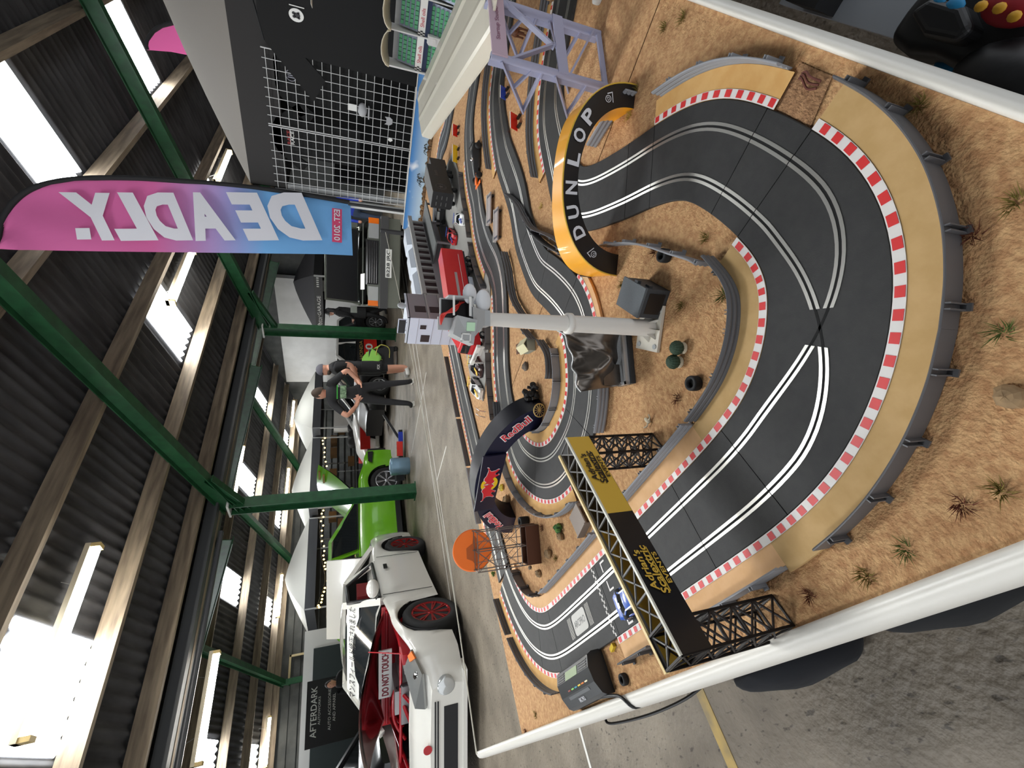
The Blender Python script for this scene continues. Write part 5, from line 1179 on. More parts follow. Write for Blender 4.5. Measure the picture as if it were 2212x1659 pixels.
def roundel(t, y, z, r, txt=None):
    b = MB(); b.add([(-.0325, y-r*math.cos(2*math.pi*i/24)*.8, z+r*math.sin(2*math.pi*i/24)) for i in range(24)], [tuple(range(24))]); b.build('badge_print', M_plate, t)
    b = MB()
    for q in ((-.25, .3, .22), (.25, .35, .22), (0, -.1, .42), (-.35, -.35, .18), (.38, -.3, .16)): b.add([(-.0345, y-r*(q[0]+q[2]*math.cos(2*math.pi*i/12))*.8, z+r*(q[1]+q[2]*math.sin(2*math.pi*i/12))) for i in range(12)], [tuple(range(12))])
    b.build('badge_drawing', M_black, t)
t = tshirt('large black t-shirt with a round white cat badge', 4.02, .62, 1.74, .95, 1.05); q = PX(640, 33, 3.988); roundel(t, q.y-.62, q.z-1.74, .045)
b = MB(); b.bx(-.034, -.031, q.y-.62-.05, q.y-.62-.045, q.z-1.79, q.z-1.70); b.build('badge_text', M_plate, t)
for (px_, py_, X, lab_, w_, h_) in ((627, 170, 4.36, 'black t-shirt with a small circular print behind the mesh', .55, .75), (622, 305, 4.36, 'black t-shirt with a red and white print behind the mesh', .45, .7)):
    q = PX(px_, py_, X); t = tshirt(lab_, X+.12, q.y, q.z+.12, w_, h_)
    if 'circular' in lab_:
        b = MB(); b.tube([(-.033, .038*math.cos(2*math.pi*i/20), -.12+.038*math.sin(2*math.pi*i/20)) for i in range(20)], .004, 4, close=True)
        for y in (-.018, -.004, .01): b.bx(-.035, -.031, y, y+.007, -.145, -.095)
        b.build('ring_print', mat('print_grey', srgb(150, 150, 160), .8), t)
    else:
        for y_, mm in ((-.03, M_plate), (.0, mat('print_red', srgb(150, 50, 50), .8))): text('RACE', mm, t, frame((-.033, 0, -.12+y_), (0, -1, 0), (0, 0, 1)), .05, w=.11, h=.026, bold=.02)
for (px_, py_, r, lab_) in ((761, 232, .02, 'small white price card hanging on the mesh'), (840, 262, .022, 'grey cat face sticker on the mesh'), (843, 302, .012, 'small white emblem sticker on the mesh'), (783, 240, .03, 'grey cap hanging on the mesh')):
    q = PX(px_, py_, 4.405); b = MB()
    if 'card' in lab_: b.box((q.x, q.y, q.z), (.004, .05, .07))
    elif 'cat' in lab_: b.add([(q.x, q.y+y*.03, q.z+z*.03) for y, z in ((-1, 1.2), (-.5, .7), (.5, .7), (1, 1.2), (1.1, -.2), (.6, -1), (-.6, -1), (-1.1, -.2))], [tuple(range(8))]); 
    elif 'cap' in lab_: b.ball((q.x+.03, q.y, q.z), .055, 14, 8, (.6, 1, .7)); b.box((q.x-.01, q.y, q.z-.05), (.05, .09, .01))
    else: b.add([(q.x, q.y+.018*math.cos(2*math.pi*i/5), q.z+.022*math.sin(2*math.pi*i/5)) for i in range(5)], [tuple(range(5))])
    tag(b.build('sticker' if 'sticker' in lab_ else ('price_card' if 'card' in lab_ else 'cap'), mat('sticker_grey', srgb(170, 170, 172), .7) if 'cat' in lab_ or 'cap' in lab_ else M_plate), lab_, 'cap' if 'cap' in lab_ else ('card' if 'card' in lab_ else 'sticker'))
# white and grey gazebos along the far wall
gz = (('white gazebo with pointed roof behind the white coupe', 6.3, 16.0, 2.9, 2.4, 2.0, 2.27, 2.98), ('white gazebo behind the lime green car', 9.30, 15.6, 2.9, 2.4, 2.0, 2.27, 2.95), ('cream gazebo behind the race car', 12.3, 15.2, 2.9, 2.4, 2.0, 2.27, 3.05))
for i, g in enumerate(gz): gazebo(*g, M_gazw, M_gazd)
t = gazebo('dark gazebo with a lettered garage valance in front of the white wall', 13.2, 9.35, 2.3, 2.2, 1.80, 2.04, 2.72, mat('gaz_charcoal', srgb(84, 84, 88), .85), M_black)
text('GARAGE', M_plate, t, frame((-1.156, .0, 1.92), (0, -1, 0), (0, 0, 1)), .2, w=.75, h=.10, bold=.01)
text('Motor', M_plate, t, frame((-1.156, .65, 1.92), (0, -1, 0), (0, 0, 1)), .2, w=.5, h=.14, shear=.3)
for s_ in (-1, 1):
    for i in range(5): b = MB(); b.bx(-1.157, -1.153, s_*(.72+.075*i)-.018, s_*(.72+.075*i)+.018, 1.90, 1.965); b.build('printed_mark', M_plate, t)
# string of fairy lights along the wall stalls
M_bulb = mat('warm_bulb', srgb(255, 214, 120), .5, emit=5.)
th = thing('fairy_lights', 'string of warm fairy lights strung under the white gazebos', 'fairy lights', (0, 0, 0))
pts = spline([(4.87, 14.79, 1.96), (5.6, 14.77, 1.74), (6.4, 14.77, 1.86), (7.73, 14.79, 1.94), (8.4, 14.5, 1.72), (9.3, 14.4, 1.84), (10.7, 14.41, 1.96)], 8)
b = MB(); b.tube(pts, .006, 4); b.build('cable', M_black, th)
for i, p in enumerate(pts):
    b = MB(); b.ball((p.x, p.y+.0, p.z-.05+random.uniform(-.06, .03)), .028, 8, 6); b.build('bulb', M_bulb, th)
# stalls: trade stand with lettering, boards, shelves and crates
th = thing('trade_stand', 'black trade stand board with white lettering behind the dark car', 'sign board', (0, 0, 0))
q0, q1 = PY(668, 1500, 13.4), PY(720, 1580, 13.4)
b = MB(); b.bx(1.45, 2.75, 13.40, 13.44, .6, 2.02); b.build('board', mat('board_charcoal', srgb(46, 46, 48), .8), th)
text('AFTERDARK', M_plate, th, frame((2.12, 13.395, 1.86), (1, 0, 0), (0, 0, 1)), .2, w=1.0, h=.13, bold=.01); text('AUTOWORKS', M_plate, th, frame((2.12, 13.395, 1.74), (1, 0, 0), (0, 0, 1)), .2, w=.55, h=.05)
text('AUTO ACCESSORIES', M_plate, th, frame((2.12, 13.395, 1.52), (1, 0, 0), (0, 0, 1)), .2, w=.85, h=.06); text('AND APPAREL', M_plate, th, frame((2.12, 13.395, 1.42), (1, 0, 0), (0, 0, 1)), .2, w=.55, h=.06)
M_card = mat('cardboard', srgb(150, 118, 84), .9); M_stall = mat('stall_white', srgb(190, 190, 186), .7)
b = MB(); b.bx(.2, 4.4, 15.2, 15.3, .0, 2.25); tag(b.build('partition_board', M_stall), 'grey white partition boards behind the trade stand', 'partition')
for x, lb_ in ((.7, 'dark green poster on the partition beyond the dark car'), (2.9, 'dark green poster on the partition below the cream vent')): b = MB(); b.bx(x, x+1.0, 15.16, 15.19, .9, 2.0); tag(b.build('dark_poster', mat('poster_dark', srgb(24, 36, 36), .7)), lb_, 'poster', 'posters on the partition')
b = MB()
for (x0, x1, z0, z1) in ((3.6, 4.4, 2.3, 2.36), (3.6, 4.4, 2.75, 2.81), (3.6, 3.66, 2.3, 2.8), (4.34, 4.4, 2.3, 2.8)): b.bx(x0, x1, 17.3, 17.36, z0, z1)
tag(b.build('wall_vent', mat('cream_frame', srgb(196, 180, 140), .7)), 'cream framed vent high on the far wall', 'vent')
random.seed(3)
for i in range(14):
    x = 5.0+i*.55+random.uniform(-.1, .1); z = random.choice((.801, 1.151, 1.451)); w_, h_ = random.uniform(.28, .38), random.uniform(.18, .24)
    b = MB(); b.bx(x, x+w_, 15.9, 16.2, z, z+h_); b.bx(x-.01, x+w_+.01, 15.89, 16.21, z+h_, z+h_+.03)
    tag(b.build('cardboard_box', M_card), 'cardboard box stacked on the stall shelves under the gazebos', 'box', 'boxes on the stalls')
for zz, lb_ in ((.77, 'lowest'), (1.12, 'middle'), (1.42, 'topmost')): b = MB(); b.bx(4.9, 12.6, 15.85, 16.25, zz, zz+.03); tag(b.build('stall_shelf', M_gazd), lb_+' long dark shelf carrying cardboard boxes under the gazebos', 'shelf', 'stall shelves')
for i in range(2):
    for j in range(3):
        b = MB(); b.tf((9.9+.34*j, 13.7, .55+.36*i), (math.pi/2, 0, 0)); b.lathe([(.09, -.08), (.16, -.09), (.165, .09), (.09, .08)], 18); tag(b.build('stacked_tyre', M_tyre), 'black tyre standing in the stack beside the race car', 'tyre', 'tyres beside the race car')
b = MB(); b.bx(9.7, 10.9, 13.6, 13.85, 0, .37); tag(b.build('tyre_rack', M_black), 'low black rack under the stacked tyres', 'rack')
b = MB(); b.bx(11.0, 11.9, 14.2, 14.5, .4, 1.55); b.bx(11.05, 11.85, 14.18, 14.2, .45, 1.5); tag(b.build('display_board', M_stall), 'grey display board beyond the race car', 'board')
# trolley with a green cloth
q = P(857, 757); th = thing('parts_trolley', 'black trolley with engine parts beside the green column', 'trolley', (q.x-.22, q.y+.12, 0), R(-45))
b = MB(); b.bx(-.32, .32, -.22, .22, .10, .32); b.bx(-.28, .28, -.2, .2, .32, .42); b.build('body', M_black, th)
for x in (-.27, .27):
    for y in (-.18, .18): b = MB(); b.tf((x, y, .06), (math.pi/2, 0, 0)); b.lathe([(.02, -.02), (.06, -.02), (.06, .02), (.02, .02)], 14); b.build('castor', M_tyre, th)
b = MB(); b.tube(spline([(.05, -.23, .2), (.28, -.28, .22), (.34, -.26, .42), (.12, -.24, .50), (.0, -.23, .36)], 6), .01, 6); b.build('strap', mat('strap_yellow', srgb(200, 190, 90), .6), th)
b = MB(); b.tube([(-.2, -.24, .25), (-.22, -.25, .05)], .012, 6); b.build('strap_end', mat('strap_yellow', srgb(200, 190, 90), .6), th)
b = MB(); rows = []
for i in range(11):
    f = i/10; rows.append([((.03+.29*f)*math.cos(a)*(1+.16*f*math.sin(5*a)), (.03+.25*f)*math.sin(a)*(1+.18*f*math.cos(4*a)), .80-.06*f-.36*f**1.6*(.7+.3*math.sin(4*a+1))) for a in [2*math.pi*j/28 for j in range(29)]])
b.grid(rows); o = b.build('lime_cloth', mat('lime_cloth', srgb(132, 186, 80), .9), None, fix=False); o.location = (q.x-.22, q.y+.12, 0); o.rotation_euler = (0, 0, R(-45)); sd = o.modifiers.new('s', 'SOLIDIFY'); sd.thickness = .006
tag(o, 'crumpled lime green cloth draped over the trolley', 'cloth')
b = MB(); b.bx(-.24, .24, -.16, .16, .42, .66); b.build('engine_block', mat('engine_dark', (.03, .03, .03), .4), th)
# low jack and oddments in front of the lime car
q = P(874, 965); th = thing('trolley_jack', 'low dark trolley jack with red and blue parts before the lime car', 'jack', (q.x, q.y, 0), R(-30))
b = MB(); b.bx(-.55, .35, -.12, .12, .05, .13); b.bx(-.7, -.5, -.16, .16, .04, .20); b.build('frame', M_black, th)
b = MB(); b.bar((.2, 0, .12), (.7, 0, .42), .05); b.build('handle', M_black, th)
b = MB(); b.bx(-.2, .1, -.17, -.12, .06, .18); b.build('red_tank', M_rr, th)
b = MB(); b.bx(.1, .3, -.17, -.12, .05, .14); b.build('blue_cover', M_royal, th)
q = P(884, 1006); b = MB(); b.tf((q.x, q.y, 0), (0, 0, R(0))); b.lathe([(.16, 0), (.17, .02), (.17, .34), (.16, .36), (.06, .38)], 18); tag(b.build('oil_drum', mat('drum_blue', srgb(120, 150, 170), .3, metal=.3)), 'shiny pale blue drum in front of the lime green car', 'drum')
# ================================================================ smaller models on the board
def zup(bx_, by_, x):                        # height above the board where an upright through a point meets picture column x
    lo, hi = 0., 1.
    for _ in range(40):
        m_ = (lo+hi)/2; p = Vector((bx_, by_, TT+m_))-CAM; c = 1106-FPX*p.dot(UPC)/p.dot(FWD)
        lo, hi = (m_, hi) if c > x else (lo, m_)
    return lo
# blue sky backdrop at the end of the table
m = bpy.data.materials.new('sky_print'); m.use_nodes = True; nt = m.node_tree; bs = nt.nodes['Principled BSDF']; bs.inputs['Roughness'].default_value = .6
tc = nt.nodes.new('ShaderNodeTexCoord'); sp = nt.nodes.new('ShaderNodeSeparateXYZ'); mr = nt.nodes.new('ShaderNodeMapRange'); cr_ = nt.nodes.new('ShaderNodeValToRGB'); nz_ = nt.nodes.new('ShaderNodeTexNoise'); nz_.inputs['Scale'].default_value = 9; mx = nt.nodes.new('ShaderNodeMix'); mx.data_type = 'RGBA'; cr2 = nt.nodes.new('ShaderNodeValToRGB')
nt.links.new(tc.outputs['Object'], sp.inputs[0]); nt.links.new(sp.outputs['Z'], mr.inputs[0]); mr.inputs[1].default_value = TT; mr.inputs[2].default_value = TT+.15
nt.links.new(mr.outputs[0], cr_.inputs[0]); e = cr_.color_ramp.elements; e[0].color = (*srgb(190, 214, 228), 1); e[0].position = .1; e[1].color = (*srgb(62, 126, 190), 1); e[1].position = .8
nt.links.new(tc.outputs['Object'], nz_.inputs[0]); cr2.color_ramp.elements[0].position = .6; cr2.color_ramp.elements[1].position = .75; nt.links.new(nz_.outputs[0], cr2.inputs[0])
nt.links.new(cr2.outputs[0], mx.inputs[0]); nt.links.new(cr_.outputs[0], mx.inputs[6]); mx.inputs[7].default_value = (.75, .82, .88, 1); nt.links.new(mx.outputs[2], bs.inputs['Base Color'])
th = thing('sky_backdrop', 'blue sky printed backdrop board along the end of the table', 'backdrop', (0, 0, 0))
b = MB(); b.bx(3.35, 3.356, -.40, 1.79, TT, TT+.135); b.build('printed_board', m, th)
b = MB(); b.bx(3.347, 3.359, -.40, 1.79, TT+.135, TT+.139); b.build('white_edge', M_trim, th)
b = MB(); b.bx(2.72, 3.35, 1.79, 1.794, TT, TT+.125); b.build('clear_panel', mat('acrylic', (.75, .85, .9), .05, alpha=.35), th)
b = MB(); b.tube([(2.72, 1.792, TT+.126), (3.35, 1.792, TT+.128)], .002, 4); b.build('clear_panel_edge', M_trim, th)
b = MB()
for i in range(60):
    y = -.38+2.15*i/59; b.ball((3.335, y, TT), .02, 7, 5, (1, 1.4, random.uniform(.5, 1.4)), .25)
tag(b.build('desert_scrub', mat('scrub_brown', srgb(120, 92, 62), .95, col2=srgb(86, 66, 44), scale=60)), 'low line of brown desert scrub at the foot of the backdrop', 'scrub', kind='stuff')
for (x, y) in ((920, 322), (905, 385), (909, 393), (893, 494)):
    q = PX(x, y, 3.32); t = MB(); z0 = TT+.012; t.tube([(q.x, q.y, z0), (q.x, q.y, q.z)], .0025, 5)
    for i in range(7): a = i*.9; t.tube([(q.x, q.y, q.z), (q.x+.02*math.cos(a), q.y+.024*math.sin(a), q.z+.012), (q.x+.03*math.cos(a), q.y+.036*math.sin(a), q.z-.004)], .002, 4)
    tag(t.build('model_palm', mat('palm_dark', srgb(46, 44, 32), .9)), 'small dark model palm in front of the blue backdrop', 'model palm', 'palms before the backdrop')

# pit building
M_pg = mat('pit_grey', srgb(136, 130, 132), .7); M_pw2 = mat('pit_white', srgb(206, 212, 226), .7); M_pwin = mat('pit_window', srgb(44, 24, 26), .4); M_pgr = mat('pit_roof', srgb(196, 202, 210), .6); M_pconc = mat('pit_concrete', srgb(150, 148, 144), .7)
th = thing('pit_building', 'grey and white model pit building with tower and dark windows', 'model building', (1.75, 1.40, TT))
TX = .20; TZ = .268
b = MB(); b.bx(0, TX, 0, .165, .0, TZ); b.build('tower', M_pg, th)
b = MB(); b.bx(-.004, 0, -.002, .167, 0, TZ); ef = b.build('end_wall', M_pw2, th)
b = MB(); b.bx(-.006, -.003, .04, .065, .185, .215); b.build('window_opening', M_pwin, ef); b = MB(); b.bx(-.006, -.003, .105, .150, .16, .205); b.build('window_opening', M_pwin, ef)
for z in (.05, .10, .15, .225): b = MB(); b.bx(-.0055, -.004, .0, .165, z, z+.0015); b.build('wall_seam', M_pg, ef)
for z0, z1 in ((.04, .10), (.115, .165), (.185, .24)): b = MB(); b.bx(.05, .095, -.003, .0, z0, z1); b.build('window_strip', M_pwin, th)
for z in (.105, .172): b = MB(); b.bx(0, TX, -.006, .0, z, z+.008); b.build('floor_band', M_pconc, th)
b = MB(); b.bx(.0, TX, 0, .165, TZ, TZ+.004); b.bx(0, TX, 0, .003, TZ, TZ+.014); b.bx(0, .003, 0, .165, TZ, TZ+.014); b.build('tower_roof', M_pgr, th)
b = MB(); b.bx(.01, .015, .02, .11, TZ+.015, TZ+.055); s_ = b.build('roof_screen', M_pw2, th); b = MB(); b.bx(.005, .01, .025, .105, TZ+.019, TZ+.051); b.build('screen_face', M_blk, s_)
b = MB(); b.cyl((.01, .04, TZ), (.01, .04, TZ+.02), .002, 5); b.cyl((.01, .09, TZ), (.01, .09, TZ+.02), .002, 5); b.build('screen_post', M_pg, s_)
b = MB(); b.ball((.12, .02, TZ+.03), .022, 12, 8, (1, .5, 1)); b.cyl((.12, .02, TZ), (.12, .02, TZ+.02), .004, 6); b.build('dish', M_lamp, th)
LX = 1.02; LZ = .165
b = MB(); b.bx(TX, LX, .01, .150, 0, LZ-.07); b.build('garage_block', M_pg, th)
b = MB(); b.bx(TX, LX, .02, .150, LZ-.07, LZ); b.build('upper_floor', M_pwin, th)
for i in range(13):
    x = TX+.02+(LX-TX-.04)*i/12; b = MB(); b.bx(x-.008, x+.008, .008, .022, LZ-.07, LZ); b.build('pilaster', M_pconc, th)
b = MB(); b.bx(TX, LX+.01, -.01, .018, LZ, LZ+.022); b.build('fascia', M_pconc, th)
b = MB(); b.bx(TX, LX+.01, .0, .17, LZ+.010, LZ+.016); b.build('roof_deck', M_pgr, th)
for i in range(3):
    x0 = TX+.05+i*.25; b = MB(); b.add([(x0, .03, LZ+.016), (x0+.22, .03, LZ+.016), (x0+.22, .15, LZ+.016), (x0, .15, LZ+.016), (x0+.02, .05, LZ+.045), (x0+.20, .05, LZ+.045), (x0+.20, .13, LZ+.045), (x0+.02, .13, LZ+.045)], [(4, 5, 6, 7), (0, 1, 5, 4), (1, 2, 6, 5), (2, 3, 7, 6), (3, 0, 4, 7)]); b.build('roof_light', M_pgr, th)
b = MB(); b.bx(.52, LX+.01, -.13, .01, .084, .092); b.build('lower_roof', mat('slab_grey', srgb(112, 114, 112), .7), th)
for x in (.54, .76, 1.0): b = MB(); b.bx(x-.005, x+.005, -.125, -.115, 0, .084); b.build('roof_post', M_pg, th)
# paddock surface
b = MB(); b.prism([(1.22, 1.42), (1.30, 1.24), (1.50, 1.02), (1.60, .99), (1.95, .985), (2.35, .93), (2.62, .90), (2.75, 1.05), (2.72, 1.39), (1.76, 1.39), (1.62, 1.47), (1.4, 1.5)], TT+.0005, TT+.004)
tag(b.build('paddock_mat', mat('paddock_grey', srgb(150, 148, 142), .8)), 'flat grey paddock panel under the model lorries', 'model paddock')

# red articulated lorry
M_lr = mat('lorry_red', srgb(204, 26, 32), .35, coat=.3); M_lk = mat('lorry_dark', (.015, .015, .016), .5)
a0, a1 = Vector((1.885, 1.085)), Vector((1.475, 1.172)); da = math.atan2(a1.y-a0.y, a1.x-a0.x)
th = thing('model_lorry', 'red model articulated lorry in front of the pit building', 'model lorry', (a0.x, a0.y, TT+.004), da)
ZL = .142
b = MB(); b.bx(0, .43, -.075, .005, .040, ZL); tr_ = b.build('trailer', M_lr, th)
b = MB(); b.bx(.15, .30, .0052, .0062, .085, .097); b.build('side_strip', mat('strip_grey', srgb(170, 160, 158), .5), tr_)
b = MB(); b.bx(.03, .36, .0052, .0062, .064, .066); b.build('side_line', M_plate, tr_)
b = MB(); b.bx(0, .43, -.07, .0, .030, .040); b.build('chassis', M_lk, th); b = MB(); b.bx(.17, .33, .0, .004, .014, .034); b.build('side_guard', M_pgr, th)
for x in (.05, .085, .12, .40, .50):
    for y in (-.002, -.068):
        b = MB(); b.tf((x, y, .016), (math.pi/2, 0, 0)); b.lathe([(.006, -.006), (.016, -.006), (.016, .006), (.006, .006)], 16); w_ = b.build('wheel', M_tyre, th)
        b = MB(); b.tf((x, y+(.0065 if y > -.03 else -.0065), .016), (math.pi/2, 0, 0)); b.lathe([(.009, -.001), (.009, .001), (.003, .002)], 12); b.build('hub', M_chrome, w_)
b = MB(); b.bx(.445, .545, -.072, .002, .030, .115); b.add([(.545, -.072, .030), (.545, .002, .030), (.56, .0, .035), (.56, -.07, .035), (.545, -.072, .115), (.545, .002, .115), (.55, .0, .105), (.55, -.07, .105)], [(0, 1, 2, 3), (4, 7, 6, 5), (3, 2, 6, 7), (1, 5, 6, 2), (0, 3, 7, 4)])
cab_ = b.build('cab', M_lr, th)
b = MB(); b.plate([(.5555, -.064, .075), (.5555, -.006, .075), (.5525, -.008, .108), (.5525, -.062, .108)], .002); b.v = [v+Vector((.0015, 0, 0)) for v in b.v]; b.build('windscreen', M_glass, cab_)
b = MB(); b.bx(.557, .563, -.068, -.002, .018, .036); b.build('bumper', M_plate, cab_); b = MB(); b.bx(.47, .53, .002, .004, .075, .10); b.build('side_window', M_glass, cab_)
b = MB(); b.add([(.46, -.07, .115), (.46, .0, .115), (.535, -.01, .115), (.535, -.06, .115), (.46, -.068, .140), (.46, -.002, .140)], [(0, 1, 5, 4), (4, 5, 2, 3), (1, 2, 5), (0, 4, 3)]); b.build('air_deflector', M_lr, cab_)
b = MB(); b.bx(.575, .59, -.10, .03, .045, .060); b.bx(.58, .585, -.095, -.09, 0, .045); b.bx(.58, .585, .02, .025, 0, .045); lb_ = b.build('white_banner', M_plate, None); lb_.location = (a0.x, a0.y, TT+.004); lb_.rotation_euler = (0, 0, da)
tag(lb_, 'small white start banner in front of the red model lorry', 'model banner'); text('RACING', M_black, lb_, frame((.5905, -.035, .0525), (0, 1, 0), (0, 0, 1)), .01, w=.05, h=.009)
# black lorry
a0, a1 = Vector((2.60, .985)), Vector((2.30, 1.0)); da = math.atan2(a1.y-a0.y, a1.x-a0.x); M_lb = mat('lorry_black', srgb(26, 26, 26), .5); M_lg = mat('lorry_roof', srgb(92, 92, 90), .6)
th = thing('model_lorry', 'black model transporter lorry with round crest in the paddock', 'model lorry', (a0.x, a0.y, TT+.004), da)
b = MB(); b.bx(0, .31, -.085, .005, .035, .138); bd = b.build('box_body', M_lb, th); b = MB(); b.bx(0, .31, -.085, .005, .138, .140); b.build('roof', M_lg, bd)
b = MB(); b.tube([(.25+.028*math.cos(2*math.pi*i/24), .0058, .09+.028*math.sin(2*math.pi*i/24)) for i in range(24)], .0012, 4, close=True); b.tube([(.25+.022*math.cos(2*math.pi*i/24), .0058, .09+.022*math.sin(2*math.pi*i/24)) for i in range(24)], .0008, 4, close=True)
b.add([(.25+(.016 if i % 2 == 0 else .007)*math.cos(2*math.pi*i/10+1.57), .0062, .09+(.016 if i % 2 == 0 else .007)*math.sin(2*math.pi*i/10+1.57)) for i in range(10)], [tuple(range(10))]); b.build('crest', mat('crest_grey', srgb(96, 90, 88), .6), bd)
text('Scania', mat('crest_grey', srgb(96, 90, 88), .6), bd, frame((.10, .006, .10), (-1, 0, 0), (0, 0, 1)), .02, w=.06, h=.018)
b = MB()
for i in range(2):
    for j in range(3): b.bx(.3105, .312, -.07+.035*i, -.05+.035*i, .06+.026*j, .064+.026*j)
b.build('door_bolts', M_lg, bd)
for x in (.05, .09, .25):
    for y in (-.002, -.078):
        b = MB(); b.tf((x, y, .016), (math.pi/2, 0, 0)); b.lathe([(.005, -.006), (.016, -.006), (.016, .006), (.005, .006)], 16); b.build('wheel', M_tyre, th)
b = MB(); b.bx(-.10, -.012, -.078, -.002, .02, .11); b.build('cab', M_lb, th); b = MB(); b.bx(-.012, 0, -.06, -.02, .02, .06); b.bx(0, .31, -.08, 0, .028, .035); b.build('chassis', M_lk, th)

# 1:32 cars
def mini(label, loc, rz, paint, trim, glass=M_glass, wing=True, rims=M_chrome, low=1.0):
    c = Car('model_car', label, (loc[0], loc[1], loc[2] if len(loc) > 2 else TT), rz, 4.5, 1.9, 2.7, .34,
            [(-2.25, .80), (-1.7, .94), (0, .90), (1.5, .95), (2.1, .82), (2.25, .66)], [(-2.25, .82*low), (-1.4, .88*low), (.6, .82*low), (1.5, .74*low), (2.25, .52*low)], [(-2.25, .86*low), (-1.5, .95*low), (.8, .88*low), (1.7, .76*low), (2.25, .55*low)], sill=.12, scale=1/32, cat='model car', group='model racing cars')
    c.body(paint, 36); c.cabin(paint, .8, .05, -.8, -1.7, 1.22*low, .55, glass=glass, pil=.08); c.wheels(rims, .3, 5)
    b = MB(); b.bx(-1.9, 2.2, -.16, .16, .95*low, .97*low); b.bx(.9, 2.0, -.55, -.2, .80*low, .83*low); c.build(b, 'livery_stripe', trim)
    if wing: b = MB(); b.bx(-2.3, -1.95, -.85, .85, 1.2*low, 1.24*low); b.bx(-2.15, -2.0, -.5, -.45, .85*low, 1.2*low); b.bx(-2.15, -2.0, .45, .5, .85*low, 1.2*low); c.build(b, 'rear_wing', trim)
    b = MB(); b.bx(2.05, 2.27, -.7, -.4, .45*low, .55*low); b.bx(2.05, 2.27, .4, .7, .45*low, .55*low); c.build(b, 'headlamp', M_lens)
    return c
M_mw = mat('mini_white', srgb(225, 225, 222), .3, coat=.4); M_mb = mat('mini_blue', srgb(40, 70, 170), .3, coat=.4); M_mk = mat('mini_plum', srgb(52, 26, 34), .3, coat=.4); M_my = mat('mini_yellow', srgb(230, 190, 40), .4); M_mblue = mat('mini_bright_blue', srgb(60, 100, 190), .25, coat=.6)
zpd = TT+.004
q = B(1003, 475); mini('white and blue model rally car behind the black lorry', (q.x, q.y, zpd), R(205), M_mw, M_mb)
q = B(1046, 785); mini('plum coloured model racing car parked beside the track', (q.x+.03, q.y+.05, zpd), R(200), M_mk, M_my)
q = B(1046, 832); mini('white model racing car with yellow wing beside the track', (q.x+.03, q.y+.05, zpd), R(200), M_mw, M_my)
mini('bright blue model car on the start straight under the gantry', (.203, .858, ZT+.001), R(-90), M_mblue, M_mblue, wing=False, low=.66)
q = B(1000, 500); mini('red and blue model touring car beside the pit garages', (q.x+.12, q.y+.10, zpd), R(190), M_lr, M_mb)
# open wheel racer leaning on the barrier
q = B(1036, 355); th = thing('model_formula_car', 'dark open wheel model racer with a red nose on the sand', 'model car', (q.x, q.y, TT), R(140)); th.scale = (1.35, 1.35, 1.35)
b = MB(); b.grid([[(x/32, y*w_/32, (.25+h_*(1-y*y))/32) for y in (-1, -.5, 0, .5, 1)] for x, w_, h_ in ((-2.2, .3, .4), (-1.2, .7, .75), (-.2, .65, .55), (.6, .4, .5), (1.6, .22, .32), (2.3, .14, .2))]); b.bx(-.07, .02, -.02, .02, .004, .010); b.build('body', M_lk, th)
b = MB(); b.bx(.035, .072, -.006, .006, .010, .016); b.bx(.066, .076, -.026, .026, .006, .008); b.build('nose', M_org, th); b = MB(); b.bx(-.075, -.062, -.024, .024, .026, .029); b.build('rear_wing', M_lk, th)
for x, y in ((.048, .022), (.048, -.022), (-.05, .024), (-.05, -.024)): b = MB(); b.tf((x, y, .010), (math.pi/2, 0, 0)); b.lathe([(.004, -.005), (.010, -.005), (.010, .005), (.004, .005)], 12); b.build('wheel', M_tyre, th)
b = MB(); b.ball((-.012, 0, .026), .007, 10, 8); b.build('driver_helmet', M_chrome, th)
# orange buggy below the ramp
q = B(1052, 62); th = thing('model_buggy', 'orange model digger with big black tyres under the white ramp', 'model vehicle', (q.x, q.y, TT), R(220))
b = MB(); b.bx(-.07, .07, -.035, .035, .03, .06); b.bx(-.05, .03, -.03, .03, .06, .095); b.bx(.06, .10, -.05, .05, .02, .05); b.build('body', M_org, th)
b = MB(); b.bx(-.04, .025, -.0315, .0315, .065, .09); b.build('windows', M_dark, th)
for x in (-.05, .05):
    for y in (-.045, .045): b = MB(); b.tf((x, y, .028), (math.pi/2, 0, 0)); b.lathe([(.012, -.012), (.028, -.014), (.028, .014), (.012, .012)], 16); w_ = b.build('wheel', M_tyre, th); b = MB(); b.tf((x, y*1.25, .028), (math.pi/2, 0, 0)); b.lathe([(.010, -.004), (.010, .004), (.004, .005)], 10); b.build('hub', M_org, w_)
# dark cart behind the lorry
q = B(962, 462); th = thing('model_pickup', 'dark model pickup parked at the foot of the backdrop', 'model vehicle', (q.x, q.y, TT), R(120))
b = MB(); b.bx(-.075, .075, -.03, .03, .016, .036); b.bx(-.01, .045, -.028, .028, .036, .058); b.build('body', M_lk, th); b = MB(); b.bx(-.005, .04, -.0285, .0285, .04, .054); b.build('windows', M_lens, th)
for x in (-.05, .05):
    for y in (-.03, .03): b = MB(); b.tf((x, y, .014), (math.pi/2, 0, 0)); b.lathe([(.004, -.006), (.014, -.006), (.014, .006), (.004, .006)], 12); b.build('wheel', M_tyre, th)

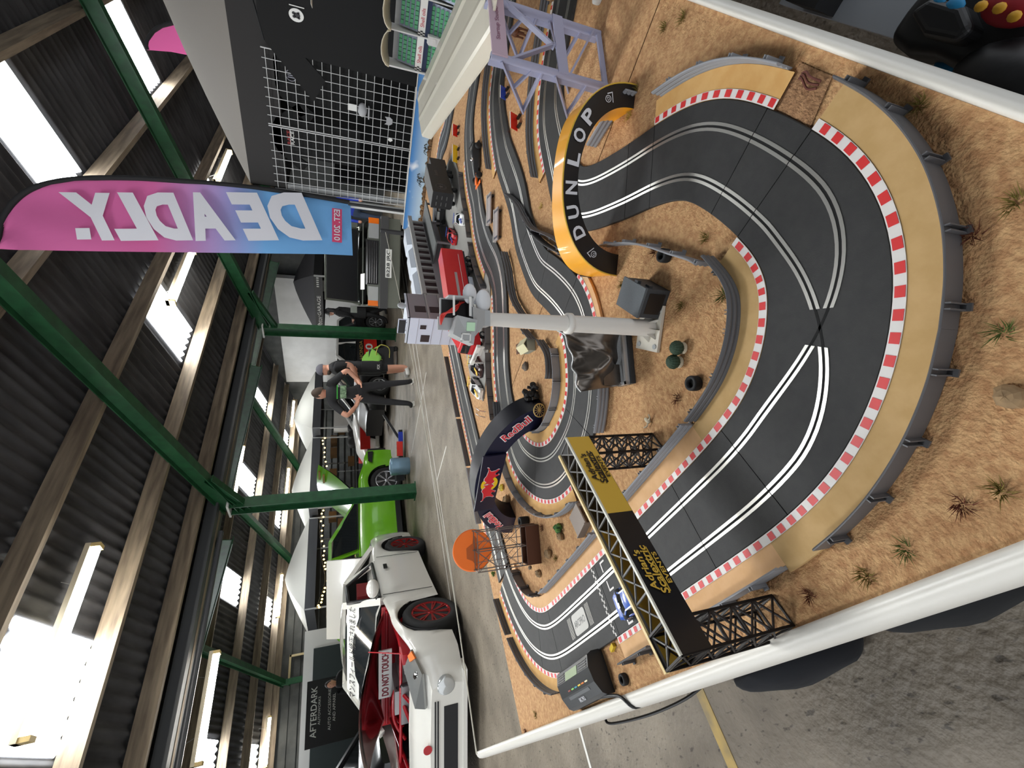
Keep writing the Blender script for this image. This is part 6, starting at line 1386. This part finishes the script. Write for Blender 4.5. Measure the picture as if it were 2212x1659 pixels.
# lilac tower carrying the white ramp
M_lil = mat('lilac_plastic', srgb(150, 152, 176), .45); M_lpink = mat('lilac_label', srgb(176, 154, 168), .5)
p1, p2 = Vector((1.118, .180)), Vector((1.246, .103)); dx = (p2-p1); wl_ = dx.length; la = math.atan2(dx.y, dx.x)
th = thing('ramp_tower', 'lilac plastic lattice tower holding up the white ramp', 'model tower', (p1.x, p1.y, TT), la)
for x in (0, wl_):
    b = MB(); b.cyl((x, 0, 0), (x, 0, .285), .008, 10); b.build('post', M_lil, th)
    b = MB(); b.bx(x-.002, x+.002, .0, .022, 0, .285); b.build('post_flange', M_lil, th)
    # side brackets reaching back
    b = MB(); b.bar((x, .0, .262), (x, .118, .165), .004, .022, up=(1, 0, 0)); b.bar((x, .0, .165), (x, .118, .165), .004, .014, up=(1, 0, 0)); b.bar((x, .0, .185), (x, .06, .21), .004, .01, up=(1, 0, 0)); b.build('side_brace', M_lil, th)
    b = MB(); b.bar((x, .0, .135), (x, .165, .0), .004, .024, up=(1, 0, 0)); b.bar((x, 0, .05), (x, .10, .055), .004, .012, up=(1, 0, 0)); b.build('side_brace', M_lil, th)
for z0, z1, mm, nm in ((.25, .285, M_lpink, 'name_beam'), (.105, .13, M_lil, 'cross_beam')):
    b = MB(); b.bx(-.004, wl_+.004, -.010, -.006, z0, z1); b.build(nm, mm, th)
b = MB(); b.bar((0, -.002, .24), (wl_*.5, -.002, .13), .012, .005); b.bar((wl_, -.002, .24), (wl_*.45, -.002, .13), .012, .005); b.build('front_brace', M_lil, th)
b = MB(); b.bar((0, -.002, .10), (wl_, -.002, .02), .012, .005); b.bx(0, wl_, -.006, .0, 0, .012); b.build('foot_frame', M_lil, th)
text('Startup Studio', mat('label_purple', srgb(120, 60, 90), .6), th, frame((wl_*.52, -.0105, .268), (1, 0, 0), (0, 0, 1)), .02, w=.085, h=.012)
# white ramp
M_ramp = mat('ramp_cream', srgb(224, 218, 200), .22, coat=.5)
zr_ = .275
A_, Bt = Vector((1.16, .10)), Vector((2.12, .67)); dirn = (Bt-A_).normalized(); nrm = Vector((dirn.y, -dirn.x))
th = thing('white_ramp', 'glossy cream plastic ramp leading away from the lilac tower', 'model ramp', (A_.x, A_.y, TT))
L_ = (Bt-A_).length; rows = []; rows2 = []
prof = [(0, -.035), (.004, -.004), (.012, .0), (.07, .006), (.085, .009), (.10, .007), (.16, .007), (.175, .010), (.19, .007), (.235, .0), (.243, -.004), (.247, -.035)]
for i in range(13):
    s_ = .02+L_*(i/12); r = []
    for u, v in prof:
        ext = .16*(u/.247) if i == 12 else (-.05+.10*abs(u/.247-.5)*2 if i == 0 else 0)
        q = dirn*(s_+ext)+nrm*(u-.02); r.append((q.x, q.y, zr_+v-.02*(i/12)))
    rows.append(r); rows2.append([(x, y, z-.006) for x, y, z in r])
b = MB(); b.grid(rows, smooth=False); b.grid(rows2, smooth=False)
for r, r2 in ((rows[0], rows2[0]), (rows[-1], rows2[-1])): b.grid([r, r2], smooth=False)
b.grid([[r[0] for r in rows], [r[0] for r in rows2]], smooth=False); b.grid([[r[-1] for r in rows], [r[-1] for r in rows2]], smooth=False)
b.build('deck', M_ramp, th)
b = MB(); b.add([(.11, -.02, .24), (.30, .06, .20), (.30, .10, .20), (.11, .03, .24)], [(0, 1, 2, 3)]); b.build('paper_note', M_plate, th)
for (x, y, z, lb) in ((1075, 145, .17, 'white paper slip stuck beside the lilac tower'), (1215, 215, .05, 'white paper slip at the foot of the lilac tower')):
    q = P(x, y, TT+z); b = MB(); b.plate([(q.x-.06, q.y-.03, q.z), (q.x+.05, q.y+.0, q.z), (q.x+.04, q.y+.05, q.z-.0), (q.x-.07, q.y+.02, q.z)], .001); o = b.build('paper_slip', M_plate, th)

# grandstand
M_gs = mat('stand_white', srgb(206, 206, 204), .5); M_gcan = mat('stand_canopy', srgb(216, 208, 184), .5); M_seat = mat('seat_green', srgb(92, 168, 122), .6); M_navyp = mat('stand_navy', srgb(38, 52, 84), .5); M_gry = mat('stand_lilac', srgb(170, 176, 196), .5)
GX, GY1 = 2.98, .66; th = thing('grandstand', 'white model grandstand with green seats and scalloped canopy', 'model grandstand', (GX, GY1, TT))
zz = lambda x: zup(GX, .55, x)
z_s0, z_s1, z_b0, z_b1, z_u0, z_u1, z_c = 0.02, zz(928), zz(918), zz(903), zz(903), zz(866), zz(815)
NB, BW = 5, .165
b = MB(); b.bx(.02, .24, -NB*BW, 0, 0, z_s0+.01); b.bx(.235, .24, -NB*BW, 0, 0, z_u1+.02); b.build('rear_frame', M_gs, th)
for k_ in range(NB):
    y0, y1 = -(k_+1)*BW, -k_*BW
    def seatbank(z0, z1, x0, x1, rowsn, cols, nm):
        s = MB(); s.add([(x0, y0+.012, z0), (x0, y1-.012, z0), (x1, y1-.012, z1), (x1, y0+.012, z1)], [(0, 1, 2, 3)]); bk = s.build(nm, M_gry, th)
        for r in range(rowsn):
            for c in range(cols):
                f0 = (r+.15)/rowsn; xx = x0+(x1-x0)*f0; z_ = z0+(z1-z0)*f0; yy = y0+.022+(y1-y0-.044)*(c+.5)/cols; w_ = (y1-y0-.044)/cols*.42; hh = (z1-z0)/rowsn
                q_ = MB(); q_.bx(xx-.010, xx+.004, yy-w_, yy+w_, z_, z_+hh*.72); q_.build('seat', M_seat, bk)
    seatbank(z_s0+.01, z_s1, .03, .12, 5, 6, 'lower_seats'); seatbank(z_u0, z_u1, .10, .17, 4, 6, 'upper_seats')
    b = MB(); b.bx(.085, .09, y0, y1, z_s1, z_b0); b.build('navy_panel', M_navyp, th)
    b = MB(); b.bx(.078, .082, y0, y1, z_b0, z_b1); bn = b.build('sponsor_band', M_plate, th)
    text('Shell oils', mat('sponsor_red', srgb(196, 40, 60), .6), bn, frame((.0775, (y0+y1)/2, (z_b0+z_b1)/2), (0, -1, 0), (0, 0, 1)), .02, w=.08, h=(z_b1-z_b0)*.55)
    ck_ = MB()
    for i in range(4):
        for j in range(3):
            if (i+j) % 2 == 0: ck_.bx(.0772, .078, y1-.006*(i+1)-.002, y1-.006*i-.002, z_b0+(z_b1-z_b0)*j/3, z_b0+(z_b1-z_b0)*(j+1)/3)
    ck_.build('chequers', M_black, bn)
    # scalloped canopy
    cn = MB(); rws = []
    for i in range(9):
        a = math.pi*i/8; rws.append([(.22-.20*v, (y0+y1)/2+BW*.5*math.cos(a), z_u1+.03+(z_c-z_u1-.05)*(.35+.65*v)*(.35+.65*math.sin(a))) for v in (0, .25, .5, .75, 1)])
    cn.grid(rws); o = cn.build('canopy', M_gcan, th, fix=False); sd = o.modifiers.new('s', 'SOLIDIFY'); sd.thickness = .004
    b = MB(); b.bx(.06, .235, y0-.003, y0+.003, z_s0, z_u1+.05); b.build('divider', M_gs, th)
    if k_ % 2 == 0: b = MB(); b.bx(.02, .10, y0-.02, y0+.02, z_s0, z_s1+.01); b.bx(.018, .03, y0-.012, y0+.012, z_s1-.03, z_s1-.01); b.build('stairway', M_gs, th)
b = MB(); b.bx(.06, .24, -.004, .004, 0, z_u1+.06); b.build('end_wall', M_gs, th)
# benches
for (x0, y0, x1, y1, lb) in ((1068, 415, 1067, 482, 'long grey model bench stand nearer the black lorry'), (1084, 447, 1083, 518, 'long grey model bench stand nearer the S bend')):
    p, q = B(x0, y0), B(x1, y1); d = (q-p); th = thing('model_bench', lb, 'model bench', (p.x, p.y, TT), math.atan2(d.y, d.x), 'grey model benches'); L_ = d.length
    b = MB(); b.bx(0, L_, -.042, .0, .012, .017); b.build('seat', mat('bench_grey', srgb(160, 150, 146), .6), th); b = MB(); b.bx(0, L_, -.046, -.042, .006, .020); b.build('back', mat('bench_white', srgb(205, 200, 192), .6), th)
    for x in (.012, L_-.012): b = MB(); b.bx(x-.003, x+.003, -.038, -.002, 0, .012); b.build('leg', M_black, th); b = MB(); b.bx(x-.004, x+.004, -.043, .001, .017, .0176); b.build('strap', M_navy, th)
# advertising boards
for (x, y, w_, h_, rz, mm, tx, lb) in ((1120, 268, .058, .032, 205, M_rr, 'SHELL', 'red model advertising board leaning beside the middle track'), (1095, 205, .045, .026, 200, M_mb, None, 'blue model advertising board under the lilac tower'), (990, 285, .06, .03, 200, M_rr, 'KENYON', 'small red trackside board near the yellow bush'), (990, 335, .09, .03, 200, M_my, 'PIRELLI', 'yellow and black trackside banner near the backdrop')):
    q = B(x, y); th = thing('advert_board', lb, 'model sign', (q.x, q.y, TT), R(rz-65), 'trackside advertising boards')
    b = MB(); b.tf((0, 0, 0), (R(-22), 0, 0)); b.bx(-w_/2, w_/2, -.001, .001, .006, .006+h_); bo = b.build('board', mm, th)
    b = MB(); b.tf((0, 0, 0), (R(-22), 0, 0)); b.bx(-w_/2, w_/2, -.0012, .0012, .006+h_, .008+h_); b.build('white_edge', M_plate, bo)
    if tx: text(tx, M_plate if mm is M_rr else M_black, bo, frame(Matrix.Rotation(R(-22), 3, 'X') @ Vector((0, -.0016, .006+h_/2)), (1, 0, 0), Matrix.Rotation(R(-22), 3, 'X') @ Vector((0, 0, 1))), .01, w=w_*.75, h=h_*.4, bold=.02)
    b = MB(); b.bx(-w_*.3, -w_*.24, 0, .03, 0, .01); b.bx(w_*.24, w_*.3, 0, .03, 0, .01); b.build('stand', M_black, th)

# desert oddments
M_rock = mat('rock_tan', srgb(160, 132, 96), .9, col2=srgb(120, 98, 72), scale=40); M_rockg = mat('rock_grey', srgb(128, 118, 106), .9, col2=srgb(90, 82, 74), scale=50); M_bone = mat('bone', srgb(206, 194, 168), .7)
def stone(x, y, r, mt, lb, sc=(1.2, 1, .8)):
    q = B(x, y); b = MB(); b.ball((0, 0, r*sc[2]*.55), r, 9, 6, sc, .16); o = b.build('model_rock', mt, None, (q.x, q.y, TT)); o.rotation_euler = (0, 0, random.uniform(0, 6)); tag(o, lb, 'model rock', 'rocks on the board')
for (x, y, r, mt, lb) in ((2186, 856, .011, M_rock, 'grey rock near the table rim beyond the crossing bend'), (1138, 792, .013, M_rockg, 'brown grey boulder beside the model hut'), (1214, 1158, .012, M_rock, 'tan rock nearest the green bush by the start straight'), (1188, 1196, .014, M_rock, 'pale rock beside the orange sign base'), (1166, 1238, .012, M_rock, 'split rock at the corner of the start straight'), (1098, 1080, .018, M_rock, 'tan boulder behind the hairpin'), (1146, 1226, .006, M_rockg, 'tiny brown stone by the corner barrier')): stone(x, y, r, mt, lb)
def tuft(x, y, h_, n, c1, lb, spread=.012):
    q = B(x, y); b = MB()
    for i in range(n):
        a = random.uniform(0, 6.28); r0 = random.uniform(0, spread*.6); r1 = r0+random.uniform(0, spread); hh = h_*random.uniform(.5, 1); x0, y0 = r0*math.cos(a), r0*math.sin(a); x1, y1 = r1*math.cos(a+.3), r1*math.sin(a+.3)
        b.add([(x0-.0006, y0, 0), (x0+.0006, y0, 0), (x1, y1, hh)], [(0, 1, 2)]); b.add([(x0, y0-.0006, 0), (x0, y0+.0006, 0), (x1, y1, hh*.9)], [(0, 1, 2)])
    o = b.build('grass_tuft', mat('tuft_%d_%d_%d' % c1, srgb(*c1), .9), None, (q.x, q.y, TT)); tag(o, lb, 'grass tuft', 'scenic tufts on the sand')
OL, BR, GR, YE = (126, 112, 50), (104, 52, 34), (86, 104, 44), (182, 160, 72)
for (x, y, c, lb) in ((1985, 226, OL, 'tan tuft between the upper crash barrier and the rim'), (2100, 510, BR, 'red brown tuft outside the crossing bend'), (2195, 440, OL, 'olive tuft by the rim outside the crossing bend'), (2164, 720, GR, 'green tuft outside the middle of the crossing bend'), (2160, 1062, OL, 'large olive tuft near the left rim'), (2080, 1090, BR, 'brown twiggy tuft outside the crossing bend'), (1958, 1190, GR, 'small green tuft beside the rim'), (1872, 1245, OL, 'olive tuft between barrier and rim'), (1748, 1288, BR, 'dark red tuft at the foot of the gantry leg'), (1345, 615, OL, 'olive tuft beside the charcoal box'), (1415, 545, BR, 'red brown tuft beside the upper tyre'), (1472, 660, OL, 'olive tuft inside the crossing bend'), (1462, 862, BR, 'rust tuft beside the lower tyre'), (1525, 515, OL, 'dark tuft near the soil patch inside the bend'), (1375, 192, OL, 'olive tuft at the right foot of the yellow bridge'), (1360, 250, YE, 'yellow tuft behind the small curved barrier'), (1170, 445, YE, 'yellow bush behind the winding barrier'), (965, 288, YE, 'yellow bush near the far backdrop'), (1435, 60, OL, 'olive tuft on the board seam'), (1475, 40, OL, 'olive tuft near the upper rim'), (1345, 1000, OL, 'grey olive tuft by the far gantry leg'), (1245, 1508, OL, 'olive tuft beside the power console'), (1158, 1545, OL, 'olive tuft near the table corner'), (1136, 1580, BR, 'dark brown tuft at the table corner'), (1562, 640, GR, 'green tuft under the inner barrier'), (1100, 290, BR, 'brown tuft beside the middle track'), (1172, 1140, BR, 'rust tuft behind the orange sign base'), (1202, 1205, OL, 'olive tuft beside the start straight barrier')):
    tuft(x, y, random.uniform(.008, .015), 40, c, lb, .014)
def soft_blob(x, y, r, c, lb, nm='model_bush', k_=5):
    q = B(x, y); b = MB()
    for i in range(k_*3): a = random.uniform(0, 6.28); d = random.uniform(0, r*.7); b.ball((d*math.cos(a), d*math.sin(a), r*random.uniform(.25, .8)), r*random.uniform(.3, .5), 7, 5, (1, 1, .9), .25)
    o = b.build(nm, mat('bush_%d_%d_%d' % c, srgb(*c), .95, col2=srgb(min(255, c[0]+50), min(255, c[1]+50), c[2]), scale=90), None, (q.x, q.y, TT)); tag(o, lb, 'model bush', 'model bushes')
soft_blob(1212, 1140, .018, (50, 92, 60), 'green bush beside the start straight'); soft_blob(1068, 1238, .012, (60, 84, 46), 'small green bush behind the orange sign'); soft_blob(1087, 1055, .016, (190, 170, 80), 'yellow bush behind the hairpin border')
def tyre_(x, y, lb, r=.0135, h_=.016, z=0):
    q = B(x, y); b = MB(); b.lathe([(r*.62, 0), (r*.95, 0), (r, h_*.2), (r, h_*.8), (r*.95, h_), (r*.62, h_), (r*.58, h_*.5)], 20); b.add([(r*.6*math.cos(2*math.pi*i/16), r*.6*math.sin(2*math.pi*i/16), .002) for i in range(16)], [tuple(range(16))]); o = b.build('tyre_model', M_tyre, None, (q.x, q.y, TT+z)); tag(o, lb, 'model tyre', 'loose model tyres')
tyre_(1442, 553, 'black model tyre leaning near the curving barrier'); tyre_(1506, 828, 'black model tyre inside the crossing bend beside the barrier'); tyre_(1352, 1466, 'black model tyre between power console and rim', .012, .012); tyre_(1140, 1125, 'black model tyre stack beside the dark arch', .016, .03); tyre_(1100, 1098, 'small black model tyre behind the dark arch', .011, .014)
for (x, y, lb) in ((1476, 752, 'round ribbed cactus nearer the mast'), (1468, 782, 'round ribbed cactus nearer the tyre')):
    q = B(x, y); th = thing('model_cactus', lb, 'model cactus', (q.x, q.y, TT), 0, 'round cacti on the sand'); b = MB(); rows = []
    for i in range(9):
        t_ = math.pi*i/8; rows.append([(.0125*math.sin(t_)*(1+.09*(j % 2))*math.cos(2*math.pi*j/28), .0125*math.sin(t_)*(1+.09*(j % 2))*math.sin(2*math.pi*j/28), .015+.0125*math.cos(t_)) for j in range(28)])
    b.grid(rows, smooth=False, closeu=True); b.build('ribbed_body', mat('cactus_green', srgb(42, 62, 44), .8), th); b = MB(); b.lathe([(.011, 0), (.0115, .002), (.008, .005)], 14); b.build('base', M_bone, th)
q = B(1402, 908); th = thing('steer_skull', 'small white model steer skull on the sand', 'model skull', (q.x, q.y, TT), R(20))
b = MB(); b.ball((0, 0, .004), .006, 10, 6, (1.6, .8, .7)); b.build('skull', M_bone, th)
for s_ in (1, -1): b = MB(); b.tube(spline([(-.004, s_*.003, .005), (-.006, s_*.010, .006), (-.002, s_*.016, .009)], 4), [.0016]*8+[.0006], 5); b.build('horn', M_bone, th)
# soil patch
b = MB(); rows = []
c0, c1, c2, c3 = B(1673, 240), B(1748, 286), B(1800, 165), B(1730, 135)
for i in range(15):
    r = []
    for j in range(15):
        u, v = i/14, j/14; p = (c0*(1-u)+c1*u)*(1-v)+(c3*(1-u)+c2*u)*v; ed = min(u, 1-u, v, 1-v)*4
        r.append((p.x, p.y, TT+.0015+.006*min(1, ed)*(.5+random.random()*.5)))
    rows.append(r)
b.grid(rows); tag(b.build('soil_patch', mat('soil', srgb(142, 104, 72), .95, col2=srgb(172, 132, 94), scale=120, bump=.6, bscale=300), None, fix=False), 'rough brown soil patch between the two tan borders', 'soil patch')
q = B(1762, 170); b = MB()
for k_ in range(3): b.tube(spline([(-.018, .004*k_, .008), (-.005, .006*k_, .015-.003*k_), (.008, -.003+.004*k_, .013), (.018, .003*k_, .008)], 5), .0016, 5)
tag(b.build('model_branch', mat('branch', srgb(96, 52, 42), .9), None, (q.x, q.y, TT)), 'curled brown twig on the soil patch', 'twig')
# hut, wagon wheel, heap, stand
q = B(1148, 748); th = thing('model_hut', 'small weathered green and cream model hut inside the hairpin', 'model hut', (q.x, q.y, TT), R(55))
b = MB(); b.bx(-.03, .03, -.02, .02, 0, .028); b.build('walls', mat('hut_green', srgb(150, 154, 140), .8), th)
b = MB(); b.plate([(-.033, -.024, .026), (.033, -.024, .026), (.033, .0, .042), (-.033, 0, .042)], .002); b.plate([(-.033, 0, .042), (.033, 0, .042), (.033, .024, .026), (-.033, .024, .026)], .002); b.build('roof', mat('hut_cream', srgb(206, 198, 160), .8), th)
for i in range(5): b = MB(); b.bx(-.022+.008*i, -.018+.008*i, -.0208, -.02, .006, .02); b.build('slat', M_dark, th)
b = MB(); b.bx(.03, .055, -.015, .015, 0, .003); b.bx(.05, .054, -.015, -.011, 0, .03); b.bx(.05, .054, .011, .015, 0, .03); b.bx(.03, .056, -.017, .017, .03, .032); b.build('porch', M_brown, th)
q = B(1179, 886); th = thing('wagon_wheel', 'yellow model wagon wheel leaning beside the barrier', 'model wheel', (q.x, q.y, TT), math.atan2(-FW.y, -FW.x)+math.pi/2)
M_ww = mat('wheel_straw', srgb(196, 166, 100), .7); b = MB(); b.tube([(.020*math.cos(2*math.pi*i/24), -.004*math.sin(2*math.pi*i/24), .0215+.020*math.sin(2*math.pi*i/24)) for i in range(24)], .0018, 6, close=True); b.build('rim', M_ww, th)
for i in range(12): a = 2*math.pi*i/12; b = MB(); b.bar((.002*math.cos(a), 0, .0215+.002*math.sin(a)), (.019*math.cos(a), -.004*math.sin(a), .0215+.019*math.sin(a)), .0014); b.build('spoke', M_ww, th)
b = MB(); b.cyl((0, -.003, .0215), (0, .003, .0215), .0035, 8); b.build('hub', M_ww, th)
q = B(1163, 850); th = thing('scrap_heap', 'heap of black model car parts beside the wagon wheel', 'model scrap heap', (q.x, q.y, TT))
random.seed(11)
for i in range(26):
    a = random.uniform(0, 6.28); d = random.uniform(0, .034); z = .006+random.uniform(0, .05)*(1-d/.04); b = MB(); b.tf((d*math.cos(a), d*math.sin(a), z), (random.uniform(0, 3), random.uniform(0, 3), 0))
    if i % 3: b.lathe([(.005, -.004), (.010, -.004), (.010, .004), (.005, .004)], 12)
    else: b.bx(-.012, .012, -.004, .004, -.003, .003)
    b.build('scrap_piece', M_tyre if i % 3 else M_lk, th)
q = B(1045, 890); th = thing('model_barrow', 'silver model trolley frame beside the back track', 'model trolley', (q.x, q.y, TT+.004), R(35)); b = MB()
for y in (-.012, .012): b.tube([(-.04, y, .0), (-.02, y, .022), (.02, y, .026), (.04, y, .004)], .0016, 5)
for x in (-.02, 0, .02): b.bar((x, -.012, .024), (x, .012, .024), .0016)
b.build('frame', M_chrome, th)
b = MB(); q = B(1258, 1122); b.tf((q.x, q.y, TT), (0, 0, R(10))); b.bx(-.03, .03, -.03, .03, .012, .016); b.bx(-.033, -.03, -.03, .03, .0, .02); b.bx(.02, .03, -.03, .03, 0, .012); tag(b.build('model_platform', mat('platform_grey', srgb(150, 138, 128), .7)), 'small grey model platform with a white edge behind the gantry', 'model platform')
b = MB(); q = B(1327, 1398); b.tf((q.x, q.y, TT), (0, 0, R(-70))); b.bx(-.010, .010, -.0045, .0045, 0, .008); tag(b.build('foam_block', mat('foam_yellow', srgb(212, 180, 50), .9)), 'small yellow foam block beside the power console', 'foam block')
b = MB(); q = B(1296, -2); b.tf((q.x, q.y, TT)); b.lathe([(.012, 0), (.013, .004), (.013, .014), (.006, .018)], 16); tag(b.build('bottle_cap', M_plate), 'white bottle cap at the edge of the sand', 'cap')
for (x, y, lb) in ((1150, 35, 'brown model horse behind the lilac tower'), (1135, 75, 'brown model horse under the ramp tower')):
    q = B(x, y); th = thing('model_horse', lb, 'model horse', (q.x, q.y, TT), R(200), 'brown model horses'); M_h = mat('horse_brown', srgb(104, 62, 40), .6); b = MB()
    b.ball((0, 0, .038), .014, 10, 7, (2.0, .9, 1)); b.tube([(.022, 0, .042), (.036, 0, .058), (.046, 0, .056)], [.008, .006, .004], 7)
    for lx in (-.02, .02):
        for ly in (-.007, .007): b.tube([(lx, ly, .034), (lx+.003, ly, .016), (lx, ly, 0)], [.0045, .003, .003], 6)
    b.build('body', M_h, th); b = MB(); b.tube(spline([(-.026, 0, .042), (-.036, 0, .03), (-.036, 0, .012)], 4), .003, 5); b.build('tail', M_lk, th)

# ================================================================ beside and below the table
def cable(pts, r, lb, mt=M_black): b = MB(); b.tube(spline(pts, 6), r, 6); tag(b.build('power_cable', mt), lb, 'cable')
cz = lambda x, y, z: P(x, y, z)
cable([cz(1290, 1508, TT+.012), cz(1335, 1503, TT+.02), cz(1360, 1492, TT+.0)+Vector((-.03, 0, 0)), cz(1420, 1500, .56), cz(1370, 1525, .54), cz(1318, 1543, .53), cz(1308, 1552, .53), cz(1322, 1563, .53), cz(1400, 1545, .52), cz(1480, 1510, .50), cz(1530, 1470, .47)], .0035, 'black cable looping down from the power console over the rim')
cable([cz(1352, 1487, TT+.0)+Vector((-.035, 0, -.01)), cz(1440, 1478, .52), cz(1500, 1462, .50), cz(1560, 1440, .45)], .003, 'second black cable hanging below the white rim')
def bag(x, y, z, s, lb, c=(24, 30, 44)):
    q = P(x, y, z); b = MB(); rows = []
    for i in range(11):
        t_ = math.pi*i/10; rows.append([(q.x+s[0]*math.sin(t_)**.7*math.cos(a)*(1+.06*math.sin(5*a+i)), q.y+s[1]*math.sin(t_)**.7*math.sin(a)*(1+.05*math.sin(4*a)), s[2]*(1+math.cos(t_))) for a in [2*math.pi*j/20 for j in range(20)]])
    b.grid(rows, closeu=True); o = b.build('storage_bag', mat('bag_%d_%d_%d' % c, srgb(c[0]//2, c[1]//2, c[2]//2), .9, bump=.2, bscale=12), None); tag(o, lb, 'bag')
bag(1640, 1452, .30, (.05, .13, .17), 'dark blue bag under the table edge below the gantry'); bag(1985, 1300, .30, (.05, .12, .18), 'dark bag under the table edge beside the crossing bend', (18, 24, 32))
# grey mat and black padded seat beside the table
th = thing('side_table', 'plain grey side table standing against the table rim', 'table', (0, 0, 0))
b = MB(); b.bx(.20, 1.0, -1.3, -.05, .38, .40); b.build('table_top', mat('side_table_grey', srgb(176, 182, 188), .6), th)
for x in (.25, .95):
    for y in (-1.25, -.1): b = MB(); b.cyl((x, y, 0), (x, y, .38), .016, 8); b.build('leg', M_leg, th)
M_pad = mat('padded_black', (.012, .012, .013), .45, bump=.1, bscale=30); M_cy = mat('cyan_trim', srgb(30, 130, 180), .6); M_cr = mat('crimson_cushion', srgb(150, 24, 36), .7); M_am = mat('amber_trim', srgb(216, 160, 40), .6)
def seat_px(pts, z): return [P(x, y, z) for x, y in pts]
th = thing('gaming_seat', 'black padded gaming seat with blue and red trim beside the table', 'seat', (0, 0, 0))
zs = .47
out = [P(x, y, zs) for x, y in ((1908, 84), (1950, 22), (1990, -30), (2080, -60), (2260, -60), (2300, 120), (2260, 240), (2200, 236), (2150, 212), (2110, 200), (2060, 150), (2010, 122), (1950, 118))]
b = MB(); b.prism([(p.x, p.y) for p in out], .402, zs); o = b.build('seat_shell', M_pad, th); bv = o.modifiers.new('b', 'BEVEL'); bv.width = .03; bv.segments = 4
for p in o.data.polygons: p.use_smooth = True
out = [P(x, y, .50) for x, y in ((1960, 25), (2010, -10), (2080, 10), (2100, 60), (2060, 90), (1990, 75))]
b = MB(); b.prism([(p.x, p.y) for p in out], .45, .50); o = b.build('side_bolster', M_pad, th); bv = o.modifiers.new('b', 'BEVEL'); bv.width = .025; bv.segments = 4
q = P(2185, 175, .50); b = MB(); b.ball((q.x, q.y, .46), .06, 20, 12, (1.6, .8, .7)); b.build('armrest', M_pad, th)
for (x, y, z, r) in ((2052, 8, .505, .010), (2018, -2, .505, .007), (2038, 142, .44, .016)):
    q = P(x, y, z); b = MB(); b.ball((q.x, q.y, z-.01), r, 12, 8, (1.3, .9, .5)); b.build('blue_panel', M_cy, th)
q = P(2172, 8, .50); b = MB(); b.ball((q.x, q.y, .485), .024, 16, 10, (1.5, .8, .6)); b.build('red_cushion', M_cr, th)
for (x, y) in ((2116, 12), (2156, 16), (2188, 34)): q = P(x, y, .503); b = MB(); b.ball((q.x, q.y, .500), .0065, 10, 6, (1.2, .9, .5)); b.build('amber_patch', M_am, th)
q = P(1742, 14, .45); b = MB(); b.bx(q.x-.02, q.x+.06, q.y-.10, q.y, .401, .45); b.bx(q.x-.015, q.x+.055, q.y-.105, q.y-.1, .41, .44); tag(b.build('speaker_box', M_pad), 'black box standing on the grey side table', 'box')
